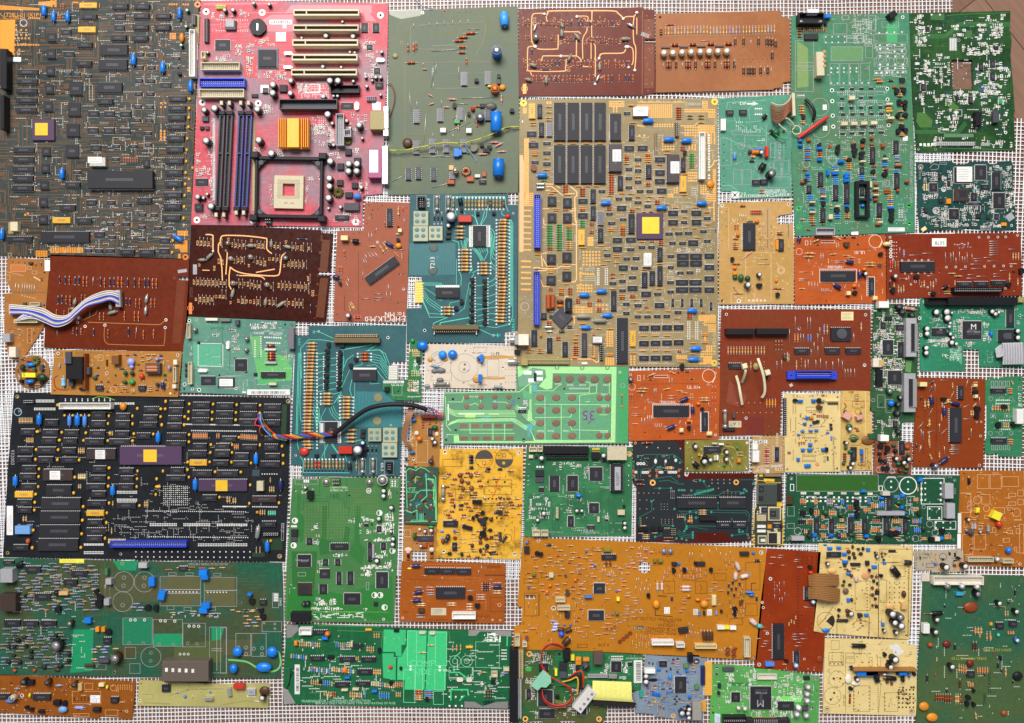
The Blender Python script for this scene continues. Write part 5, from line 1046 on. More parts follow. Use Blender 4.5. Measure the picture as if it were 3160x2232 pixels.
Board('dark teal drive board with five square chips and a big white sticker on one', 'N', [2828,502,2830,500,2868,501,2873,507,2884,498,2935,497,2950,508,2985,507,2990,500,3046,498,3056,508,3075,505,3085,498,3122,497,3128,520,3124,600,3132,640,3137,708,3080,712,2980,704,2970,708,2880,710,2868,714,2838,714,2832,640],
 boardmat('mask_dark_teal', '20514a', '1a443f', .8, .02, '2b6358', 1.6, 10, .3, .45, .5, .35), '''
@ C1;q 1595 250 1765 408 h2.4;/l 1605 250 1762 402 white;q>1805 228 113 147/1990 510 115 155/1340 410 82 85/1540 672 100 103/1998 720 47 60
s>1975 302 87 176/1760 510 62 80/1870 425 70 55/1520 388 35 52/1740 605 120 30/1865 640 30 60;p 1592 468 1735 590 3c2e26
/l 1625 490 1705 560 blank chip;b chip h2>1430 320 35 45/1920 735 30 40;b amber h3>1515 568 45 52/2070 810 52 35
b chip h3>1440 570 45 40/1810 720 50 45/1285 660 35 50;b a35 lgrey h1 =tape_patch>2120 720 75 70;b a35 beige h1 =tape_patch>1258 858 54 37
n 1270 310 1420 400 40 d;n 1270 520 1420 580 30;n 1440 260 1590 400 24;n 1430 640 1530 800 44;n 1650 640 1830 800 60;n 1700 420 1980 620 50
n 1930 230 2160 290 30;n 2070 300 2170 460 40 d;n 2100 480 2190 700 40 l;n 1360 780 1660 850 44;n 1850 800 2060 860 20 l;n 1950 560 1990 720 18
n 1240 640 1400 800 24;n 1650 810 1980 840 14;n 1480 360 1560 480 12;n 1820 270 1990 330 16;o smoke s2.2>1250 248 13;o lgrey s1.8>1405 690 20
o white s1.3>1483 475 19;o silver s1.3>1898 540 17;o smoke s2>2090 305 11;o white s1.6>2170 840 8;o none>1275 505 8;[ w5>1855 855 105 30
' 26 lgrey a180>1905 868|71193;[>1440 205 75 20;' 20 lgrey a90>1242 320|BLOCK 8;% 1250 250 2150 840 60;: 1260 300 2160 840 70 s1.2 w.35
. e0c890 s.9>1285 425 1310 480 2 4;~ lgrey w5 silk>1340 260 1380 220 1430 230 1420 270 1350 275
''', seed=26)
Board('bright green notched drive board with a long black header and grey ribbon', 'N', [2840,923,2862,921,3160,917,3166,1133,3024,1133,3022,1100,3021,1080,2972,1079,2972,1104,2979,1104,2978,1145,2839,1145,2839,1000],
 boardmat('mask_emerald', '1f9068', '1a855c', .8, .015, '2ba87a', 2, 14, .25, .4, .5, .32, .14), '''
@ C2;C black h9 np =power_header>1320 60 215 75;b black h9 =drive_header>1535 55 695 85;P black h5>1540 118 395 30
# 1730 65 1762 65 1762 100 1730 100 gold;. gold s1>1735 70 1755 95 2;# 2075 75 2125 75 2125 115 2075 115 hole;# 2160 75 2210 75 2210 115 2160 115 hole
b khaki h5 =pin_block>2240 60 56 50;q h2.4>1680 300 188 180;' 60 white z2.3>1775 360|M;' 22 lgrey z2.3>1775 410|MT1198AE
' 20 ink z2.3>1775 432|0229-BMAL;s>1370 370 145 85/2120 180 80 180;' 24 lgrey z2>1445 390|M;p 2040 385 2198 510;/l 2080 420 2155 480 blank dgrey
E black h6>1415 212 68/1520 210 74/1528 272 76/1320 380 60/1320 430 60/1312 575 56/1312 625 56/1570 520 56/1615 532 40/1555 432 40/1582 470 40/1980 205 52/2012 230 48/2045 212 36/2238 402 54/2240 470 56
E lgrey h5>1545 358 34/1553 322 30;E black h5>1570 218 32;D blue h5>1958 395 32 70;n 1580 180 1900 220 40;n 1340 470 1560 510 40 l s.8
n 1580 260 1680 470 40;n 1880 310 1960 520 30 l;n 1960 170 2090 200 12;n 1370 500 1520 550 14 l;n 1680 490 1800 560 16;n 1360 250 1450 300 8
n 1300 480 1360 520 6;n 2200 130 2280 360 10;n 1450 620 1520 680 6 l;: 1540 540 1660 700 60 s.7 w.35
- 7cc8a0 w4>1560 560 0 130*6,14,0/1640 600 0 120*3,12,10;% 1280 220 1560 560 50;% 1560 560 2296 740 30;% 1700 200 1980 280 16
~ 2a785c w6>1330 600 1460 760 1670 760 1690 690;~ 2a785c w5>2290 580 1900 590 1880 700 2060 745;[>1925 665 50 50;o white s1.6>1285 105 9
o white s1.7>1250 440 10/1240 270 10
''', seed=27)
Board('brown board with three white cable ties and a bright blue socket', 'N', [2226,955,2500,955,2687,955,2687,1205,2412,1205,2407,1342,2220,1344,2222,1100],
 boardmat('lam_brown', '7c3a20', '82341e', .7, .012, '86432a', 2.6, 20, .25, .4, .35, .42, .14), '''
@ C3;b black h10 =relay_strip>1122 310 288 60/1428 308 327 60;c>1145 660 145 52/1812 508 153 54/2122 505 150 57
r w15 tan>1140 488 0 87*9,29,0/1418 488 0 87*4,29.5,0/1740 545 0 95/1833 630 0 95;r w20 brown+maroon>1625 425 0 105*3,30,0
w>1817 185 0 135/1758 320 0 130/1942 195 0 125*2,30,0/2066 300 0 80/1873 365 0 85*2,29,0/2046 360 0 90/2095 400 0 100/2008 450 0 95/2046 490 0 90/1978 520 0 80/1632 640 0 95/1680 630 0 105/1948 625 0 90/2026 630 0 85/2073 615 0 100/2130 640 0 80/2197 645 0 85/2255 615 0 90
r w18 orange>1817 360 0 90/1847 360 0 90;r w18 bluelab>1950 365 0 75*2,28,0;r w15 lilac>2113 265 0 105;r w17 tan>2145 265 0 105
r w40 dgrey>1718 560 0 65;r w14 tan>1755 560 0 90;r w16 brown>1882 610 0 80/1505 640 0 70;r w16 tan>1921 625 0 90/1370 640 0 85
r w17 amber>1532 1020 0 90*4,29,0;r w14 dgrey>1547 720 0 100;D khaki h6 =trimmer>1395 655 60 80;f w38>1112 1128 0 192;b dgrey h4>1185 1160 25 55
b chip h4 =fuse_clip>1090 1310 120 35;l ivory blank h.6>1145 1245 127 65;' 40 5a5048 a180 z.5>1205 1270|1 AT
b a30 ivory h2 =resistor_chip>1760 870 35 30;b ribblue h6 =socket_flange>1740 740 500 85;C ribblue h11 =data_socket>1835 738 355 74
D hole h6.4 =socket_hole>1755 768 45 32/2200 768 25 32;o white s1.6>1120 165 9;o white s1.3>1860 305 12;o white s1.4>1320 1215 11
o none>1555 1290 10/1305 1290 10;# 1330 1205 1500 1205 1500 1380 1320 1380 6e2416;# 1150 830 1330 1000 1280 1110 1120 1060 8a4028 =scorch_patch
. c8b8a8 s.5>1230 1060 1580 1160 7 2;. 2a140c s.5>1620 805 1660 810 3;@ C2;c>285 575 150 55/495 572 153 56;c 345 365 548 495 h4
/D 388 375 500 485 dgrey h.5 =disc_label;l beige>445 205 125 87
w>105 260 0 125*2,30,0/228 370 0 85/207 420 0 90/258 465 0 105/172 520 0 85/207 560 0 85/574 430 0 85/140 585 0 80/188 690 0 80/236 685 0 95/293 705 0 75/360 710 0 70/419 685 0 85/457 705 0 85/485 785 0 85*3,29,0/582 785 0 85
r w15 lilac>277 330 0 105;r w17 tan>306 330 0 90;r w18 tan>652 310 0 90;r w16 tan>85 690 0 90;o white s1.5>692 235 10;o white s1.4>682 745 12/22 372 12
''', seed=28)
Board('narrow dark green board with two silver edge connectors down its right side', 'N', [2698,934,2745,938,2838,946,2836,1000,2830,1180,2823,1302,2783,1304,2779,1360,2681,1357,2682,1339,2698,1339,2698,1272,2684,1269,2690,1130,2694,1010],
 boardmat('mask_bottle', '2c5a34', '3a6c3e', .8, .02, '3c7444', 1.8, 12, .25, .45, .4, .35), '''
@ C2;n 780 170 1100 480 150;n 760 420 860 700 60;n 850 650 1080 800 60;n 770 780 900 1000 50;n 900 950 1080 1010 30;n 790 1250 1040 1480 60
n 1000 420 1090 700 40;: 760 160 1080 1010 70 s.9;% 770 160 1080 1010 60;q>868 490 107 150/920 800 138 140
s>1022 510 56 150/1000 335 90 60/845 315 55 65/970 1310 50 65;b black h5>805 790 63 170;b chip h3>890 255 75 35;b dgreen h3>800 205 60 40
b white h10 =wire_plug>830 100 100 65;b 770 678 860 765 pale h6 =oscillator;/l 805 690 855 755 blank tan
E black h7 k>1038 155 64/1070 210 60/1168 240 54/1030 1420 52;r w36 pink>1060 160 170 25;E dgreen h7 m>945 1010 60;E black h6 m>1050 1075 44
E black h8 k>1030 1145 54/1022 1235 60;D blue h7>930 1100 68 65;b white h9 =wire_plug>845 1455 85 60;b dgreen h4>725 1440 65 55
b 1105 270 1210 660 lgrey h9 =data_port;/b 1120 325 1190 610 silver h2;b 1085 830 1200 1220 lgrey h9 =data_port;/b 1105 880 1180 1170 silver h2
[>812 1045 78 130/895 1090 75 135;o none>850 1145 9/930 1190 9;# 1100 700 1160 700 1150 820 1095 810 5a8a50;(>770 1100 18
- lgrey w4 silk>1090 830 -5 390/1110 270 -15 330;. lemon s1>855 1520 905 1520 3;@ C2;. 1a1a20 s.6>1130 345 1130 600 1 13
''', seed=29)
bb = ALL[-1]
for y0, y1, x in ((330, 600, 1178), (890, 1160, 1160)):
 bb.item('b %d %d %d %d chip h11.2 =contact_block' % (x-22, y0-5, x+14, y1+5))
Board('chestnut board with slanted wire links and a tall upright chip, lower right', 'N', [2828,1165,2940,1167,3041,1170,3038,1300,3034,1444,2817,1441,2822,1300],
 boardmat('lam_chestnut', '8c3e18', '853814', .6, .02, '96481e', 2.4, 14, .25, .4, .35, .4, .12), '''
@ C2;c h4>1550 1180 118 345;c>1632 955 56 137;e w44 navy>1368 1070 7 75;e w40 navy>1575 1125 77 23;e w38 navy>1500 1178 0 77;b beige h8>1245 918 73 44
d beige h6>1795 935 37 33/1805 1045 33 35;t>1810 1015 56/1832 1192 60/1828 1258 60/1490 1088 52;D amber h4>1320 1350 15 25;r w24 dgrey>1345 930 45 -25
r w22 dgrey>1345 1010 25 -50;r w24 tan>1300 1095 0 95/1335 1090 0 90;r w18 chip>1262 1065 0 50;r w20 tan>1480 1140 80 -30*2,-2,-20
r w18 tan>1470 1115 5 65/1340 1430 5 150/1780 1170 40 -40;r w26 tan>1345 1285 0 90;r w16 orange>1465 1240 0 75
w>1728 895 -23 75/1395 935 0 85/1585 1015 -37 70/1370 1185 -40 70/1278 1325 -60 63/1440 1340 0 85/1512 1390 -62 60/1395 1408 -75 17/1255 1400 0 75/1275 1415 0 90/1762 1390 0 85/1690 1290 85 0/1845 1070 0 80/1560 1555 90 0*3,0,20/1750 1145 -70 25/1455 895 85 15/1490 1570 0 50/1250 1560 -15 50
r w16 tan>1575 920 5 65/1765 1200 0 65*2,20,0;r w16 rust>1770 960 -5 80;r w14 tan>1785 920 50 0;. 4a1e08 s.4>1300 1100 1280 1500 2 20
. 4a1e08 s.5>1410 1080 1408 1500 1 24;o white s1.4>1855 1462 9/1818 1318 7/1862 1318 7;D amber h3>1735 1485 15 25;o none>1225 1270 6/1880 920 6;@ E3
e w40 navy>1530 300 65 -45;E navy m>1480 330 52;r w18 orange>1410 80 15 80;y w16 chip>1298 115 0 55
w>1340 140 -25 65/1555 150 0 70/1605 138 95 0/1615 158 90 0/1605 175 85 0/1610 193 80 0/1615 215 85 0;r w18 tan>1420 215 25 60/1512 195 0 65
. 4a1e08 s.4>1360 30 1358 210 1 16/1475 30 1470 250 1 20;o white s1.4>1880 320 9;o none>1322 285 6
''', seed=30)
Board('green board with clipped corners and white push button outlines at the right edge', 'N', [3042,1174,3052,1170,3058,1163,3064,1163,3070,1170,3088,1170,3090,1164,3156,1161,3156,1300,3154,1408,3082,1409,3081,1399,3072,1399,3052,1405,3039,1396,3040,1360,3046,1352,3046,1250,3040,1245],
 boardmat('mask_mid_green', '2a8a58', '238050', .7, .02, '3aa06a', 2, 12, .25, .4, .4, .35, .14), '''
@ C2;c>1968 980 150 52/1970 1485 155 53;r w18 blue>1970 1172 0 38;r w20 tan+orange>1985 1145 0 70*7,27,1;t>2098 1170 60/2048 1352 62/2200 1345 56
r w18 tan>2098 1325 0 65*3,22,0/2175 900 20 50;r w18 orange>2135 985 55 0*3,0,22/2135 1500 60 0*3,0,22
[ w5>1960 905 30 60*5,40,0/1965 1555 27 50*5,40,0;[>1955 1235 50 45/2095 1235 55 45/2235 960 45 40;( white>1982 1258 10/2122 1258 10
(>1960 1085 22/2065 1085 22/2165 1085 22/1955 1435 22/2060 1435 22/2165 1435 22;. s.8>2015 1100 2145 1135 8 2/2050 1305 2150 1395 6 2
. s.7>1975 1040 2110 1040 7;% 1940 900 2250 1560 40;' 34 white a90>2255 1095|JE 1717;o none>2250 895 9;b white h9 =wire_plug>2225 1190 71 150
''', seed=31)
Board('cream fan control board printed with brown text and dotted with tiny blue parts', 'N', [2421,1216,2500,1215,2592,1214,2595,1300,2594,1456,2422,1457,2420,1300],
 boardmat('lam_cream', 'e2ca8c', 'dcc282', .6, .012, 'd2b470', 2.2, 14, .12, .4, .3, .42, .1), '''
@ C3;P black h5>1705 1015 33 370;t>1820 1040 44/2065 1040 52/2140 1535 46
d blue h5>1850 1030 50 25/1990 1025 40 30/1930 1200 30 25/1960 1470 35 30/1885 1525 35 25/1950 1525 45 27/2090 1522 35 28
r w16 rust>1800 1025 0 35/2045 1175 0 35*6,21,1;D smoke h6>2080 1030 45 28;b a-20 umber h7>2050 1090 45 35;d rust>2030 1090 20 15
b beige h2>2125 1030 130 20;b umber h3>2150 1060 105 12;d amber h5>1968 1200 37 25;d lgrey h3>1905 1205 20 15;b chip h4>2000 1245 30 27*2,36,-8
d blue h4>1905 1262 30 23;r w16 lilac>1960 1285 40 0;r w14 rust>1990 1175 45 0;b chip h3>2170 1272 25 26*2,3,38
d bluelab h4>1880 1340 35 15/1960 1335 40 15/2020 1330 35 20;r w17 rust>1860 1450 0 35*3,25,0;r w16 amber>2010 1440 40 0
d bluelab>1840 1375 30 20/2135 1355 30 17/2180 1400 15 40;[ 6a5430>1925 1102 110 40/1890 1372 140 40
. 6a5430 s.6>1935 1155 2080 1155 8/1890 1420 2040 1422 8;- 6a5430 w5 silk>1770 1215 0 135/1822 1205 0 135/1795 1085 0 90/1822 1090 0 80/2110 1195 5 65
- 6a5430 w4 silk>1822 1420 0 60/1970 1310 150 -10/2250 1050 0 80;% 1790 985 2130 1010 20 6a5430;% 1840 1160 2200 1400 40 6a5430
% 1830 1430 2230 1600 30 6a5430;~ d03020 w5 silk>1780 1360 1810 1350 1815 1385 1785 1390;o lgrey s1.2>2245 1005 10;@ E2
d blue h5>1905 275 30 30/1985 340 30 30/2015 338 30 30;r w15 brown>1815 205 0 35*2,18,0;[ 6a5430>1955 258 130 42
. 6a5430 s.6>1955 245 2090 248 8/1955 312 2090 312 8;- 6a5430 w4 silk>1862 190 0 115;' 24 6a5430 a-90>2272 245|Power PC Fan Control PCB
( d03020 w5>2105 340 18;- d03020 w4 silk>2085 340 45 10;# 2200 255 2222 260 2222 310 2200 300 4a4a44;' 26 6a5430 a-90>2180 290|D 02
o lgrey s1.3>1803 388 10;@ E3;o lgrey s1.3>553 352 10
''', seed=32)
Board('narrow cream board with green blobs and a brown flap, beside the fan board', 'N', [2596,1206,2640,1206,2684,1207,2690,1300,2692,1352,2691,1452,2642,1452,2595,1452],
 boardmat('lam_cream2', 'd6b46c', 'ccaa62', .7, .012, 'b8924a', 2.2, 14, .2, .35, .4, .42, .18, 'a8682a', .6), '''
@ C2;b a-30 pink h8 =resistor_block>475 1225 75 70;b a-70 pink h8>620 1240 40 70;D dgreen h6>475 1200 45 50/500 1340 70 60;D dgrey h4>640 1225 25 35
E dgrey h8>538 1395 40;D dgreen h5>545 1470 75 50/480 1570 40 30;b chip h3>545 1575 60 25;E black h8>505 1535 40;D black h6>480 1520 40 40
D 7a4c24 h3 =flap>655 1460 135 95;~ 2a3a2a w9>520 1500 560 1450 620 1480 580 1520 540 1510;r w16 rust>570 1380 60 10;r w16 brown>590 1410 50 0
[ 7a5a30>580 1040 45 60/560 1110 120 70;. 4a2a14 s.7>595 1060 610 1140 2 4;- c86a30 w4 silk>480 1105 250 3
~ a05a1a w12 =stain_mark>475 1130 495 1160 470 1200;~ a86a20 w10>520 1020 570 1015 540 1040;( 7a5a30>615 1215 30;- e8c880 w5 silk>690 1010 0 490
- 5a3a1a w5 silk>540 1555 100 0;% 480 1030 680 1560 16 7a5a30;@ E3;c h4>682 155 56 125;D dgreen h6>660 180 60 35;d blue h4>775 170 25 55
r w14 blue>770 190 40 0*3,0,15;E black h8>650 115 44/682 348 36;E dgrey h8>706 310 40;D black h5>625 140 35 20;D black h6>645 300 100 25
r w18 brown>605 215 45 0*4,0,22;D dgreen h5>605 290 35 30;r w14 brown>765 240 45 0*2,0,20;[ 7a5a30>815 160 25 150;o white s1.4>825 252 8
' 22 5a3a20 a180>800 320|X96;% 740 290 860 360 14 5a3a20;d blue>780 270 20 20
''', seed=33)
Board('grimy reddish brown board covered in dark round parts, below the green connector board', 'N', [2700,1361,2760,1362,2815,1366,2814,1420,2812,1464,2750,1464,2696,1462,2698,1410],
 boardmat('lam_grime', 'a05a3c', '8a4a34', .8, .02, 'b87858', 2.2, 10, .3, .4, .4, .4, .25, '4a2a1c', .7), '''
@ E3;c>1135 95 50 120;E black>1112 262 42/1228 268 44/1182 300 42;t>965 145 50/1025 165 56/965 280 36/990 355 46/1025 352 46/1210 345 36
D black h6>940 200 40 30/1000 190 35 30/945 245 35 45;D chip h7>995 265 35 45;D dgreen h6>1110 290 50 40/1180 370 50 25/1070 120 45 30
D 4a3a1c h7>1130 350 45 40;D rust h6>1195 130 45 45;D black h7>1085 170 45 40;D dgreen h5>1210 210 35 30;D olive h6>1190 325 45 30;t 1d3a2a>1185 250 40
r w14 rust>930 260 0 40;n 920 200 1230 380 24;(>1068 378 24/945 360 28;: 920 180 1230 390 40 s1.2 w.35;o silver s1.4>1068 378 9
D a0c0b0 h2>1150 105 50 20
''', seed=34)
Board('small tan board with a sticker reading C0401 and white sockets on its left side', 'N', [2322,1348,2368,1346,2417,1344,2419,1400,2420,1461,2370,1462,2322,1463],
 boardmat('lam_tan3', 'b89460', 'b08a56', .7, .02, 'c8a878', 2.2, 14, .2, .4, .4, .42, .12), '''
@ E2;l white blank>1455 92 145 36;' 36 3a3a3a z.2>1525 112|C0401;b white h8 =wire_socket>1452 130 53 62/1452 200 68 118
. c8b8a0 s.8>1508 135 1508 185 1 5/1524 205 1524 310 1 9;c>1680 168 40 137;[>1672 160 56 152;r w18 rust+pink>1565 190 65 0*7,0,22;w>1570 150 55 0
r w14 tan>1570 170 55 -2;. d8c8b0 s.4>1655 150 1658 320 2 16;. d8c8b0 s.6>1740 170 1740 310 1 8;' 26 e8dcc8 a4>1545 362|No. 603570571
' 26 e8dcc8 a3>1530 392|18-AP4;' 24 e8dcc8 a3>1540 412|SPP3560-2A;# 1640 345 1755 340 1755 365 1640 370 e8dcc8 =printed_patch
' 26 8a6a40>1695 356|HDDHX;' 32 e8dcc8 a180>1715 385|GTR;l white>1585 390 35 35;' 22 e8dcc8 a90>1700 90|CW-4 ABB;o none>1628 82 8/1620 90 6
(>1636 388 14;# 1525 60 1530 60 1530 84 1525 84 white;% 1550 330 1740 345 6
''', seed=35)
Board('olive green hand made board with one chip and eight small upright capacitors', 'N', [2113,1359,2210,1358,2311,1357,2311,1453,2210,1455,2113,1455],
 boardmat('bare_olive', '7a7434', '8a8440', .9, .03, '6a6228', 3, 12, .3, .5, .4, .4, .15), '''
@ E2;c h4>962 162 170 60;' 18 ink z3.5>1045 180|SDA2101;E black>878 162 50/1192 220 46/1190 292 46/1028 298 46/968 315 60;e w46 black>950 258 45 17
e w52 black>860 325 45 40;b cream h6>1042 120 53 18/1060 250 20 50;b white h6>1110 128 52 17/1088 248 18 50;D green h6 =lamp>1285 158 27 32
D green h5 =lamp>1155 340 27 22;d amber h6>1300 285 35 40;D rust h5>900 325 25 25;d amber h4>900 230 25 28
r w13 rust>850 120 45 0/1180 130 40 0/1160 180 60 -5/1250 280 0 50;r w12 rust>812 165 0 40
r w13 tan>1295 218 65 0/1295 250 65 0/1118 290 0 40*2,26,-5/1220 310 0 40;w>935 180 -5 50;r w14 rust>860 300 40 20;. e8e8d0 s.9>790 120 1390 380 2 2
o none>785 385 7;o white>1395 120 7;. d8d8c0 s.5>840 270 1380 360 5 2;~ a09848 w14>940 230 930 300 960 330;~ a09848 w12>1050 230 1180 250 1250 370
~ a09848 w10>1150 150 1260 170 1300 240
''', seed=36)

Board('black board with teal tracks, copper eyelets and red laminate showing at its edges', 'N', [1953,1362,2112,1360,2112,1468,2121,1473,2127,1461,2200,1461,2328,1461,2328,1500,2322,1520,2319,1668,2300,1670,2210,1676,2110,1676,1962,1670,1964,1505,1953,1490],
 boardmat('lam_red_under', '561a0e', '481408', .6, .02, rough=.4, dirt=.1), '''
@ E2
# 240 108 665 105 745 185 750 500 845 490 1465 478 1455 560 1435 1110 1240 1100 1215 1060 1180 1030 1060 1030 870 1030 865 1110 670 1112 640 1080 530 1085 480 1110 275 1110 285 560 245 520 1c2226 =solder_mask z.02
~ trk w6>250 300 250 380 260 480 300 500
- 1f6a58 w7>330 320 325 260 345 238 650 240 700 270 745 320/320 470 315 410 340 385 430 380 470 340/450 580 180 0/845 495 930 490 920 500/800 640 1110 655 1150 615 1320 615 1340 630/700 810 800 820 870 800 1380 805 1420 840 1410 920/785 960 305 5/430 715 430 810 310 870 300 940 320 945/640 960 545 950 530 970 525 1060 470 1070/760 1020 780 960 760 900 770 860
- 1f6a58 w6>395 330 370 300 345 300/480 320 5 -80/580 280 610 275 610 240/950 510 50 80/1320 495 1455 495 1458 530/720 830 780 840 900 815/1030 825 1380 830 1400 860/1100 740 0 60/700 1000 740 1040 840 1050*3,-10,16/1240 1060 1390 1040 1400 970/860 870 1080 890 1090 930/1240 880 -10 50/290 370 0 130
- 1f6a58 w8>400 500 480 480 620 460 670 500 700 520/500 510 600 500 690 535 760 540/880 600 1000 600 1060 580*3,-6,12
# 640 470 700 515 800 520 830 500 860 495 825 560 830 590 770 640 640 655 600 600 690 570 690 540 620 480 24634f
# 580 600 600 690 640 760 600 830 650 900 690 980 760 1030 720 1060 670 1000 640 920 580 850 600 760 570 700 24634f
- 1f6a58 w5>785 985 830 970 1000 1000/1250 880 1230 920 1085 950/250 320 5 150;# 1100 850 1390 842 1390 880 1100 876 4a4a24
( trk w6>510 582 11/625 580 11/705 600 11*3,27,0/832 604 11/868 643 11*5,26,-8/1000 605 11*3,25,-7/920 502 11/957 510 11/1458 535 11/1332 632 11*2,25,-5/1368 592 11/1388 608 11/428 712 11/660 790 11/817 817 11/880 827 11/878 880 11/768 895 11/783 967 11/780 990 11/760 1015 11/645 960 11/845 1028 11*3,0,26/735 1092 11/780 1105 11/680 1088 11/465 1072 11/1033 822 11/1243 1058 11/1402 1050 11/1315 1000 11*2,2,24/1350 1020 11
( trk w5>490 370 10/660 262 10/290 262 10/715 322 10/515 365 10/1100 728 10;o copper s2>440 525 15/1285 520 14;o copper s1.7>265 122 8
( d07030 w7>410 405 13/480 405 13/410 455 13/480 457 13/705 403 13/705 457 13/245 410 13/252 457 13;( a05030 w8>1413 1082 14
( white w9>290 332 15*3,30,0/270 418 14/342 420 14*3,23,0/512 418 14*2,22,0/605 418 14*4,23,0;D pin h1>455 285 30 50/560 290 25 40/660 280 30 40
# 415 440 500 460 490 475 410 475 d07030;c h4>688 680 402 100/1118 678 267 102;c>1090 925 142 53/1255 925 135 53
' 22 lgrey z3.6>885 730|8301632/1270 730|ROM3P;' 18 ink z3.6>885 752|05 93;' 16 lgrey z3.6 a180>1165 945|74LS 243/1325 945|74LS 243
r w26 maroon>330 125 115 -3;r w22 umber>262 500 93 -2;r w24 brown>280 540 80 5;r w20 tan>565 370 95 0*2,0,14;r w17 dgrey>625 605 0 85*3,17,0
r w16 tan>905 805 85 0*3,0,20;r w14 tan>690 875 85 0/310 965 70 -3/335 1055 75 0*3,0,19;r w17 tan>815 855 5 85*2,20,0;r w12 pink>295 1038 55 0
r w12 tan>430 1035 60 0;d orange>795 905 25 25;b black h5>295 975 50 40/500 975 45 35;t>375 995 48/450 1000 52
b 1a1412 h6 =resistor_network>920 870 165 40;w>555 1113 110 0;( 1c2226 w2>555 768 34
. b8a888 s.4>525 740 588 795 3 3/740 650 840 655 9/690 850 770 880 5 3/530 895 640 935 4 3/560 980 610 990 5 2/630 990 670 1050 4 4/1160 630 1280 660 4 2
. b8a888 s.5>300 630 500 630 5/310 700 450 880 3 3/850 505 880 515 3/320 890 325 950 1 4/560 1080 640 1080 6
. b8a888 s.6>1040 495 1220 530 4 2/1010 560 1200 600 3;. b8a888 s.8>380 165 720 180 4;: 260 250 740 480 18 s1.4 b8a888 w.4
# 1065 1045 1070 1045 1070 1050 1065 1050 white
''', seed=37)
# boards of the middle and lower left
Board('green drive board with a black header on top and lettering LMJB0187A', 'E1', [825,755,1300,755,1770,755,1772,900,1762,1545,1300,1550,805,1555,803,1200],
 boardmat('mask_leaf', '338a52', '2b7346', .9, .025, '2a6c44', 2, 16, .3, .45, .5, .32, .14), '''
b black h9 =drive_header>980 750 400 65;P black h4>1000 818 355 20;b black h3>1000 850 380 18;# 1165 760 1195 760 1195 800 1165 800 gold
b ivory h11 =power_socket>1548 755 174 115;b black h6>1408 800 72 62;. gold s1.1>1420 770 1472 800 4 2
C cream h7>848 755 70 40/925 755 43 40/878 1500 67 50/952 1500 68 50;b cream h4>845 825 40 30;y w24 black>912 815 0 60
E black>960 855 48/1515 832 46/980 1350 44/925 1408 34/1275 1325 36/1320 1325 32/1705 1438 38/1705 1478 38;y w18 black>1470 880 90 0
D blue h6>1265 1172 60 36;b chip h4 =regulator>905 960 73 55;b dgrey h1.6>905 1015 73 57;. white s1.2>922 930 970 930 3
s>1032 1012 86 136/935 1115 45 43/1370 1455 62 37/1528 1400 30 18;q>1190 1010 95 138/1390 935 115 120/1385 1255 87 90/1195 1370 53 98
c 1580 910 1688 1150 h7;/l 1608 925 1660 1130 blank lgrey;' 28 grey a90 z7.2>1634 1030|S620J0T;b cream h5>1640 1318 65 44;C cream h5 n1>1088 1295 22 95
D black h4>1685 1270 27 28;b cream h3>1458 1378 22 47;n 1060 880 1320 960 24 l;n 850 1190 1030 1400 70 l;n 870 1440 920 1500 10;n 1170 1300 1230 1330 8
n 1250 1480 1420 1500 8;n 1525 1340 1560 1420 8;n 1340 900 1380 1060 12;n 1180 1170 1320 1230 8;: 1100 880 1720 1500 40 s1.2 w.35
# 840 1170 1030 1180 1060 1250 1040 1300 1000 1420 880 1430 840 1300 2c7048;# 1180 1090 1320 1150 1380 1230 1200 1260 2a6a42
- 24603c w8>1060 1290 0 210*3,24,0/1330 1080 1330 1230 1190 1260*3,10,8
- 24603c w7>1080 1275 1480 1275 1500 1500/1560 1200 0 320*5,22,0/840 1200 1000 1220 1120 1180;o copper s1.9>1742 815 13
o green s1.8>1742 910 12/835 1405 10;o none>845 905 11/840 1005 9/840 1048 9/838 1088 9/1735 1005 10/1738 1048 10/1738 1090 10
' 26 lgrey>1395 1518|LMJB0187A;' 18 lgrey>1065 1515|WP N792 94V-0;% 1020 1480 1740 1540 14;% 850 900 1720 1480 30
''', seed=40)
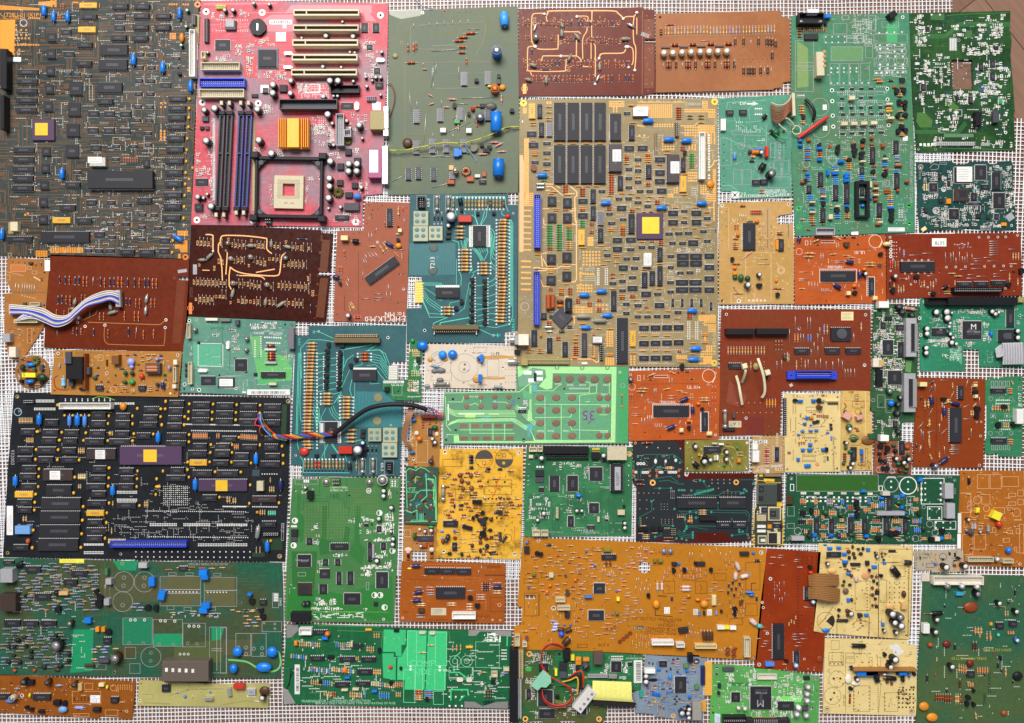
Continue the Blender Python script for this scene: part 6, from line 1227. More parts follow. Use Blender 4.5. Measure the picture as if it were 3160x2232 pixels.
Board('pale green keypad board with brown round contact pads and a purple handwritten 35', 'E1', [740,27,1200,28,1740,35,1737,400,1734,720,1000,722,80,725,80,480,90,260,500,256,735,252],
 boardmat('mask_keypad', '62a276', '5c9a6c', .5, .02, '64b474', 2, 14, .15, .4, .4, .4, .08), '''
# 745 32 1630 36 1618 712 1000 716 175 715 175 650 215 650 222 700 890 700 880 650 905 690 1580 690 1590 95 1060 88 1055 230 1000 240 935 210 1000 130 990 60 880 45 750 130 a2dc92
# 850 200 870 200 870 480 850 480 a2dc92;# 840 420 875 440 875 520 830 520 a2dc92;# 275 455 370 455 365 490 275 488 b8f06a
# 1640 40 1728 40 1728 715 1640 715 3f9a5c;# 870 270 1060 245 1580 270 1575 690 905 690 880 560 870 400 62a276
# 750 130 880 50 985 60 985 130 930 190 760 215 6a9a7c
D 80604e h.3 =key_contact>1062 110 73 68*5,112,1/1450 280 58 62*2,72,0/1448 395 57 55*2,74,0/1446 622 59 58*2,76,0/268 280 48 48*4,125,0/268 366 48 48*4,125,0
D 910 280 985 342 80604e h.3 =key_contact *3,142,0 *4,0,114;l 80604e blank =key_contact>230 548 70 32*5,103,0/230 660 70 35*5,103,0;s>750 418 72 32
n 790 340 840 380 10;. white s.6>755 400 820 400 8/490 456 575 456 10;. white s.9>225 455 440 455 16;. white s.8>125 375 125 510 1 12
l white blank>800 70 70 35/905 72 63 33/840 140 60 35/915 130 55 28;b chip h1 =chip>890 90 25 75
- b8f4a0 w4>120 350 250 350 265 300/415 330 0 25/310 380 370 360 400 385/520 350 640 352 680 390/540 330 5 20/110 400 180 430 720 430*5,4,12/120 560 200 530 700 520 760 560 820 600*4,6,-8/110 640 215 645 220 700/320 540 320 630 720 630/230 600 470 0/525 540 0 150/630 545 0 145/720 400 850 520 900 560*3,8,-12/990 300 0 390/1135 380 0 310/1300 290 0 390/900 370 1560 375 1555 400/1170 275 1385 270 1395 180 1340 165/900 490 1220 485 1230 450/1215 560 1230 600 1550 605 1545 630/1455 180 1450 270 1300 290/1565 175 0 100/920 250 1060 250 1130 190/1350 350 40 -5/1480 465 70 0/100 300 110 560 150 610
- b8f4a0 w5>1060 90 1590 95 1585 660 1560 690/860 600 40 90/95 270 760 260 860 180;# 980 360 1030 360 1030 390 980 390 5a7a88
# 980 460 1000 460 1000 520 980 520 5a7a88;# 1285 345 1305 345 1305 400 1285 400 5a7a88;# 870 200 920 200 920 260 880 260 5aa4a0
# 450 480 495 480 495 525 450 525 5aa4a0;# 780 560 880 540 885 600 830 610 5aa4a0;# 690 490 740 520 720 540 680 510 5aa4a0
# 1270 595 1325 595 1325 615 1270 615 5a7a88;# 510 345 570 345 570 365 510 365 5a7a88;# 690 330 720 330 720 385 690 385 5a7a88
# 835 600 860 600 860 665 835 665 5aa4a0;# 420 490 450 490 450 515 420 515 5aa4a0;[>1205 218 177 22;. a8d8b0 s.6>1215 230 1375 230 13
# 780 225 870 280 880 330 800 320 5aa070;' 90 7a2c86 a180>1380 465|35;- 7a2c86 w8 silk>1370 550 35 -35
' 18 c8ecc8>1110 190|SW35/1215 200|SW36/1325 200|SW34/1430 200|SW31/1540 200|SW37/950 610|SW23/1040 610|SW22/1180 610|SW21/1520 285|SW13/1515 390|SW9/1515 618|SW32
' 16 c8ecc8>360 303|SW15 SW16;- 5a6a50 w14>1678 290 0 100;D orange h.8>1670 278 20 22/1668 380 22 22;o silver s1.3>842 495 17/1685 205 17
o none>1705 55 13/1652 142 10/1695 686 13/105 690 11/168 325 11/192 603 11/757 323 11/1163 233 9/1510 537 9/1468 538 6;o white s1.4>1660 85 8/112 652 7
o 5a8a60 s1.8>800 688 12/1098 42 11/1323 44 11/1548 44 11
''', name='keypad_board', cat='keypad board', seed=41, lay=1)
Board('off white filter board with blue disc capacitors on tan glue and thin printed circles', 'N', [1311,1062,1450,1064,1597,1068,1594,1130,1590,1201,1450,1199,1318,1197,1310,1186,1312,1118],
 boardmat('lam_offwhite', 'dccdb8', 'd2c2aa', .5, .02, rough=.5, dirt=.08), '''
@ D3;( 9090a0>1880 180 142/1880 175 58/1610 90 72/1610 90 48;[ 9090a0>1540 230 210 80/2110 95 120 175/1970 -30 130 60;D blue h8>1710 0 95 88
b blue h9 =disc_capacitor>2040 45 28 80/2020 248 35 77;~ c8964e w26 =glue>2000 85 2060 75 2150 78 2290 75
D c8964e h2 =glue>2005 50 75 90/1960 255 90 80/1505 70 55 50/1660 70 50 45;~ c8964e w22>1980 300 2060 285 2180 290 2290 285
r w26 8090a8>1545 165 100 10;D 6a6a70 h3>1585 180 105 55/1595 280 75 50;f w36>1562 345 166 0;D 8a8a8e h3>1470 345 60 40;r w34 8e9298>2150 375 140 3
w>1955 28 100 0;o 8a7a66 s1.5>1885 150 9/1880 200 9
o none>1918 210 7/1740 130 6/1737 210 6/1875 338 10/1580 105 6/1640 20 7/1890 12 10/2250 345 9/1555 268 6
' 20 7a7468>2010 355|Traveler RFE DIN/2010 375|Filter Board;' 36 8a8a94 a180>2190 38|0145;% 1500 200 1720 260 5 8a8a94;@ N;D 1583e6 h8>1352 1082 26 26
D blue h8>1285 1052 35 30/1470 1098 22 14;D grey h3>1330 1138 20 14;o none>1535 1092 5/1552 1135 3/1590 1090 3
~ c8964e w8>1490 1105 1540 1100 1585 1105;r w6 8090a8>1322 1128 38 4;. 5a5a50 s.5>1560 1080 1590 1180 4 6;. 8a8a94 s.5>1440 1075 1580 1072 12
''', seed=42)
TRK = '58d0b0'
TEAL = boardmat('mask_teal', '33636a', '386e72', .8, .015, rough=.38, dirt=.12)
Board('teal board with gold fingers and brass pins at its lower edge', 'C4', [870,65,1400,62,1860,65,1862,170,1965,172,1966,800,1960,1445,1828,1455,1822,1565,1300,1567,835,1565,838,1220,985,1215,985,1165,920,1160,915,950,990,945,990,895,850,890,860,480],
 TEAL, '''
r w28 tan>1760 325 110 0/1560 765 120 0*4,0,34;r w28 tanr+tan>1745 355 130 0*17,-1,34.3;r w28 tan+tanr>1745 940 130 0*13,-2,34.3/1365 628 120 0*7,0,34
. white s1>1745 325 1728 1380 1 31/1875 325 1860 1380 1 31/1365 628 1365 832 1 7/1485 628 1485 832 1 7/1560 765 1560 867 1 4/1685 765 1685 867 1 4/1190 1210 1190 1278 1 3/1310 1210 1310 1278 1 3
r w26 tan>1320 392 110 0/1320 433 110 0*2,0,32/1320 505 110 0;r w27 tan>1190 1210 115 0*3,0,34;r w24 tan+beige+khaki>1432 105 0 110*7,34.5,0
r w24 maroon>1682 105 0 110/1820 105 0 110;r w24 khaki>1715 105 0 110*3,34.5,0;r w26 khaki>1307 105 0 110
. white s1.1>1432 100 1818 100 12/1432 218 1818 218 12/1307 98 1345 98 2/1305 218 1345 218 2;e w44 black>1375 105 10 65
t>1388 215 44/1497 925 50*8,-1,61/1625 938 50*8,0,61/1388 1148 52/1335 1220 52;E navy h14>1285 292 106;b red h7 =film_capacitor>1362 280 130 65
D red h5>1830 262 54 50;E chip>1258 382 46;b chip h4>1235 430 50 32/1228 485 52 30;f w36>1143 78 0 150/1258 78 0 150
[>1108 75 64 165/1228 75 62 165/938 75 97 137;C black h8>945 95 77 105;' 30 white a90>1058 150|KR-3;y w18 black>1117 265 0 85*3,37,0
. lgrey s1>1117 252 1190 250 3/1117 365 1190 363 3;b 905 235 1055 385 a2a68a h5 =terminal_block;/D 922 258 970 300 5a7a7a h.3
/D 988 258 1032 300 5a7a7a h.3;/D 922 325 970 365 5a7a7a h.3;/D 988 325 1032 365 5a7a7a h.3;b 900 388 1052 540 a2a68a h5 =terminal_block
/D 920 410 968 452 5a7a7a h.3;/D 985 410 1030 452 5a7a7a h.3;/D 920 472 968 512 5a7a7a h.3;/D 985 472 1030 512 5a7a7a h.3
b 1060 388 1200 532 a2a68a h5 =terminal_block;/D 1082 412 1120 450 5a7a7a h.3;/D 1140 412 1180 450 5a7a7a h.3;/D 1082 472 1120 510 5a7a7a h.3
/D 1140 472 1180 510 5a7a7a h.3;c h4>1508 388 130 202/1128 1010 240 102;[ white w5>1468 378 214 220
. white s.9>1480 395 1498 588 2 14/1648 395 1670 588 2 14;. white s1.3>1140 995 1360 995 12;. white s.8>1530 910 1530 1350 1 16/1658 918 1658 1370 1 16
b black h4>1540 245 30 30/1700 240 35 30;b bronze h9 =edge_connector>1100 1390 465 45;P bronze h8>1112 1438 436 30
b white h4>1110 1440 10 45/1538 1440 10 45;# 918 952 995 950 1000 1160 920 1162 gfing =finger_base;- fff0b0 w4>920 965 90 3*12,0,17
D 4a5a52 h.2>1062 562 93 90/1055 788 95 94;o white s1.4>1108 610 13/1105 840 13/1018 1443 11/1915 257 8/1715 1493 8
o 5a8a80 s1.5>1065 705 9/1108 702 9/1148 702 9;' 44 white a90>1100 760|T213;' 28 58d0b0 a90>1915 1390|ELRA 55;D green h7 =lamp>875 1525 40 45
- 58d0b0 w5>1310 90 1830 88 1840 180 1865 240/1800 230 1800 270 1830 285/1890 320 1910 360 1910 1300 1880 1380 1740 1415 1440 1380/1890 330 1898 400 1895 1200*2,-12,10/1330 230 1340 300 1330 380/1410 230 20 40/1525 225 1530 290 1560 375/1495 270 1530 300 1555 375/1660 170 1640 290 1590 375/1625 230 1610 300 1580 375/1300 530 1360 550 1370 620/1385 530 20 80/1500 610 1560 680 1590 740*3,12,-4/1650 610 1660 650 1620 735/1370 850 1390 900 1385 990/1490 770 1500 830 1470 860/1000 1150 1070 1310 1230 1308/1520 870 -40 60/1680 790 50 40/1560 830 -60 30/1570 1430 1700 1490 1760 1492/1755 1470 0 45
~ 58d0b0 w5>1690 410 1725 470 1720 600 1740 640/1690 440 1712 520 1710 650 1735 690/1690 470 1700 560 1700 690 1735 730/1690 500 1688 620 1690 740 1730 800/1460 510 1425 530 1415 620*3,12,8/1540 990 1600 985 1700 940 1740 905/1670 1000 1700 990 1740 970/1540 1115 1620 1110 1740 1075/1540 1175 1640 1180 1740 1140/1540 1240 1640 1220 1740 1210/1550 1300 1650 1275 1740 1275/1550 1350 1640 1330 1740 1345
- 58d0b0 w4>1560 600 30 60*4,22,-4/1340 720 0 270/1000 960 1190 965 1200 1000*3,-6,12/1010 1010 1120 1080 1150 1130 1200 1140/1010 1040 1060 1120 1190 1210*3,-4,24/1000 1130 1060 1270 1200 1280/1265 1200 1275 1165 1390 1140/1360 1265 1420 1220 1470 960/1768 1478 0 30/1780 1484 0 16
- 58d0b0 w6>1250 1310 1110 1370 1095 1420;- 58d0b0 w8>1490 1310 1180 1365 1170 1390/1480 910 0 450;# 860 560 1330 560 1330 880 860 885 2e6a6e
- 26585c w4>1190 750 0 135*6,28,0
''', seed=43)
Board('upside down teal board with pale fingers and a black cable across it', 'N', [952,1006,1100,1005,1253,1005,1251,1115,1208,1115,1208,1128,1228,1128,1228,1171,1246,1172,1244,1240,1240,1330,1233,1470,1080,1470,932,1469,933,1435,897,1434,905,1200,912,1037,952,1035],
 TEAL, '''
@ D3;r w28 tanr+tan>265 35 120 0*3,-2,34;r w28 tan+tanr>258 137 120 0*24,-1.5,34.4;r w26 tan>232 962 118 0*2,0,34
. white s1>262 35 228 995 1 29/388 35 345 995 1 29/800 38 800 102 1 3/935 38 935 102 1 3/425 445 420 550 1 4/620 482 615 690 1 7/755 482 745 690 1 7/265 1108 655 1108 12
r w27 tan>428 445 122 0*4,-1,35/625 482 125 0*7,-1,34.5;r w25 tan>680 812 115 0/668 855 122 0*2,0,36/668 932 122 0;r w26 rust>815 38 110 0*3,0,32
r w24 khaki>265 1110 0 105*3,35,0/785 1120 0 110;r w24 red>372 1110 0 105*2,36,0;r w24 tan+khaki>443 1110 0 105*7,35.5,0;. hole s1>265 1225 655 1225 12
e w42 chip>710 1150 5 65;f w36>845 1095 0 155/952 1095 0 155;[>810 1095 70 163/922 1095 70 163/1068 1122 97 140;C black h8>1085 1145 60 85
' 30 white a-90>1045 1185|KR-3;c h4>750 200 240 110/465 730 125 205;. white s1.3>765 190 980 192 11;[ white w5>415 722 217 220
. white s.9>430 750 445 925 2 12/602 740 622 925 2 13;b red h7 =film_capacitor>605 980 137 72;E navy h14>798 1018 100;D red h5>205 990 95 85
E navy>850 945 44;b black h4>360 1060 40 30/530 1060 45 25;b chip h4>830 805 45 40/825 855 45 40;y w18 black>905 970 0 85*3,40,0
t>875 1000 48/870 1050 48/750 1095 44/488 75 54*6,-3,61/620 30 52*7,-2,60/780 92 46/730 160 46/488 15 50
. white s.8>455 70 440 390 1 14/590 30 580 395 1 14;b 905 795 1038 928 a2a68a h5 =terminal_block;/D 925 815 962 850 5a8484 h.3
/D 985 815 1022 850 5a8484 h.3;/D 925 872 962 908 5a8484 h.3;/D 985 872 1022 908 5a8484 h.3;b 1055 790 1202 938 a2a68a h5 =terminal_block
/D 1075 812 1120 852 5a8484 h.3;/D 1140 812 1180 852 5a8484 h.3;/D 1075 872 1120 912 5a8484 h.3;/D 1140 872 1180 912 5a8484 h.3
b 1045 942 1198 1090 a2a68a h5 =terminal_block;/D 1068 965 1112 1005 5a8484 h.3;/D 1135 965 1178 1005 5a8484 h.3;/D 1068 1025 1112 1065 5a8484 h.3
/D 1135 1025 1178 1065 5a8484 h.3;# 1115 160 1205 155 1200 302 1110 302 b8b4a4 =finger_base;- white w6>1115 168 90 -2*8,0,18
D 8a8462 h.2>960 440 95 92/948 675 97 90;o white s1.4>1008 487 13/997 718 13;# 780 420 1060 425 1240 540 1250 780 770 780 2f7478
- 2a686c w6>800 430 -5 330*5,34,0;o white s1.3>172 1068 9/1135 762 7
- 58d0b0 w5>228 30 215 500 220 700 240 730/212 30 195 600 190 960 205 1010/200 30 183 600 175 900/220 1080 250 1130 250 1240 720 1245/350 470 400 530 450 540/375 530 410 600 420 720*4,-12,30/550 450 620 430 640 380/760 50 690 100 660 180/740 300 720 400 740 470/880 10 1020 0 1080 40 1120 150/990 200 1040 270 1080 310/500 950 -70 150/530 950 70 100/545 950 560 980 610 1050/670 1060 20 70/780 920 70 -10/650 460 605 460 600 540
~ 58d0b0 w5>400 38 470 30 520 30/395 100 470 95 590 80/390 170 470 160 590 150/390 235 450 220 580 215/385 300 450 280 580 270/385 370 450 350 580 330/380 440 420 420 600 390
- 58d0b0 w4>480 590 430 680 440 720/510 590 530 650 600 720*3,22,-12/720 200 -80 180/770 330 -5 270/940 40 1030 60 1110 180*4,-2,26/890 160 980 150 1040 200 1100 290/920 320 930 345 1020 340/850 120 840 150 760 170/470 950 -5 150
- 58d0b0 w6>650 10 660 100 630 440 560 540;@ C6;b bronze h9 =edge_connector>1605 1190 465 50;P bronze h8>1622 1150 428 35
r w27 tan>1325 1245 115 0*3,0,34;- 58d0b0 w5>1600 1195 1460 1130 1420 1130/1410 1110 0 40/1280 1600 1270 1300 1350 1210 1480 1210 1720 1245
- 58d0b0 w4>1398 1117 0 26;- 58d0b0 w8>2000 1260 1700 1310 1680 1310;- 58d0b0 w6>2040 1260 -90 60;t>1555 1260 50/1690 1275 50
o white s1.4>1455 1125 8/2155 1188 11;~ 58d0b0 w5>1970 1320 2080 1320 2140 1440;' 24 58d0b0 a-90>1258 1230|ELRA
''', seed=44)
Board('small green L shaped board with a white strip reading 01A, tucked by the cable', 'N', [1266,1050,1296,1052,1303,1086,1301,1118,1289,1126,1299,1158,1300,1237,1216,1235,1181,1202,1181,1174,1259,1172,1262,1100],
 boardmat('mask_small_green', '2f8a4e', '2a7a44', .8, .02, '3aa05c', 1.6, 10, .3, .4, .4, .35), '''
@ D3;l white blank>1060 312 208 26;' 22 4a4a4a z.2>1215 326|01A;' 16 9a9a9a z.2>1120 326|TKX201Z09;n 1310 310 1420 420 20 l;n 1350 100 1400 160 8 l
. e8b080 s.8>1350 215 1420 260 4 3/1360 20 1420 60 4 3/1330 0 1400 12 4 2;. e8b080 s.7>1320 310 1410 420 5 6;b chip h4>1390 70 40 45
b black h5>1070 375 50 45;o none>1212 420 9/1095 400 6;. white s.6>1310 475 1430 472 8;[>1150 360 100 100;' 20 c8e8c8>1200 358|94V TB O2
% 1300 340 1430 500 14;# 1180 470 1195 470 1195 518 1180 518 2a5a44;- 8cd8a0 w4>1390 130 1385 200 1440 250*3,-12,6
''', seed=45, lay=1)
Board('pinkish brown stepped board with a slanted black chip and white handwriting at its bottom', 'N', [1126,626,1200,624,1264,626,1262,800,1253,993,1140,993,1029,992,1034,850,1041,713,1122,711],
 boardmat('lam_pink', 'a05a42', '9a543c', .6, .02, 'aa6248', 2.4, 14, .2, .35, .3, .42, .1), '''
@ C4;c a36 h4>400 790 370 90;D grey h3.6>470 890 25 30;c>635 210 57 178;b beige h8>168 482 72 48;e w48 black>285 535 60 5;e w36 navy>625 550 70 42
D amber h5>718 555 64 57;b beige h6>748 412 37 36;E navy h10>240 1295 50;e w42 navy>85 895 65 15;t>155 965 40/748 525 40;r w24 tan>750 185 2 115
y>798 185 0 75;r w22 tan>560 575 55 95;r w20 tan>595 550 55 95/455 592 70 -2;r w18 cream>715 467 75 0;r w18 rust>200 625 5 95
r w15 rust>150 790 0 75*2,28,2;r w18 orange>785 660 5 80;r w14 orange>710 650 50 55;r w18 tan>255 1160 45 80*3,8,-3/150 930 10 80
r w16 tan>250 1190 20 70;r w18 red>300 1298 75 0*2,0,16;r w16 rust>612 340 3 70;D rust h5>735 375 23 20
w>453 450 0 85*2,30,0/407 665 45 70/440 655 60 75*3,32,-5/390 712 35 83/410 705 37 85/500 650 60 65/395 840 -10 90/220 945 42 85/237 900 28 90/500 1075 95 0/495 1113 115 0/495 1138 95 0/370 1122 100 0/648 975 12 85/672 1045 3 90/630 1045 12 110/720 627 95 0/812 300 -4 80/540 400 -30 50
. 3a1a10 s.5>348 655 322 1265 1 40/208 1095 202 1240 1 12;' 56 white a180>620 1325|F:HPCLK,M:0;' 50 white a180>720 1278|To: MN
o white s1.3>455 305 8/805 1025 10
o none>765 875 10/810 875 7/752 1170 10/455 175 5/492 225 6/482 270 6/490 305 5/435 365 5/588 180 5/545 215 5/790 1320 9/745 1318 7/135 1280 6/835 205 5/300 465 5/355 455 5
o white>540 550 7
''', seed=46)
Board('very dark brown board with cream tracks and rows of tiny printed labels', 'C6', [165,45,700,60,1480,100,1482,130,1600,135,1575,520,1452,520,1452,555,1572,560,1530,1030,1410,1032,700,1000,115,975,140,520],
 boardmat('lam_darkbrown', '381006', '421409', .6, .02, rough=.3, dirt=.15), '''
- cor w12>310 145 360 145 385 155 385 300
~ cor w12>460 215 465 180 500 155 700 158 900 180 930 200 930 290 980 338/560 475 600 505 660 530 760 548 940 562 1030 560 1060 530 1075 400 1085 360 1115 335
- cor w11>460 215 440 245 438 320 465 380 468 440 475 480 480 610/525 315 530 340 515 550/560 470 548 560 548 660 570 700/820 528 190 -33
~ cor w10>630 560 760 562 870 572 910 600;- cor w9>278 505 72 3;E smoke m h10>530 230 40;E pale m h10>757 368 42/558 385 38/580 635 42/925 650 42
e w38 smoke>735 255 55 0;e w32 smoke>970 210 0 60;e w36 smoke>1110 260 55 15/915 800 -7 60/1040 870 55 -40;E smoke m h8>1115 380 42
e w34 smoke>245 400 55 0/320 385 45 -45/585 705 -15 70;D pin h2>370 300 25 25;D smoke h2>500 295 25 25/615 545 30 25/1105 320 20 25
l lgrey>182 448 40 100
r w9 6e5e52>250 170 0 95*4,38,3/475 185 0 95/600 190 0 95*4,38,4/830 205 0 85*3,37,3/1020 220 0 80*2,44,3/1183 220 0 90*2,38,3/1300 225 0 95*3,40,3/625 360 0 85*3,39,2/822 360 0 90*3,37,10/1020 340 0 90*2,40,4/1170 395 0 95*5,40,2/215 575 0 90*9,38,3/645 590 0 100*2,38,2/760 600 0 100*4,36,4/995 625 0 95/1075 610 0 100*3,39,3/1230 620 0 100*4,40,3/238 750 0 100*5,38,3/475 700 0 100*2,40,3/670 765 0 85*2,38,2/825 770 0 100*2,38,2/985 780 0 90*2,38,2/1135 790 0 90/1215 790 0 100*3,40,3/1368 545 0 95/1355 640 0 110
r w9 navy>1370 850 0 90/1235 188 105 2
' 24 cor a90>230 230|R23/267 232|R28/305 235|R32/342 238|R31/465 240|R4/578 248|R35/616 250|R37/654 252|R7/694 252|R8/812 255|R3/850 258|R22/890 262|R20/1008 265|R4/1046 268|R3/1200 272|R1/1240 276|C2/1280 280|D15/1355 285|R6/445 415|D13/483 425|D19/600 415|R36/643 402|R11/682 400|R14/797 405|R12/836 425|D8/873 430|R21/913 438|D18/957 392|C1/995 392|R6/1035 395|R5/1150 440|D24/1188 443|D25/1226 445|D16/1264 448|D17/1302 450|R40/195 625|R27/233 627|R30/271 629|D12/310 630|R26/348 632|D10/388 634|R24/426 636|D11/465 636|R4/503 638|R3/620 640|R2/660 640|R1/700 642|C2/740 648|R10/778 652|C6/815 665|R7/855 670|R8/972 678|R9/1052 660|R18/1090 662|R16/1130 664|D3/1168 666|R13/1210 668|C3/1250 670|D2/1288 672|D1/1326 674|D23/1350 590|R47/215 800|R7/256 802|R38/296 804|D14/335 805|R34/375 802|D9/418 772|C1/455 772|R6/493 775|R5/645 815|D7/688 820|R20/726 822|C8/765 824|C5/803 824|R11/843 826|R12/960 830|R19/1000 832|R17/1115 838|R15/1155 838|C4/1195 842|R14/1235 844|D5/1275 846|D6/565 832|V1/250 455|V7/543 195|V3/775 205|V1/1125 220|V2/750 460|V4/1108 460|V1/400 485|R42
' 28 cor a90>1397 738|D22;( d87a3a w6>158 890 32;# 142 835 172 835 172 950 142 950 d87a3a;' 30 6a3a24 a90>168 730|07230
- 9a5a34 w3 silk>1490 200 80 5*36,-0.8,9/1470 590 80 5*44,-1,9
' 20 9a5a34 a90>1485 180|22 21/1470 330|18/1460 500|14/1450 560|12/1445 650|10/1436 760|7/1428 870|4/1420 990|1
''', seed=47)
Board('plain red brown board lying under the blue and white wires', 'C5', [510,85,1200,105,1925,130,1915,305,1805,305,1805,342,1912,345,1905,700,1850,1062,1100,1045,445,1025,470,560],
 boardmat('lam_brick', '662408', '70290e', .6, .02, rough=.4, dirt=.16), '''
r w18 navy>597 300 0 80/655 300 0 90/755 305 0 95/1285 320 0 100/1355 320 0 100/1460 320 0 105*2,38,0/942 830 0 80/1295 820 0 100
r w20 brown>697 300 0 90/1088 840 0 90
r w17 navy>795 300 0 100/1012 310 0 100/1108 315 0 100*2,42,0/583 500 0 90*2,38,-5/1272 520 0 80*2,38,5/772 825 0 80
r w19 rust>838 305 0 105*2,36,0/1525 530 0 90*2,38,0/567 640 0 70/815 830 0 70;w>945 310 -7 100/578 850 0 60/1383 820 -13 120
r w20 rust>1053 320 0 100/1190 310 0 110*2,37,0/1405 320 0 100/1540 325 0 105*2,38,0/1370 530 0 90/692 630 0 80/1255 660 0 95/1357 660 0 100*2,40,0/1447 850 0 90/1550 840 0 90
r w18 brown>665 500 0 90/820 490 0 70*2,36,0/735 820 0 70;r w24 brown>703 500 0 100;r w26 brown>1408 530 0 100;r w19 brown>643 650 0 65
r w22 umber>905 650 0 70;r w18 rust>1005 670 0 80*2,40,0;e w34 silver>1482 500 -12 70/1470 620 -5 70
e w36 smoke>752 540 -7 50/715 630 30 10/1095 680 70 -20;e w34 smoke>1105 590 10 50;E smoke m h8>788 725 36
- b8743a w7>890 770 1600 795 1630 790 1675 748;~ b8743a w6>1060 800 1055 930 1080 980 1150 995 1600 1005 1660 990 1672 830
- b8743a w6>800 765 970 690 985 640;o white s1.7>788 770 9/862 812 9/1062 800 9/1680 746 9/1672 825 9;l a8 lgrey blank>1800 235 92 33
% 560 330 1600 400 30 9a4a24;% 560 540 1600 600 12 9a4a24;% 560 850 1560 900 10 9a4a24;- 8a4a2a w3 silk>1790 360 90 0*60,-0.8,10.5
' 26 9a5a34 a90>1765 320|21
''', seed=48)
Board('orange tan pair of joined boards where the blue and white wires start', 'C5', [75,120,300,128,505,140,500,250,480,460,470,640,450,805,350,965,255,1105,215,1150,90,1135,45,900,45,480,125,475,60,330],
 boardmat('lam_flex', 'a8703a', '9c6430', .7, .02, 'b87e46', 2.4, 14, .2, .4, .4, .4, .12), '''
l a0 white blank>452 140 53 112;w>158 375 0 95/190 375 0 105/228 375 0 100*6,24,3/80 840 145 2/132 902 86 0;- 7a4a24 w5>90 470 410 -5
[ d8a878>108 188 157 70/275 205 45 33/325 250 50 35/275 830 50 150/55 290 50 55;. e0c8a0 s.6>225 500 350 530 6;b umber h3>285 160 40 22
# 110 190 262 190 262 255 110 255 b4662e;- d8a878 w4 silk>70 260 170 40;- d8a878 w14 silk>340 310 70 40;b lgrey h9 =wire_plug>22 885 78 85
b pale h8 =wire_socket>88 1020 70 105;C ivory h5 n1>300 570 100 35;b dgreen h3>228 570 32 30;C cream h7 n1>90 590 30 100/140 742 235 33
o none>350 880 11/450 268 9;. 5a2c10 s.8>300 845 298 960 1 3/130 160 250 170 3/415 330 430 350 2 2;r w14 brown>355 170 0 35/410 160 0 45
% 90 800 430 1100 14 d0a070;' 22 c89860 a90>200 1050|CYV1 JCSD2;' 24 c89860 a90>72 620|FE1112;D blue h2>425 580 25 20
''', seed=49)
Board('tan inverter board with a black transformer, ferrite and many small parts at left', 'C5', [555,1050,1200,1058,1840,1065,1822,1300,1802,1527,1160,1515,515,1500,530,1280],
 boardmat('lam_inverter', 'b07a3a', 'a87234', .7, .02, 'bc8646', 2.4, 12, .2, .4, .4, .42, .12), '''
b 665 1120 830 1345 black h15 =transformer;/b 722 1070 782 1190 dgrey h3;b brown h10 =heat_fin>840 1090 22 360;b dgrey h7>690 1345 45 75/845 1225 60 75
r w46 7ab0d0>628 1310 4 135;r w20 lgrey>600 1180 -5 60;d lilac>648 1140 17 50;b 7a4a20 h8 =wound_coil>1128 1110 72 85;I 1465 1185 1610 1290 dgrey h9
D lilac h7>1272 1130 80 82;D lilac h6>1300 1200 45 45/1560 1125 40 40/1690 1205 30 55;c>963 1408 77 54/1398 1412 74 53;C ivory h7 n1>1752 1225 30 153
b pale h7>1752 1150 38 50/1742 1400 38 40;e w38 navy>1635 1380 10 65;D dgrey h7>1560 1380 40 40;D dgreen h7>1235 1260 40 50;D 1a3a28 h6>1305 1265 45 45
D red h6>1400 1290 50 60;D green h6>1295 1345 60 60;D dgreen h6>1225 1355 50 40;D dgreen h5>925 1315 50 35;d umber>1070 1150 15 60
D green h5>1640 1280 30 30;D bluelab h4>955 1290 35 20;D black h5>785 1430 75 30;r w18 rust>1180 1100 60 0
r w16 rust>1260 1100 50 0/1130 1400 60 0/1200 1475 40 0*2,65,-5;r w16 dgrey>1330 1095 60 5/1190 1240 80 0
r w16 tan>1410 1115 55 0/1490 1420 50 0*3,0,22;r w18 tan>1465 1098 55 0*2,60,0/1480 1135 60 0/1420 1160 40 0*2,60,-10;r w20 dgrey>1600 1105 50 0
r w20 lilac>1600 1140 50 0;r w16 brown>1370 1195 50 0/1390 1255 60 0/1000 1370 40 0/1070 1370 40 0/1560 1455 50 0/1060 1470 45 0
r w16 lgrey>1655 1160 0 50;r w17 tan>1230 1440 60 0*3,-10,-20/1320 1450 50 0*3,0,14;r w14 tan>1440 1340 20 40/1700 1385 0 55/1030 1420 40 10
r w14 dgrey>1650 1350 50 0/1670 1375 0 65;y w18 dgreen>965 1230 45 -5;r w0 tan>1070 1230 0 90;r w13 tan>940 1160 0 55;y w16 chip>1160 1290 10 30
~ 8a1e14 w9>590 1310 550 1340 560 1420 600 1450 680 1455 700 1430;( e0bc88>1150 1450 34;[ e0bc88>990 1100 55 60;[ d0a468>560 1060 90 70
% 900 1080 1700 1500 40 e0bc88;' 22 8a6a3a a180>900 1080|4PMD4120N (2) ILTER;o white s1.6>588 1085 10;o white s1.5>1083 1285 10/1800 1102 10
o none>552 1462 9/1768 1490 8;D pale h1>1710 1480 25 25
''', seed=50, lay=1)
import cmath
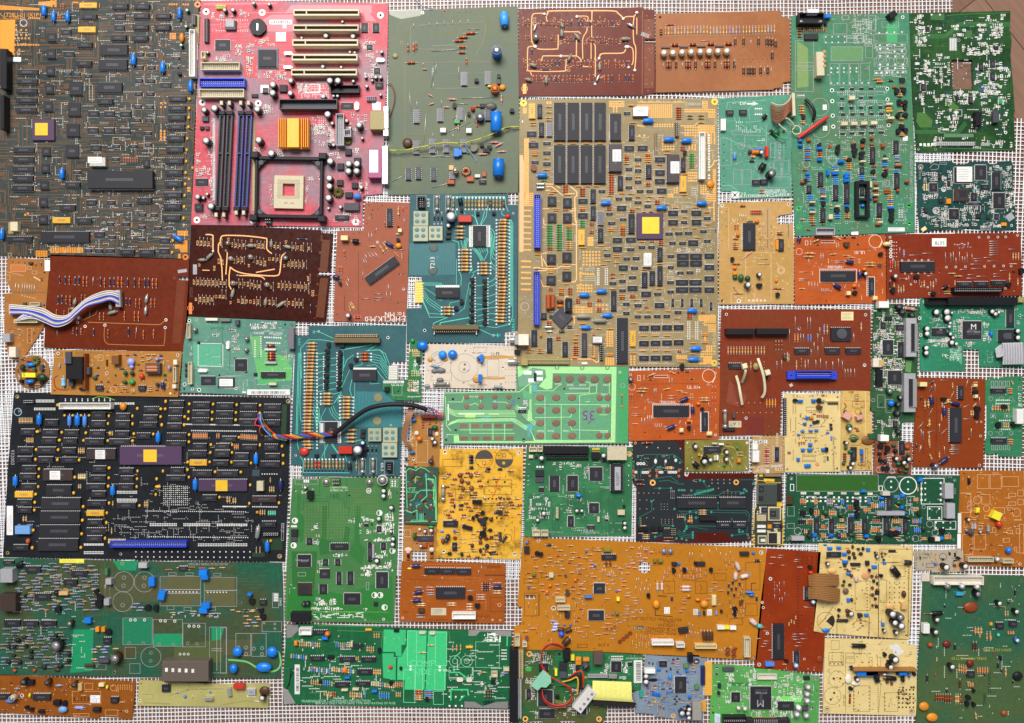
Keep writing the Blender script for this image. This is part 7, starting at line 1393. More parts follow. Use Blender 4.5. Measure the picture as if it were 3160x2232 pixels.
Board('small round brown board with a yellow block and blue capacitors', 'C5', [v for i in range(28) for v in (327+176*math.cos(i*math.pi/14), 1275+172*math.sin(i*math.pi/14))],
 boardmat('lam_round', '9a6c3c', '8a5c30', .7, .03, rough=.45, dirt=.2), '''
b lemon h9>220 1282 135 48;' 34 3a3a10 z9.1>285 1302|S;D blue h8>245 1178 95 44/235 1350 95 45;D 1d3a24 h8 =coil>355 1290 100 80;T 345 1160 90 black
D 7a3424 h6>255 1230 100 55;D chip h7>190 1195 50 70;D brown h5>250 1330 110 40;b dgrey h5>395 1200 35 60;r w18 lgrey>180 1300 20 40
r w20 chip>270 1410 90 20;r w14 tan>340 1400 60 0/410 1240 50 0/230 1110 50 20;r w16 dgrey>200 1140 50 10;D red h4>250 1150 70 22
D dgreen h5>240 1225 50 30;D dgreen h6>305 1225 50 37;r w14 lgrey>440 1180 20 40;D smoke h4>175 1330 30 35;r w16 brown>390 1420 50 -20
r w14 brown>170 1230 10 60;t>420 1385 36/215 1370 36
''', seed=51)
Board('light green board with an empty square chip outline and a grey header', 'C6', [115,978,230,975,240,982,340,978,360,986,600,988,620,994,860,998,1000,1004,1220,1020,1215,1180,1190,1500,1178,1770,700,1765,55,1742,75,1400],
 boardmat('mask_printer', '588f80', '62a086', .9, .015, '55a87e', 1.4, 12, .3, .4, .5, .34, .14), '''
# 800 1400 1100 1380 1190 1500 1180 1620 850 1640 5fae64;# 760 1180 870 1170 850 1390 790 1390 5fa060;# 180 1250 470 1260 460 1480 190 1480 55a884
q>605 1405 123 120;c>868 1535 244 57;b grey h8 =ribbon_header>1142 1092 60 210;b pale h5 =flat_connector>305 990 125 28
b 7a7a6c h4 =flat_connector>455 1000 105 25;C ivory h6 n1>118 1042 37 153/130 1435 42 225;b dgrey h6>605 1010 40 50
x white>515 1222 35 83/230 1505 95 33;E smoke h6 m>195 1108 44/720 1200 42/715 1312 42;r w34 maroon>905 1270 125 0/910 1348 125 0*3,0,28
b pale h3>905 1298 115 22;b lgrey h4>905 1430 120 25;s>262 1580 143 90;s 440 1590 600 1690;/l 455 1605 590 1680 white
. white s.4>245 1245 470 1250 40/245 1475 470 1480 40/235 1260 225 1470 1 40/485 1260 475 1470 1 40;b chip h2>100 1450 30 35*3,0,50/795 1545 35 30
. white s1>910 1185 1070 1190 8/930 1240 1060 1245 7;. white s.8>870 1180 860 1380 1 10/810 1220 800 1380 1 8;n 870 1030 1080 1100 30 l
n 560 1080 640 1120 6;n 1100 1300 1200 1400 10;n 590 1160 660 1240 14;n 580 1270 660 1350 14;n 380 1150 470 1180 6 d;n 160 1290 180 1370 5 d
n 730 1030 860 1100 14 l;: 180 1050 1180 1730 50 s1.3 w.35;[>790 1130 100 25/970 1130 110 30;' 34 2a6a54 a180>430 1095|YeGmA
' 22 white a180>850 1142|BZZ4A3/1020 1145|DNOT06A;% 120 1040 1180 1740 60;# 850 1300 1180 1400 1150 1440 880 1400 5fae64
- 2a6a54 w5>480 1020 480 1220 560 1340 550 1500/560 1030 -140 -30;. hole s1.6>240 1240 245 1245 2/610 1400 720 1535 2/445 1570 440 1690 1 2
o white s1.5>145 1015 11;o white s1.4>220 1010 9;o none>1115 1055 11/1180 1058 16;@ D2;B white h.2>935 65 380 47;l white blank>890 82 35 13
[>860 -20 145 85/1250 30 60 25;b cream h5>1125 5 70 23;# 1030 -40 1180 -40 1180 20 1030 20 4fa060;o white s1.6>375 18 10/505 68 11;o none>372 60 9
o white>445 60 8/835 55 8
''', seed=52)
Board('large charcoal black board with rows of chips, two of them gold lidded', 'N', [43,1211,400,1219,890,1228,896,1231,890,1500,879,1733,400,1726,9,1719,24,1450],
 boardmat('mask_charcoal', '24272c', '1c2024', .7, .02, '30343a', 1.5, 14, .3, .4, .4, .4, .2), '''
@ D1;: 150 380 1320 1480 110 s1.6 w.36
c>395 335 120 50/815 270 125 50/810 345 130 50/1030 280 128 50/1025 345 130 55/1240 360 160 45/1280 220 140 45/180 420 125 48/375 425 140 45/570 428 130 47/795 432 140 48/1020 438 130 47/370 495 130 50/560 500 125 50/752 505 173 50/970 508 188 47/148 580 147 50/330 582 165 50/550 588 122 47/145 665 135 47/335 668 135 50/545 672 140 46/190 748 130 47/170 818 148 48/185 910 133 45/145 1050 137 45/150 1120 128 45/775 1060 170 45/1040 1078 170 47/825 750 120 45/805 835 135 45/765 910 170 45/815 975 125 45/1060 770 130 42/1070 840 120 45/1055 910 135 48/775 1230 135 45/765 1305 180 50/770 1375 140 45/110 1455 140 45/410 920 225 90
P>205 155 85 35;c 770 595 1030 685 382c2c h4;/l 865 602 952 682 white;c 380 780 645 875 h4 382c2c;/l 460 788 552 866 white
c h4>365 1035 350 100/355 1155 355 103/348 1278 360 104/335 1400 360 105;c yellow>130 978 160 52/770 1148 155 47;b skyl h7 =oscillator>132 1285 133 73
l white>60 1105 55 260;C white h10>528 185 457 55;D amber h7>1060 180 60 75;D rust h6>220 1398 40 52;e w44>338 290 0 88;e w34 bluelab>612 300 0 88
e w46>680 292 0 93;e w36 bluelab>748 300 0 88;e w42>125 845 0 80/997 930 0 80
D yellow>310 428 35 30/535 435 25 30*4,215,4/510 505 30 30*4,218,2/305 588 27 32*2,196,2/300 675 25 33*3,195,3/332 762 24 30/328 830 24 32/325 920 23 32/300 988 26 30/292 1060 26 32/290 1130 24 30/725 1098 27 32*4,-7,122/650 835 26 33/640 975 26 33/960 285 20 33*2,210,2/950 355 22 33*2,220,2/955 752 30 33/955 842 25 30/950 915 25 33/960 1065 22 33/940 1155 22 30/935 1240 23 35*3,-6,70/1215 780 21 30*3,-4,70/280 1310 25 30/270 1465 26 35/495 190 30 30/560 285 25 25*4,73,0/1210 220 26 32/1230 1090 25 30
r w13 tan>170 315 0 55*9,14,0/235 495 0 50*5,14,0;r w14 tan>700 585 0 55*4,16,0/700 910 0 45*2,16,0/1005 1060 0 50;r w20 beige>700 815 0 60*4,18,0
r w12 tan>975 435 0 45*3,14,0/1290 1060 0 60*3,14,0/995 1300 0 60;r w18 tan>205 1195 0 55*2,24,0;r w17 beige>970 1395 0 55*9,18,0
. s.7>315 160 480 175 14 2/310 232 490 245 14 2/585 150 985 165 9 2/1030 185 1195 195 12 2/755 1445 920 1455 13 2/755 1515 920 1530 13 2/1050 975 1220 990 14 2/1050 1045 1220 1060 14 2
: 1000 1150 1330 1400 40 s1.6 w.36;~ 6aa03a w6>820 150 880 130 960 135 1025 160;~ 6aa03a w5>810 270 880 258 1000 272;' 34 lgrey a-90>112 672|932003
( 9ab0c0 w7>160 265 36;' 28 9ab0c0>178 262|M;o khaki>155 128 10/68 1525 9;o lgrey s1.3>1078 1535 10;c 1070 575 1620 735 purple h5 =ceramic_chip
/l 1297 598 1415 708 gold blank h.4 =lid;@ D2;: 0 400 1240 1480 50 s1.6 w.36;: 0 900 420 1400 70 s1.6 w.36;: 400 1080 950 1420 60 s1.6 w.36
. s.5>190 930 400 1095 13 10;. s.6>30 1150 920 1158 50;. s.75>70 1265 300 1280 16 2/370 1265 600 1280 16 2/670 1268 930 1280 18 2
. s.65>60 1380 940 1388 46;. s.7>500 1445 930 1460 30 2/440 432 1010 438 36/985 1112 1200 1114 15/1070 820 1200 820 7 2
. s.8>-60 1515 960 1515 20/-60 1560 960 1565 20/390 375 1000 385 42/720 1110 920 1112 16
c>235 165 133 45/445 180 153 48*4,212,6/440 252 156 48*4,212,6/435 320 157 48*4,212,6/230 230 130 48/222 300 128 45/215 368 130 47/10 225 125 47/0 295 130 50/-30 365 170 50/210 455 178 50/205 525 180 45/-60 455 128 45/445 550 125 45/400 612 170 48/650 550 125 45/820 635 125 50/705 485 130 40/885 560 135 45/1085 555 125 50/1095 640 130 40/1050 708 175 47/625 700 140 45/805 705 140 47/440 790 178 48/660 790 190 48/245 765 123 50/205 835 175 45/530 1010 130 48/1060 1245 130 45/1085 485 135 40
c h6>640 610 135 55;c 3a2a2c>975 1020 220 50;P>1075 1345 135 30;c yellow>418 695 154 50;c 498 870 932 972 purple h4 =ceramic_chip
/l 662 870 768 968 gold blank h.4 =lid;b ivory h6 =crystal>1018 885 60 87;e w42>130 455 0 80/1108 1430 0 85;e w40>1007 645 0 85;e w44>462 872 0 90
e w38 navy>1228 880 0 80;e w42 silver>1030 1290 -15 105;C ribblue h8>-290 1420 678 55
D yellow>190 155 25 35/402 180 24 30/615 182 25 32/826 188 24 30/1035 192 25 30/395 250 25 30*3,212,4/392 315 26 30*3,212,4/1032 262 24 28/145 225 27 30*2,40,0/145 295 25 30*2,215,0/155 365 25 35*2,200,0/80 450 24 30/400 455 25 30/398 520 25 30/595 545 25 30/590 615 25 30/785 615 23 30/780 700 24 32/585 700 23 28/388 700 24 30/385 768 25 32/168 780 22 32/632 788 26 30/862 790 26 30/400 835 22 30/110 850 24 32/105 920 55 30/102 990 24 32/672 1015 24 30/948 905 22 30/940 1070 22 30/1240 640 26 32*2,0,72/1232 558 24 30/1205 1065 23 30/955 710 23 28/845 480 25 28/788 545 20 30/1036 545 20 35
D amber>1008 1150 28 30/1130 1405 26 30;r w15 orange>450 450 0 60*9,15.5,0/878 460 0 55*10,15.5,1/820 550 0 55*3,16,0;r w14 orange>662 455 0 50*2,18,0
r w17 tan>755 1020 0 65*2,20,0/808 1030 0 60*2,20,0;r w17 5ac0a0>1125 1145 0 50*4,19,0
r w14 tan>1050 1140 0 50*3,20,0/1135 930 0 55*3,18,0/20 1065 0 55*2,20,0;r w13 tan>1140 850 0 50;r w9 tan>1015 1470 0 60*2,33,0;l smoke>395 625 5 65
# 1240 200 1290 200 1280 560 1235 555 1f3a22;# 1060 1400 1250 1390 1250 1500 1100 1500 1f3a22;# 980 1520 1090 1520 1090 1560 980 1560 1f3a22
[>1240 1260 22 155;' 26 lgrey a-90>1252 1300|707 J2;l 3a4650 blank>980 780 65 60;o khaki s1.8>1302 170 11;o khaki s1.9>1225 1555 11
o silver s1.3>488 1078 11/980 1240 9
''', seed=60)
BG = 'mask_dusty_green'
Board('large dusty green board with blue capacitors and a dull metal heat bracket', 'N', [-10,1722,250,1728,500,1734,870,1737,874,1900,866,2094,600,2092,-10,2082],
 boardmat(BG, '1e6248', '4c5430', .9, .013, '2a7a58', 2, 18, .25, .4, .4, .4, .22), '''
@ D4;# 945 160 1080 270 1090 200 1260 230 1500 230 1500 480 1260 480 1240 575 1000 560 945 390 4e5232
# 1505 240 1890 240 1885 520 1520 520 1500 380 565634;# 1925 250 2210 250 2215 525 1920 525 565634;# 1060 95 1300 95 1280 185 1120 185 1a8a5c
# 690 740 880 740 870 1130 660 1150 148a5a;# 1160 640 1430 640 1430 880 1150 880 1a7a54;# 1450 780 1720 780 1720 900 1440 900 188a5a
# 1640 900 2090 830 2090 1050 1640 1050 4e5a30;# 1990 720 2110 720 2080 830 1990 850 148a5a;# 1130 910 1270 910 1270 990 1130 1000 4e4a28
R 170 120 920 560 150 70 6a6c8c+7c7c94+8a7c68+5a6a78 w18;R 250 160 900 600 26 46 a8703a w20;R 20 720 640 1100 70 70 6a6c8c+5a6a78+7a6c58+dgrey w18
R 880 900 1120 1040 18 60 lilac+tan w18;: 20 120 920 1120 90 s1.6 w.5;Q 60 760 640 1100 16 50 black+chip;Q 100 560 250 340 2 40 black
c>232 148 146 57/668 190 152 50/592 270 130 55/325 405 150 55/35 655 150 55/212 660 143 50/380 660 145 48/25 95 100 35/1680 150 85 35/970 820 70 58
b lgrey h12 =can>0 175 115 125;b 3a2c26 h12 =heat_sink>0 410 145 160;e w50 black>145 150 60 -30;D black h8>490 380 60 45;b tan h6>550 385 85 35
t>905 385 50/930 450 70/925 500 70/545 555 70/1385 540 60/1465 540 60/1015 770 60;E chip h12 m>520 900 100;E umber h12 m>1075 1020 90
E umber h9 m>650 690 50;b dgrey h6>920 1025 100 30;d umber>790 1070 90 25;b amber h5>895 720 35 45*2,55,0;b blue h7>790 635 60 50
b lgrey h8>1300 115 80 50;b lgrey h8 =regulator>990 265 55 55/975 455 50 60;w>990 320 0 120/1035 320 0 120;b tgreen h7>985 170 25 60
b blue h8>1395 255 55 80/1868 185 77 50/1885 235 70 40/1890 495 80 50/1870 545 75 45;b a-12 blue h8>1485 380 60 85;D umber>500 1110 60 30
D rust>110 1115 40 35/300 1115 30 30;R 1250 490 1340 580 6 60 lilac w14;R 1560 570 2100 600 9 60 tan+lilac w14;R 1540 150 2100 185 8 60 tan+rust w14
b 1525 1040 1958 1230 5c5248 h14 =heat_bracket;/l 1595 1065 1620 1100 white blank;/l 1655 1068 1680 1103 white blank;/l 1716 1070 1742 1105 white blank
/l 1778 1072 1803 1107 white blank;/l 1840 1075 1865 1110 white blank;b black h8>1545 1190 35 50/1888 1200 34 50;l lemon>560 78 230 37
(>1165 292 98/1360 292 98/1155 478 96/1420 998 96
[>1155 630 280 255/1440 645 280 255/1720 680 215 225/1505 238 385 282/1920 248 310 277/1570 515 70 40/1730 530 70 35/1960 530 70 35/1585 205 75 30/1745 205 75 30/2010 210 70 30/1175 905 105 110/1220 1060 100 95/800 1065 200 55/1970 715 160 435
- lgrey w7 silk>1505 365 380 0/1540 400 345 0/1930 375 300 -3;- lgrey w5 silk>2040 730 0 400/1990 920 100 0/1990 938 100 4
( silver w7>1167 253 20/1163 328 20/1360 253 20/1355 328 20/1155 512 20;( 3a5a4a w9>1158 440 24
( silver w6>1420 960 16/1418 1035 16/1215 868 16/1348 870 16/1498 880 16/1633 882 16/1765 870 16/1855 875 16
( white w6>1230 650 14/1272 650 14/1360 650 14/1512 658 14/1555 660 14/1645 662 14/1780 708 14*3,45,1;( white w5>1695 972 12*3,38,0
. white s.8>1560 385 1850 388 10/1955 390 2130 390 7;: 1600 590 2100 630 14 s1.2;' 24 lgrey a180>1960 125|00-00170-02 MAIN HE1500;o khaki>1152 120 10
o 3a5a4a s2>1540 275 14/1840 480 14/1955 478 13;o silver s1.3>1075 1140 13;@ D6;# 20 360 250 360 230 480 0 480 4e5232
D blue h9>85 422 77 80/348 422 86 86/62 555 63 75/265 545 125 75;r w16 tan>215 145 50 0;t>240 65 48/310 135 40/325 185 44;c>300 55 52 37
d blue h7 a-30>205 5 30 25;R 90 120 300 150 6 40 tan+dgrey w12;R 190 180 310 270 14 50 lilac+tan w12
[>118 310 117 175/240 310 115 180/320 218 155 82/400 0 50 115/0 265 50 355
(>140 420 14/198 420 14/198 470 14/258 430 14/322 425 14/320 472 14/338 232 9/420 240 9/420 275 9;. white s.8>415 10 440 60 4 5;o 3a5a4a s2>155 75 9
' 18 white a90>464 70|21413;~ 6ab86a w14>60 515 200 530 290 580 380 605 440 590 465 540 455 470 435 445
''', seed=61)
Board('orange brown strip board in the bottom left corner', 'D4', [-60,1170,500,1190,1275,1235,1262,1400,1240,1585,1130,1580,1120,1562,940,1555,920,1575,400,1545,-60,1515],
 boardmat('lam_strip', '94541a', '8a4c16', .7, .02, 'a8642a', 2.4, 14, .25, .4, .35, .42, .15), '''
c>305 1350 165 58/1038 1380 74 55/-40 1350 125 45;E black k h9>215 1240 56;b black h6>230 1225 80 37/495 1415 65 40
E umber k h9>438 1245 52/693 1265 50;D bluelab>40 1400 95 40;E pale m>105 1395 56;t>600 1440 50/245 1475 36/290 1495 40;D skyl h7>535 1470 85 65
b black h5>355 1505 55 25;d black h6>865 1485 70 35;e w30 lilac>705 1480 75 2;e w22 lilac>145 1300 20 0/530 1270 40 0
D lemon h5 =lamp>260 1345 22 45/988 1270 24 40;b tan h5>730 1250 38 70;b beige h5>925 1250 50 30;l e8e8f0>850 1360 90 70
. smoke s1.4>855 1370 935 1420 3 2;r w18 brown>620 1255 20 45;w>120 1470 20 15;[ d8a060>795 1245 80 60/680 1320 270 120/990 1495 120 55/690 1530 150 30
( d8a060>1068 1290 30;R 20 1220 1200 1540 18 50 brown+tan+pin w14;. 4a2408 s1>700 1385 830 1405 5 2;. d8a060 s.6>1110 1265 1240 1300 7 3
% 30 1210 1240 1560 40 d8a060;o white s1.5>208 1362 12;o white s1.4>1192 1508 9;o none>105 1245 9
''', seed=62)
Board('pale yellow strip board with a red capacitor and a silver crystal', 'D4', [1310,1215,1700,1238,2140,1258,2530,1248,2524,1480,2100,1470,1290,1458],
 boardmat('lam_paleyellow', 'b8b070', 'aca464', .8, .02, '9aa05c', 3, 16, .3, .4, .35, .42, .12), '''
c>1520 1262 78 68;b silver h5 =crystal>1920 1382 80 30;D bluelab>1720 1362 30 28/1965 1325 20 20;e w16 bluelab>1662 1340 6 0
w>1760 1285 0 35/1890 1315 0 20/1810 1365 0 30;- 9a9458>1340 1350 1440 1350 1440 1400
- 9a9458 w8>1600 1360 1800 1300 1950 1310/1880 1300 220 0/1350 1430 250 10;o none>1328 1250 7;o white s1.5>1315 1410 9;@ D6;b red h8>98 708 82 34
b silver h5 a5 =crystal>52 735 28 63;c lgrey>208 742 62 48;D umber h5>295 725 83 75;E black>320 815 44;. white s1.1>212 738 268 795 4 2
- 9a9458 w7>20 860 200 830 280 840;r w8 pin>255 835 55 3;o none>440 732 6/428 855 7
''', seed=63)
Board('bright green board with pale mint rectangles and grey corner plates', 'D6', [510,240,1000,252,1600,278,2245,290,2240,600,2220,895,1800,884,1000,868,480,855,490,560],
 boardmat('mask_kelly', '0f7040', '0c6438', .8, .02, '1a8650', 2.4, 18, .25, .35, .5, .3, .14), '''
# 1258 282 1430 285 1425 400 1395 400 1395 485 1345 485 1345 455 1252 455 38b872;# 1248 465 1335 465 1335 495 1352 495 1350 672 1255 655 38b872
# 1365 490 1395 490 1435 410 1425 670 1360 670 38b872;# 1440 287 1590 290 1572 745 1418 745 38b872;# 1600 292 1748 296 1735 750 1580 748 38b872
- 0c5a34 w6>1255 457 1345 458 1350 490 1362 495 1358 670
[ 8ae0b0>1440 290 72 270/1500 560 60 185/1655 300 90 260/1650 590 80 160/1410 590 90 255/1640 755 80 105;' 52 6ad89c>1555 545|COMP/1560 610|SIDE
# 512 242 600 245 600 290 545 345 510 345 8a8684 =corner_plate z.4;# 482 730 520 745 580 850 490 858 8a8684 =corner_plate z.4
# 1912 285 2240 292 2240 335 2150 330 2110 298 2000 296 1970 330 1910 330 8a8684 =corner_plate z.4
# 1880 835 1960 838 2020 872 2120 840 2215 835 2215 890 1880 882 8a8684 =corner_plate z.4;o silver s1.5>545 280 12/2222 310 9
o silver s1.4>1945 305 9/1905 860 9/2165 855 9;o silver s1.6>512 812 12;- 0a1a12 w9 silk>560 600 -50 150;- 0a1a12 w7 silk>545 580 -15 140
B white>572 552 40 228;C white h9 n1>605 275 95 50
c>715 290 110 30/692 490 106 32/915 495 120 33/1085 498 110 32/1055 590 113 40/880 690 112 35/1040 685 110 33;D orange h8>798 302 44 43
d blue h6>780 345 45 20/955 650 40 15;b black h4>825 485 45 30;b chip h4>1015 400 80 25;d cream h6>1000 378 18 42;d amber h6>565 375 25 35
d yellow>1115 278 50 18/1890 412 55 18;t>1220 445 34/770 690 30/1310 700 34/1590 825 34/2100 690 32
r w18 cream+tan+blue>545 470 0 40*7,19,2/860 570 0 45*10,18,2;r w14 tan+sky+cream>610 372 0 48*10,17,1;r w15 blue+tan+cream>890 380 0 45*8,17,1
r w17 tan+blue+cream>685 565 0 50*9,19,2
r w14 tan>1180 585 0 50*5,13,1/700 668 0 47*5,17,2/1355 765 0 45*3,15,0/1130 410 0 50*4,16,1/1185 310 0 45*3,18,0/1590 405 60 0/1520 462 70 0/1045 490 0 35*2,16,0/910 330 0 15
r w15 blue+tan>790 675 0 45*5,17,2;r w16 cream+blue+tan>1165 680 0 45*11,17,2;r w14 orange+tan>1350 685 0 50*4,16,0;r w15 tan+rust>800 755 0 45*6,17,2
r w16 cream+tan>1000 760 0 55*6,17,1;r w15 blue+navy>1115 770 0 45;r w16 blue+sky>1225 760 0 60*5,18,2;r w13 rust+tan>1490 755 70 0*6,0,14
r w13 rust+blue>1570 755 70 3*5,0,14;r w15 tan>1790 400 0 60*3,30,-3;r w13 tan>1990 612 65 3;r w13 black>2030 755 75 0*3,0,22
d cream h5>930 745 50 15/1015 738 50 17;d blue h5>1165 755 40 15;d orange h6>935 585 35 35;D orange>710 570 25 20;b cream h5>820 785 10 40
d cream>1015 790 10 40;D red h4>1290 560 35 30;D black h5>1375 570 25 30;D white>705 415 15 20;C ivory h5 np>2085 608 50 42;b cream h6>2185 580 40 25
r w13 lilac>2160 620 60 0;x pale>1530 300 50 18/1610 300 45 22/1820 660 50 25/1895 660 45 28;b black h3>1335 280 40 22
( 8ac8a0>1808 525 45/1808 525 22/1898 525 45/1898 525 22;[ 8ac8a0>1760 570 190 95/1965 375 185 200
- 4ad088 w10>1765 612 1840 612 1900 655/2210 330 -2 80;- 4ad088 w11>1775 830 1775 745 1905 745 1910 790
- 4ad088 w9>1840 830 40 -40/1800 500 50 -45/1800 560 0 50;' 22 b0d8b8>700 835|WARNING:;' 20 b0d8b8>960 832|FOR CONTINUED PROTECTION
' 18 b0d8b8>1040 850|REPLACE ONLY WITH SAME TYPE AND RATING OF FUSE;# 2020 835 2060 828 2115 835 2110 862 2030 865 0a3a22
' 36 0a2014 a8 z.1>2070 848|250;: 550 360 1240 820 90 s1.4;: 1700 380 2230 820 60 s1.4;: 2030 310 2160 380 50 s.8
. white s1.4>1465 565 1465 590 1 2/1690 570 1690 595 1 2;. white s1.1>1765 800 1860 870 3 2;% 560 350 2230 850 70 a0c8a8;n 2010 660 2140 740 14 l
. white s.8>2170 440 2200 510 3 4;- 5a9a4a w4>750 250 480 12/900 290 1250 300 1240 420/680 770 80 0/1760 295 1770 370 1800 390
- 5a9a4a w3>550 250 10 120;@ E5;. tan s1.2>60 405 80 470 1 5
''', seed=64)
Board('mid green tall board with two pale buzzers on top and grey square chips below', 'D5', [140,125,430,122,440,108,1240,118,1225,320,1215,500,1190,1100,1160,1590,600,1575,60,1560,80,1000,115,500],
 boardmat('mask_grass', '478a46', '417f42', .7, .015, '4a9a44', 2.6, 20, .2, .35, .4, .35, .08), '''
# 185 280 230 285 215 480 260 500 250 740 220 780 180 480 2a6c30;# 780 400 830 400 820 780 870 830 840 1000 700 870 760 780 2a6c30
# 440 400 490 400 480 740 650 760 680 600 720 620 700 850 420 900 400 760 440 700 2a6c30;# 130 860 390 860 360 1230 300 1330 140 1330 2a6c2e
# 100 1200 700 1300 1150 1100 1160 1560 80 1530 28742e;. c87840 s.35>270 390 690 720 14 12/730 220 1000 480 11 10
- 2a6030 w5>250 350 250 430 230 430/245 325 660 330 665 410 715 420 710 500/255 355 510 350 500 530/690 120 0 280/410 150 410 290 330 300
E 8aa05a m h2>480 158 82;E 8a9a5c m h2>918 160 80;E pale h8 m>1048 140 106;P 3a4a2a h8>540 120 72 70;b black h7 =inductor>285 250 60 80
c h4>525 780 175 58/902 770 38 185;[>515 775 200 80/195 1070 80 40/885 1170 30 80/1130 130 80 80/165 130 235 50;E chip h5>268 215 36
E black h6>1062 252 50/1060 303 50/1138 422 52/1012 533 50/1157 738 48/1153 793 48/992 960 50;E black h5>1135 660 36
E chip h6 k>250 1395 44/290 1392 44;D black>935 570 15 30;q>985 1070 120 165/660 1285 165 115/190 895 135 125;p 190 1180 335 1300 3a2c24
/l 220 1195 310 1285 blank chip
s>585 1070 50 125/695 1065 60 130/415 1040 100 95/410 1195 80 95/445 940 55 60/570 940 55 60/280 725 60 65/865 580 40 32/990 605 50 60/1035 775 50 65
b lgrey h3>945 790 23 140;b chip h4 =regulator>125 640 65 65;b dgrey h2>120 705 68 55;. white s1.3>135 605 175 605 3;' 26 lgrey z2.3>240 945|Winbond
b black h9 =power_socket>120 1480 195 95;b chip h3>960 1375 40 37;n 840 510 980 550 14 l;n 820 630 1180 680 30 l;n 1070 440 1170 600 30 l
n 870 720 1130 750 24 l;n 510 880 700 910 14;n 980 860 1110 920 18 l;n 830 1000 1130 1030 40 l;n 830 1040 930 1100 20 l;n 360 1340 620 1400 40 l
n 330 1430 640 1450 30 l;n 690 530 770 560 8;n 340 570 400 640 8;n 350 700 410 790 10;n 820 560 840 620 4;n 960 570 1180 620 24 l;n 1110 240 1150 320 8
n 1060 960 1140 1020 14 l;n 860 1440 900 1450 4;n 230 200 360 270 10;n 390 940 430 1120 8;: 330 1470 860 1530 40 s1;. 7cb06a s.6>330 1475 860 1475 26
n 1010 890 1060 930 3;( white w10>165 548 30/152 798 30;# 165 518 195 548 165 578 white;# 152 768 182 798 152 828 white
( white w6>1020 470 30/1152 853 30/970 1302 30/1028 1302 30;# 1020 440 1050 470 1020 500 white;# 1152 823 1182 853 1152 883 white
# 970 1272 1000 1302 970 1332 white;# 1028 1272 1058 1302 1028 1332 white;( white w8>1072 1425 30;# 1042 1425 1072 1395 1072 1455 white
' 52 2a4a2a>550 298|-160;% 520 200 720 250 10;' 20 c8e0b8 a180>620 210|TK0R32904A1;' 590 240 20 c8e0b8 a180|TM-32241/8
. s1>1150 150 1180 195 2 3/260 140 300 155 3 2;# 1140 1060 1150 1035 1160 1060 white;- 6ab05c w4>120 1460 1000 15
o none>168 243 11/715 295 11/1190 262 12/122 1028 10/95 1530 10/1120 1550 12;o white s1.35>912 245 20;o white>1062 1545 8/400 1540 7
o white s1.4>875 1550 7;% 100 1150 160 1300 6
''', seed=65)
Board('orange board with a three chip row and a cream sticker reading 5026', 'D5', [1245,962,1600,968,2296,985,2292,1300,2285,1590,1800,1580,1220,1565,1232,1250],
 boardmat('lam_orange2', 'a8581e', '9c5018', .6, .02, 'b4662a', 2.4, 16, .25, .4, .4, .4, .14), '''
c h4>1590 1225 295 110;c>1475 1030 150 58/1632 1032 153 58/1795 1034 150 60;[ c87838>1455 990 455 25/1730 1125 310 35
e w40 navy>1348 1010 77 -2/1372 1285 76 -17/1355 1362 80 -2;e w42 navy>2170 1222 82 0;D lemon>1300 1025 45 20;b umber h7>1408 1448 62 34
t>1938 1335 54/2010 1410 56;l ivory>1542 1432 153 73;' 24 b0a890 a180 z.2>1620 1455|5026;C white h9 n1>1755 1485 237 60
w>1445 1105 67 0/1655 1120 0 60/2052 1010 0 60/2025 1055 0 60/2115 1142 75 0
r w14 lgrey>1370 1225 85 0/1500 1280 75 0*2,0,20/1390 1500 90 0*2,0,28/1905 1260 65 0;r w16 pink>1490 1225 85 0*2,0,26;r w14 tan>1360 1318 90 0
r w15 beige>1395 1390 95 0*2,0,20/1700 1385 100 0*2,0,22;r w14 beige>1895 1395 70 0*3,0,26/2165 1260 95 0*2,0,24;r w15 beige+pink>2000 1300 95 0*3,0,23
r w17 navy+black>2050 1185 95 0*4,0,22;r w14 pink>2170 1180 90 0;r w14 rust>1890 1300 5 50;l 6a2c0c blank h.3 =printed_bar>2085 1095 211 10
[ 6a3410>2140 1320 156 150;. 5a2c0c s.5>1310 1140 2030 1160 36;. 5a2c0c s.4>1460 1000 1900 1005 24;. c8a078 s.5>2095 1370 2110 1440 1 4
' 26 6a3410>2180 1015|00000000;' 26 6a3410 a180>1290 1470|OKI;' 22 6a3410 a180>1620 1550|0-1A39MPC-NF/2070 1515|CNY-00171;o white s1.5>1255 1532 8
o white s1.4>2242 1555 7;o white>2165 1550 6;% 1300 980 2296 1560 24 c88a50;( e8c8a0>2235 1400 18
''', seed=66)
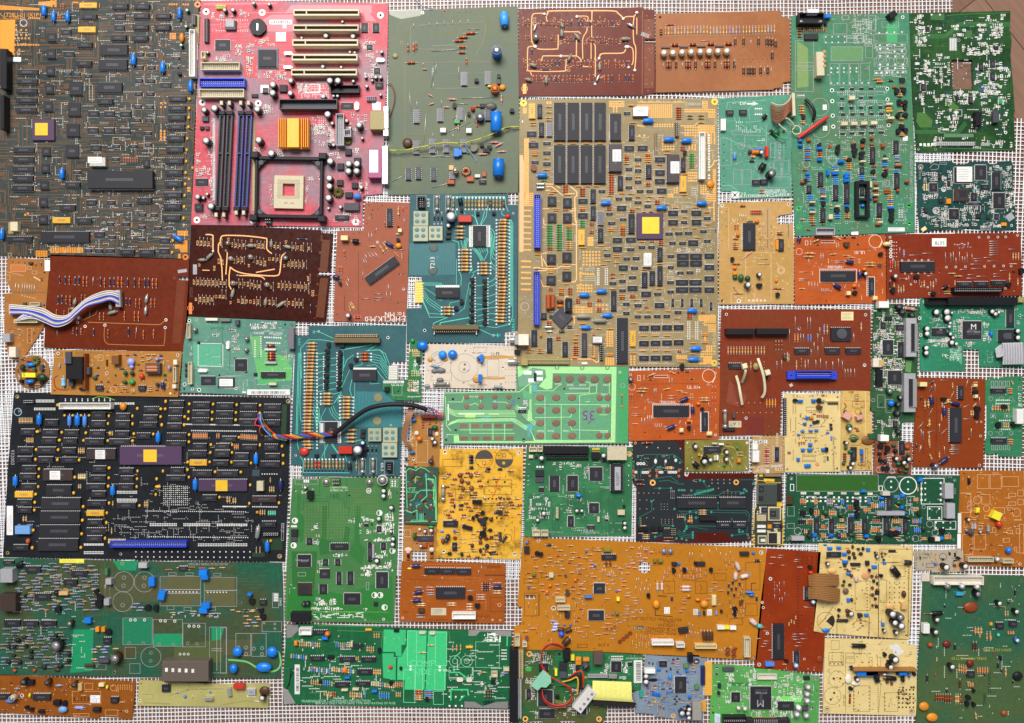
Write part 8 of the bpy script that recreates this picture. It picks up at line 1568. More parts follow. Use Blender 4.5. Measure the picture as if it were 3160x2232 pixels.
Board('narrow tan board with a ragged lower end, partly under the dark green keypad', 'N', [1278,1282,1320,1280,1361,1283,1357,1400,1353,1500,1345,1734,1318,1732,1318,1702,1272,1700,1270,1733,1243,1733,1248,1560,1262,1380],
 boardmat('lam_tan4', 'b07c40', 'a8743a', .7, .02, 'bc8a50', 2.4, 14, .2, .4, .4, .42, .15), '''
@ D3;d maroon h8>1440 665 160 30;r w18 red>1440 730 40 0*3,0,26/1510 705 35 0*3,0,20;c>1510 795 48 70;D dgreen h7>1545 765 65 47
D orange h7>1390 875 60 55;E black>1555 903 42/1582 940 42;D blue h6>1345 695 45 33/1315 1028 63 27;e w40 chip>1280 1108 20 0;E umber k>1538 1130 50
D e0c0a8 h3 =glue>1370 820 50 50;( e0c090>1358 862 20;[ e0c090>1390 915 120 225;r w16 brown>1550 1060 10 40;r w14 rust>1360 1155 40 0;o none>1595 740 9
o white s1.3>1365 1105 12;% 1320 900 1400 980 10 e8d0a0;r w18 rust>1430 775 45 25;D e0c0a8 h2 =glue>1580 830 40 50;D umber>1550 950 22 35;@ D5
c 3c3444>1400 705 165 50;D 1f5a24 h8 =coil>1350 680 42 70;E navy>1480 660 36/1543 652 44;D green>1510 600 60 30;D white h4>1410 625 30 30
E umber>1438 808 34;D red>1365 660 35 20;d rust>1450 790 50 35/1520 775 40 30/1530 905 35 25/1290 935 40 15;D black>1530 865 35 30
D pink h4>1285 855 45 35;D e8c8b0 h3 =glue>1270 820 80 50/1520 820 55 50;t>1310 910 30;[ e0c090>1270 640 70 70;. 6a3c14 s.7>1280 620 1340 700 3 4
R 1360 770 1520 790 3 40 rust w16
''', seed=67)
Board('small dark green keypad with round brown contacts, pale tracks and a diamond hole', 'D5', [1288,-6,1450,4,1617,10,1605,300,1590,592,1430,582,1265,575,1275,300],
 boardmat('mask_keypad_dark', '2e5848', '346250', .8, .02, rough=.4, dirt=.15), '''
- 7cd88c w7>1300 440 1290 50 1320 20 1390 40 1430 10 1480 20 1520 50 1590 110 1600 560 1480 555 1290 560/1280 440 1340 470 1400 440 1400 540/1480 390 1520 430 1560 440
- 7cd88c w5>1300 155 20 0/1315 215 75 0
- 7cd88c w6>1380 170 1390 100 1430 110/1330 350 1370 330 1390 280 1440 240 1590 240/1430 480 0 80*3,16,-4/1400 420 1390 400 1430 380
- 7cd88c w8>1490 70 1500 300 1440 350/1510 120 1570 130 1580 230 1590 400*2,-14,8;- 7cd88c w9>1560 310 1590 380 1590 540
# 1470 80 1520 80 1520 110 1470 110 2a6478;# 1470 225 1530 225 1520 255 1450 250 2a6478;# 1380 365 1450 355 1450 385 1380 388 2a6478
# 1400 470 1440 470 1440 550 1395 545 2a6478;# 1530 130 1570 130 1570 165 1530 160 2a6478;# 1300 440 1330 440 1340 460 1300 460 7cd88c
D 5c3c34 h.3 =key_contact>1315 40 53 50/1415 40 55 50/1525 45 53 45/1305 165 53 47*3,107,0/1303 285 50 53*3,106,-4/1298 405 52 50*3,107,-4/1285 515 53 47/1500 515 55 50
o none>1482 365 22/1368 487 14/1478 487 14;' 26 7cd88c>1335 235|CT-18;' 22 7cd88c>1350 260|SN-38047;' 20 7cd88c>1425 548|REDIAL FLASH
o white>1540 390 6/1335 385 5;o copper>1390 5 7
''', name='keypad_board', cat='keypad board', seed=68, lay=2)
kb = ALL[-1]; kb.tr = REG['D5']; kb.holes.append(([kb.L(*p) for p in ((1383,85),(1430,120),(1383,165),(1340,125))], None, None))
Board('bright yellow scorched board with two black and yellow half circles and brown stains', 'E1', [50,770,400,770,795,770,792,1100,770,1755,400,1750,15,1748,30,1250],
 boardmat('lam_yellow', 'eab640', 'e0a632', .7, .02, 'c48a24', 2.4, 14, .2, .35, .4, .42, .12, '4a280c', .9), '''
( chip w3>447 860 80/625 860 80;# 367 860 370 835 385 808 410 790 447 781 484 790 510 808 523 835 527 860 4a4642 =printed_half
# 545 862 704 862 700 890 685 915 660 932 625 940 590 932 565 915 550 890 4a4642 =printed_half
[ 4a4642>432 812 33 33/430 878 32 30/610 812 30 30/605 880 32 32;# 435 880 460 880 460 906 435 906 e0a83a;# 608 882 634 882 634 910 608 910 e0a83a
y w26 black>300 838 60 0*3,0,26;y w28 black>300 938 60 0;y w22 black>450 948 65 0/555 952 65 0;r w18 tan>640 965 80 0/75 1012 65 3
r w18 brown>440 968 70 4;r w20 brown>265 985 65 0;r w20 tan>355 990 65 0/510 1035 70 0;f w34>78 1095 0 140;e w22 silver>448 1200 12 20
y w24 black>205 1275 70 0/520 1340 80 0;y w20 black>180 1250 0 60;c>80 1415 130 50/160 1610 45 70/570 1320 40 40;b a-15 black h5>250 1460 90 30
b black h6>340 1230 85 32;t>432 1345 40/435 1535 64/350 1390 36/380 1370 34;b chip h5>410 1395 55 55;E chip k>120 1560 40/105 1590 36
D blue h5>165 1492 25 26;D skyl>50 1495 35 23/55 1560 30 20;b chip h1>315 1180 70 10;w>85 1330 65 -40/235 1440 50 0*2,0,14/580 1455 75 0
r w16 tan>235 1380 55 0;R 120 1130 420 1420 26 60 brown+tan+rust w17;R 200 1480 560 1740 40 60 brown+tan+pin w16
R 560 1200 770 1360 18 60 tan+brown w16;R 60 980 420 1110 14 60 brown+tan w17;Q 220 1000 340 1130 10 50 7a4a1c+brown h4
Q 60 1560 560 1720 12 44 chip+umber+brown;Q 400 1380 560 1500 6 40 black+umber
[ 6a4a1c>75 860 175 70/480 1045 215 55/450 1105 245 75/190 1130 130 100/320 1125 125 85/430 1255 170 20/650 1285 110 25
. 3a2408 s1.2>450 1215 660 1218 7/480 1065 630 1068 3;( 6a4a1c>655 1570 40/580 1610 26;# 570 1520 600 1510 610 1600 580 1610 3a3028
# 640 1540 660 1560 620 1620 600 1600 3a3028;# 480 1690 560 1680 540 1720 500 1725 3a3028;# 440 1640 480 1645 470 1680 430 1670 3a3028
% 70 790 760 1740 80 6a4a1c;~ c86a14 w12>590 1020 560 1080 550 1140 520 1200;~ d04a14 w6>715 1460 720 1540 700 1600;~ d87818 w8>520 850 490 900 440 920
o white s1.4>98 800 13/755 805 13/720 1710 12/85 1690 12;.>140 700 140 700 1;o none>635 1260 9;. 3a2408 s1.1>480 1385 600 1390 4
D e0a83a h1>440 1640 30 30
''', seed=69)
# boards of the lower right
Board('largest orange board with a round hole through it and many white sockets', 'E4', [155,55,800,82,1500,112,2296,150,2312,155,2280,600,2225,1142,1500,1100,700,1060,65,1045,80,840,140,830,150,670,105,665,130,350],
 boardmat('lam_ochre', 'c07c22', 'b4721c', .7, .012, 'c4822c', 2.4, 14, .2, .35, .4, .42, .12), '''
q h2.4>782 462 100 90/735 702 137 88;c h4>852 208 130 44;b chip h5>165 138 47 57/1475 278 45 27/1695 275 75 30/2080 185 80 30;b black>205 90 5 5
d bluelab h4>175 95 25 15;t>280 200 44/312 202 44/1490 350 44/1585 345 44/1825 345 40/1690 285 40/2035 690 44/2035 735 40/1270 572 40
C ivory h7 n1>445 590 83 38/462 662 110 38;b ivory h6>385 372 40 40;C ivory h8 n1>82 922 46 96/150 985 40 40
C white h9 n1>1298 970 192 40/1515 992 73 38;C beige h8 n1>1682 1005 190 35;C ivory h8 n2>2115 945 55 170;d beige h6>1830 570 42 92
b white h6>1878 838 62 34/1990 842 55 33;b lemon h6>1936 840 49 30/985 590 27 30;l white>1405 672 50 58;l pale>1662 688 43 52/1785 690 43 55
D 2a5cd8 h8>470 890 52 55;e w40 umber>530 890 55 -20/1765 895 5 75/1795 895 5 75/1822 895 4 75;e w38 umber>465 870 55 10;e w54 umber>515 1010 50 -55
D amber h7>1308 615 62 75/1730 615 72 70;D amber h6>1685 595 45 30/1605 562 40 30;D bluelab h6>2125 535 85 17;D blue h6>2160 555 50 25
b bluelab h7 =disc_capacitor>700 575 70 17;d olive h6>975 715 30 30/1312 250 30 30/1355 252 40 30/870 155 68 33/235 370 33 30
D orange h5>350 520 35 40/380 470 30 30/605 420 30 30;D brown h5>885 268 20 44/920 268 20 44
D blue h4>975 520 20 22/780 300 25 18/195 490 20 22/705 172 23 16;D blue h3>510 825 25 13*2,55,0;D bluelab h4>940 725 20 20
E lilac h5 m>1405 178 42/1463 178 42;e w38 d0b8b0>2050 285 25 60/2045 370 -5 60/2090 410 60 -15;e w44 d0b8b0>2180 790 45 40;e w40 5aa8a0>2235 840 40 10
r w26 d0b8b0>1348 440 0 105/1388 440 0 105/1545 495 110 0*2,0,28;y w22 dgrey>525 380 15 30;b chip h6>525 725 45 40
y w22 chip>2200 260 65 2/350 122 70 0;y w20 chip>1475 570 0 60/2228 570 0 60;r w20 lilac>390 795 60 7;r w22 b0bce0>415 825 65 -3*3,-8,26
d blue>2185 188 27 17/1525 282 25 20;t 5a3a1a>545 545 50;d skyl h4>520 540 55 12;T 1015 980 36 chip;T 1045 955 36 chip;T 1075 932 36 chip
T 1105 905 36 chip;b chip h6 a8>1535 860 85 40;T 1970 1050 40 chip;T 1970 1090 40 chip;T 2025 1065 40 chip;T 2025 1105 40 chip;D brown>2020 1030 35 20
t 6a4050>190 950 36;R 190 210 700 560 40 46 orange+pink+rust+tan w16;R 420 120 900 340 22 60 pin+pin+tan w14
R 180 560 720 980 34 44 pin+tan+orange+pin w14 vert;R 640 280 1150 620 40 50 orange+pin+pink w15;R 640 820 1000 960 12 60 pin+orange w15
R 1060 130 1300 300 14 50 pink+pin w15;R 1180 150 1260 240 5 50 pin w15 vert;R 850 340 1040 400 11 70 pin w14 vert
R 1150 430 1290 540 10 55 pin+orange w14 vert;R 1080 570 1180 760 8 70 pin w14;R 1550 580 1620 720 6 44 orange w15
R 1390 340 1480 420 5 40 pink+orange w16 vert;R 1500 335 1780 420 16 40 orange+pink w17 vert;R 1610 170 2000 240 8 60 pin w14 vert
R 1935 255 2020 330 7 40 orange w17 vert;R 1960 450 2120 620 18 44 olive+chip+orange+navy w18 vert;R 1990 660 2120 760 12 36 orange+tan w16 vert
R 1120 930 1290 1040 18 46 orange+tan w14 vert;R 1600 840 1740 960 8 60 pin w14 vert;R 1880 1030 2000 1100 5 60 pin w13 vert
R 860 830 1000 880 7 46 orange+rust w15 vert;R 1790 450 1920 660 10 50 pin+orange w14;R 160 860 260 900 3 70 tan+orange w16
R 860 700 1100 820 10 50 pin+orange w14;R 600 580 720 800 8 50 pin+rust w14;r w22 bluelab>1720 700 0 60;r w22 skyl>1870 700 0 50
b 5a3a1a h4>2075 620 25 35;b chip h4>1755 712 15 33/1905 700 20 22;' 36 6a3a0c a180>1415 955|MCB2
' 32 6a3a0c a178>1370 898|PWB-G0277021/1370 865|PCB-G0276021;' 28 6a3a0c a178>1430 830|10782310/1450 800|1078-2/1340 775|RICOH KEIKI CO.,LTD. (C)
b chip h.2 =printed_patch>1135 838 97 30;' 26 ivory a178 z.4>1183 853|D0428;' 28 6a3a0c a180>870 1005|A JOB;- 3a1a04 w8 silk>1345 572 80 2
- 3a1a04 w6 silk>1330 700 1325 745 1480 755/2180 570 2178 460 2220 458
[ 6a3a0c>2125 275 130 245/1565 370 115 65/1845 370 110 65/1395 440 105 110/1680 440 105 110/2125 640 105 110/160 418 135 42/165 545 135 205/1985 770 115 60/765 145 95 33/315 372 53 40/635 1000 93 30
~ 6a3a0c w4>1420 470 1450 500 1440 530/1720 470 1735 500 1725 530;. 6a3410 s.5>295 560 275 740 1 22;% 140 120 2240 1080 90 7a4812
% 1280 160 1480 230 12 7a4812;o none>1232 320 55/2200 1115 12/385 965 8;o white s1.3>292 82 12/2265 188 14;o white s1.2>1200 707 13
o white s1.4>425 680 14;~ 5aa8a0 w5>2100 360 2170 368 2165 400
''', seed=70)
og = ALL[-1]; og.tr = REG['E4']; og.holes.append(([og.L(*p) for p in ((172,565),(265,565),(265,602),(172,602))], None, None))
Board('tall dark red board with an upright black chip and two brown ribbons', 'E7', [60,68,200,78,320,85,305,280,285,470,340,480,330,668,150,660,-2,650,25,350],
 boardmat('lam_darkred', '943812', '862c0e', .7, .02, '8e3418', 3, 20, .25, .4, .4, .38, .14), '''
c h4>88 436 54 170;c>190 570 26 64/242 255 20 65;b bluelab h6>52 622 43 20;E skyl>202 640 24;D 8a3c10 h2 =round_patch>300 590 32 35
t>270 160 20/155 616 18;D red h5>262 178 26 18;E bluelab>285 330 22;R 80 100 250 160 8 28 pin+pink w7;R 90 200 150 340 10 24 rust+pin w8 vert
R 160 400 200 450 4 20 tan w8 vert;R 20 450 80 600 8 26 pin w7;R 180 480 250 550 7 30 pin w7;w>240 352 40 4;R 135 620 170 640 3 24 tan w8
. 3a1006 s.5>205 90 170 560 1 34/212 90 180 560 1 34;. 5a1c0a s.8>230 110 300 140 4 3;o white>75 215 5/35 330 4/40 355 4/60 480 4
o none>225 395 4/312 655 5;o white s1.5>20 632 6;o white s1.4>240 605 4;% 60 100 280 640 14 b05a3c
''', seed=71)
CR = boardmat('lam_cream3', 'e8ce8c', 'e0c47c', .7, .02, 'c8aa64', 2.4, 14, .15, .4, .4, .42, .12, '8a5a24', .35)
Board('cream board with a fallen black capacitor and a black pie shape printed on it', 'E7', [310,42,540,50,770,55,762,300,750,510,500,492,285,475,296,260],
 CR, '''
c h4>352 86 68 24;d blue h4>355 62 23 13/400 60 20 12/428 90 20 14/428 128 27 14/545 68 17 14/572 152 24 14/535 388 21 12/450 312 14 18
d blue>335 48 15 6/625 135 15 10/618 432 14 14;D blue h4>445 182 25 18/328 458 40 20;E black m>592 93 14
E black>597 110 16/672 390 36/683 432 30/632 470 16;E dgrey m>712 405 34;E dgrey>715 448 34;E chip>690 480 20;E umber>470 388 26/357 145 18
e w32 black>675 165 30 40;e w24 chip>735 138 30 2;e w14 chip>400 420 55 0;b chip h4>540 130 18 20/468 140 47 12;b chip>505 388 20 14
b tan h6>715 335 25 30;D umber h6>718 275 22 35;D c8a8a0 h4>484 205 24 30;D 6a5444 h5>430 262 30 30;D dca070 h2 =glue>520 180 40 40
D e0b070 h2 =glue>640 335 40 35/355 165 45 25;b chip h2>585 275 20 18/585 345 17 13;b chip h1>650 75 35 13;t>615 200 18/560 175 14
Q 455 60 530 115 12 20 black+chip+umber;Q 560 180 600 360 10 16 umber+brown+chip;Q 400 365 460 400 6 20 black+umber;Q 420 150 480 330 8 18 umber+chip
R 440 165 500 180 3 30 brown+rust w6;R 330 60 460 160 14 16 amber+tan+brown w6;Q 620 85 640 130 6 12 chip;R 480 400 560 480 8 16 brown+tan w6
( 5a4a2c w2>344 420 44/360 425 4;# 345 422 370 394 384 398 388 425 380 450 2a2420 =printed_half;- 2a2018 w3 silk>600 140 0 360/555 400 -2 105
- 2a2018 w2 silk>612 140 88 -5/398 420 0 70/765 155 -10 335;- 7a5a2c w2 silk>750 150 -8 350
[ 7a5a2c w1.5>486 225 74 145/605 220 35 110/605 70 160 65/660 150 70 55;. 3a2810 s.7>545 225 555 370 1 10/655 235 725 330 4 5
. 3a2810 s.5>745 160 735 490 1 34/470 230 560 360 2 5;. 5a3a14 s.5>405 70 560 70 10;% 320 60 750 490 90 6a4c20
~ c89850 w6>380 350 345 400 310 440/470 440 500 420 550 425;- d83020 w4 silk>555 290 5 10;o none>738 72 6/735 492 6/320 170 6
''', seed=72)
Board('cream board with a thin daughter board standing across it and empty circle prints, bottom', 'E7', [340,505,600,510,740,512,742,535,787,540,786,700,785,881,560,876,330,870,335,700],
 boardmat('lam_cream4', 'ead292', 'e2c886', .7, .02, 'ccb06c', 2.4, 14, .15, .4, .35, .42, .1), '''
e w20 black>475 543 65 2/465 655 15 -7;# 655 540 690 530 705 545 725 570 700 588 675 585 672 560 655 555 white =white_glue
E black>686 612 34/663 648 28/500 708 20;t>632 585 20/655 620 22/468 752 20;D e8dcc8 h4 =glue>440 680 35 50;D e8dcc8 h3 =glue>470 715 45 23
b 9a6a34 h12 =daughter_board>485 659 305 7;b blue h8>500 668 80 22;b black h8>540 666 60 22/720 680 8 40;D black h8>585 675 27 53
Q 610 670 790 690 10 22 black+chip+blue;e w22 black>640 700 50 5;d blue h8>705 672 35 18;Q 600 700 680 730 5 16 brown+umber;b umber h8>575 668 65 14
D pale h9>620 675 25 15;( 5a4a2c w1.5>399 703 41/377 785 42;. 2a1c0c s1.3>382 700 415 700 2/385 770 368 802 2;. 2a1c0c>412 715 415 722 1
( 6a5a30 w1.5>350 850 16/762 860 14;o silver s1.5>350 850 6/762 860 6
[ 5a4a2c w1.5>358 572 72 46/358 620 74 18/440 600 45 25/440 575 45 20/478 735 82 125/628 768 67 92/553 595 17 45/595 595 17 45/430 780 10 50/505 520 15 60
- 5a4a2c w1.5 silk>440 600 0 270/612 730 -12 140/655 800 15 30;. 2a1c0c s.8>365 628 425 630 4
. 2a1c0c s.6>375 575 420 620 2 4/482 745 480 850 1 7/555 745 553 850 1 7/632 775 630 850 1 5;. 2a1c0c s.5>598 740 592 860 1 14
. 2a1c0c s1>700 755 770 840 5 5;Q 700 740 775 830 12 10 chip+umber h3;( 5a4a2c w1.2>735 795 18/765 800 14;% 340 515 780 870 90 6a5a30
b d8bc78 h.3 a40>355 515 10 30;[ 5a4a2c w1.2>370 515 40 45;r w10 brown>465 760 -3 80;' 9 6a5a30 a180>520 578|801-101 REV 2-C
- d05020 w2 silk>505 630 0 30
''', seed=73)
Board('small grey beige scrap board with two upright capacitors hanging over its lower edge', 'E3', [1262,1125,1500,1112,1730,1102,1738,1312,1436,1320,1430,1296,1282,1300,1278,1200],
 boardmat('lam_greybeige', 'b8aa92', 'aea088', .7, .02, rough=.45, dirt=.1), '''
E black>1578 1278 62/1755 1268 56;D bluelab h5>1470 1228 30 27;( 3a3a34>1540 1175 36;[ 4a4a40>1385 1235 75 40
# 1515 1185 1560 1190 1540 1215 chip =printed_mark;~ c89a60 w22>1445 1150 1500 1240 1530 1280;~ c08c50 w26>1700 1180 1690 1240 1640 1300
D c89a60 h2 =glue>1500 1250 60 50;b chip h2>1650 1140 15 35/1600 1135 15 25;r w14 chip>1630 1215 50 -10;t>1690 1190 30;D brown h4>1640 1240 30 30
' 24 5a5040>1360 1150|C-100B;' 20 5a5040>1340 1185|CL 2.1MM;r w14 umber>1330 1160 5 50;. 3a3024 s.6>1290 1150 1290 1280 1 6;o none>1715 1118 6
% 1290 1130 1480 1290 12 5a5040;% 1560 1120 1720 1290 10 5a5040
''', seed=74)
Board('orange board full of white part outlines with lemon yellow capacitors at the right edge', 'E3', [1700,370,2000,372,2296,375,2310,800,2300,1272,2000,1262,1740,1250,1735,1110,1672,1095,1690,700],
 boardmat('lam_orange3', 'b06824', 'a45e1c', .7, .02, 'ba7230', 2.6, 14, .15, .35, .4, .42, .1), '''
d lemon h6>1855 720 35 48;b a-25 lemon h8>2008 755 80 75;D red h8>2050 840 60 68;D blue h8>2140 1090 58 60;r w26 lgrey>1822 860 0 70*2,26,0
r w38 8a9090>1972 870 3 90;e w44 dgrey>1775 930 55 35;E lgrey>2055 1200 44/1895 945 22;C ivory h7 n1>1778 1178 237 44/2102 1195 98 40
e w26 black>1790 440 2 60;E umber>1785 832 34;b white h.3 =printed_strip>1680 768 32 187/1675 962 33 136;d green>1865 820 15 10
[ e8b888>1858 405 112 135/1978 405 107 135/2090 425 155 95/1900 590 80 95/2010 715 105 55/1925 785 55 33/1875 880 35 35/1720 965 100 190/1830 965 110 140/1770 660 40 35/1770 705 40 35/2150 580 70 35/2150 660 70 35/2235 550 55 60/2235 635 55 55/2135 925 55 35/2220 910 40 50/2100 1000 60 40/2000 900 35 50/2195 830 85 0/2250 870 46 270/1735 840 30 60/2205 1080 25 40/2140 715 50 25
( e8b888>1860 645 38/1830 775 36/1945 725 30/2225 760 40;- e8b888 w4 silk>1700 580 1800 580 1800 760 1700 760
R 1750 560 2240 1140 24 46 pin+tan+brown w13;. 8a4a10 s.5>1760 400 2280 1160 12 9;% 1720 390 2290 1240 80 e0a870;o none>1737 402 9
o white s1.3>2258 1240 10;' 18 e8b888>2030 395|CRUT
''', seed=75)
Board('long green board with a dark bare strip on top and two large white circles', 'E3', [85,403,600,406,1200,411,1700,415,1690,700,1676,1055,1100,1052,500,1047,65,1045,75,700],
 boardmat('mask_amp', '1a5c3c', '175436', .8, .015, '23704a', 2, 16, .25, .35, .45, .35, .15), '''
# 175 408 938 415 935 565 170 560 2a5c1c =bare_strip;[>172 408 766 157/1200 610 40 70/1200 690 40 50/88 705 67 90/85 860 70 50;( w6>1057 502 72
( white w9>1215 510 84;# 1010 440 1108 440 1090 425 1030 425 c8c8c0;[ white w6>1335 440 218 245/940 510 38 50/115 495 37 65
[ white w5>1393 705 139 125/1463 840 199 80;(>1417 868 32/1283 1003 32/1467 948 32/912 625 32/608 745 30/482 1010 28/670 1010 24/1360 710 18
( w5>188 935 36;b lgrey h9 =power_socket>1560 492 80 140/1578 678 77 140;b lgrey h8 =resistor_bar>930 752 255 38/132 985 118 40
b 4a3018 h6 =relay>90 605 50 80;b pale h6>1470 990 45 40;b c8c0b4 h8 =metal_tab>980 565 70 40
c>1018 605 50 135/338 818 50 137/482 822 48 138/658 808 52 147/790 825 48 130/990 815 50 150/1170 822 46 133;r w16 tan+orange>215 630 0 60*4,16,0
r w18 orange>350 630 0 70*2,18,0;r w16 tan+lilac>465 630 0 70*4,16,0
r w17 tan+orange>345 735 0 60*3,20,0/485 735 0 65*4,17,0/810 710 0 55*4,18,0/730 870 0 65*4,16,0/1075 820 0 50*5,19,0/1275 710 0 50*3,18,0/730 970 70 0*3,0,20
r w16 bluelab>600 640 0 55*2,16,0/845 630 0 50*2,18,0/1095 600 0 30*5,17,0;r w15 rust+tan>650 690 0 55*4,16,0
r w17 tan+orange+cream>880 670 0 60*4,18,0;r w18 bluelab>955 660 0 60*3,18,0/1280 895 0 60*4,18,0;r w17 navy+chip>200 820 0 60*4,17,0
r w17 tan+orange+rust>275 820 0 60*3,18,0/875 900 0 55*5,17,0;r w15 orange>415 785 0 45*2,16,0/830 1015 60 0/1090 998 60 0/1095 690 35 30
r w16 rust+orange>415 870 0 50*3,18,0;r w17 tan+rust>560 865 0 55*5,17,0;r w16 tan>575 825 50 0*2,0,18/1310 525 0 45;r w15 rust>890 825 0 35*4,20,0
r w17 orange+lilac>1070 895 0 50*5,18,0;r w18 bluelab+lilac+orange>1265 820 0 50*5,18,0
r w17 orange+tan>1275 620 0 45*3,17,0/415 950 0 60*3,16,0/600 950 0 55*3,17,0;r w16 chip+tan>235 915 0 50*4,19,0;r w17 orange>1335 1000 65 0*2,0,15
r w18 orange+tan>1565 965 0 55*4,17,0;r w16 lilac>530 690 30 0*2,0,20;r w15 black>735 715 25 0
t>240 765 56/318 745 44/735 665 54/745 720 50/740 780 54/1540 930 54/1058 955 56/1110 955 56/945 1000 50/950 1020 40/1440 1015 52;t 1a3020>1325 765 48
D dgreen h7>430 740 50 50;D 1f4a20 h6>570 760 60 50/665 955 60 35/1195 785 55 35/1190 985 50 45;D 1f5a24 h6>1110 655 55 35;D 1a3c1e h7>1345 885 45 55
D navy h6>555 965 43 40;D chip h6>280 960 40 45
d blue h5>480 960 45 30/330 955 40 35/815 970 40 28/785 550 37 28/960 620 35 20/1150 590 40 30/1150 700 30 30/1520 990 30 30;d blue h6>1320 440 42 35
d blue h4>680 790 35 15;d blue>640 700 20 20/1185 760 25 20/340 1005 35 15;d dgreen>345 965 30 20
l pale>215 570 50 22/340 572 50 20/465 572 50 20/590 572 50 20/715 575 45 20/838 575 47 23
. white s1.2>275 620 330 655 2 2/400 620 445 655 2 2/525 620 570 655 2 2/650 622 700 655 2 2/770 622 820 655 2 2;. white s1.3>1340 485 1520 645 2 4
. white s1>1375 485 1520 645 2 4/1475 855 1610 905 3 2;. white s1.1>1415 725 1505 812 2 2/1057 472 1057 525 1 2/1215 475 1215 545 1 2
: 190 600 1300 1030 170 s1.3 w.5;% 190 600 1660 1040 100;' 18 lgrey a180>1190 428|Output Output;' 20 lgrey a180>1500 432|Rev. 2.1 1991-10-15 TI
' 22 lgrey a-90>1650 560|CN3;o none>303 483 9/552 487 9;o silver s1.2>800 490 9;o silver s1.4>128 443 12/1640 1012 8/97 1005 12
o silver s1.6>1650 460 9
''', seed=76)
Board('small phone board with gold edges and several shielded square chips', 'E2', [1492,470,1520,440,1575,438,1740,436,1752,500,1745,700,1755,900,1762,940,1752,1160,1700,1168,1470,1160,1458,1000,1470,800,1490,760],
 boardmat('mask_phone', '3a4436', '444a38', .8, .03, 'a88c3c', 1.2, 8, .2, .35, .4, .35), '''
b 5a6054 h2 =shield_can>1495 535 205 210;# 1505 545 1690 545 1690 735 1505 735 3a423c z2.2;[ c8c0a0 w8>1495 535 205 210
- c8c0a0 w7 silk z2.3>1585 540 -5 200;- c8c0a0 w7 silk>1500 648 80 0;q h3>1518 560 47 60/1512 660 48 50/1630 810 60 60
b c8b890 h2 =shield_can>1610 770 130 140/1605 1025 130 125/1505 1060 90 90;b 4a5048 h2.4>1622 782 106 118/1515 1070 70 70;b chip h3>1615 1035 85 105
b white h3>1535 1095 45 30;b b8a888 h2 =shield_can>1495 850 95 65;s>1545 775 55 55/1665 940 70 45;b white h2>1500 955 85 30*2,0,45
b chip h2>1500 990 85 10;b 8a7a60 h4 =contact_strip>1575 440 165 25;b chip h4 =side_connector>1705 535 45 175;. gold s.9>1735 560 1730 700 1 10
b amber h2>1605 950 40 40;# 1520 442 1555 442 1555 462 1520 462 gold;# 1565 482 1672 488 1672 515 1565 510 gold;. gold s1.1>1705 725 1745 755 4 4
- gold w8>1495 470 -3 90/1490 760 1470 800 1462 1000/1750 780 1760 940 1755 1150 1700 1160;- gold w6>1500 500 1570 505 1590 525 1740 525
. gold s1.6>1680 1000 1690 1000 2;. gold s1.2>1465 1060 1480 1150 1 4;n 1600 560 1690 730 24;n 1480 770 1540 840 10 l;n 1600 990 1740 1020 8
D black h4>1735 950 30 35
''', name='phone_board', cat='phone board', seed=77)
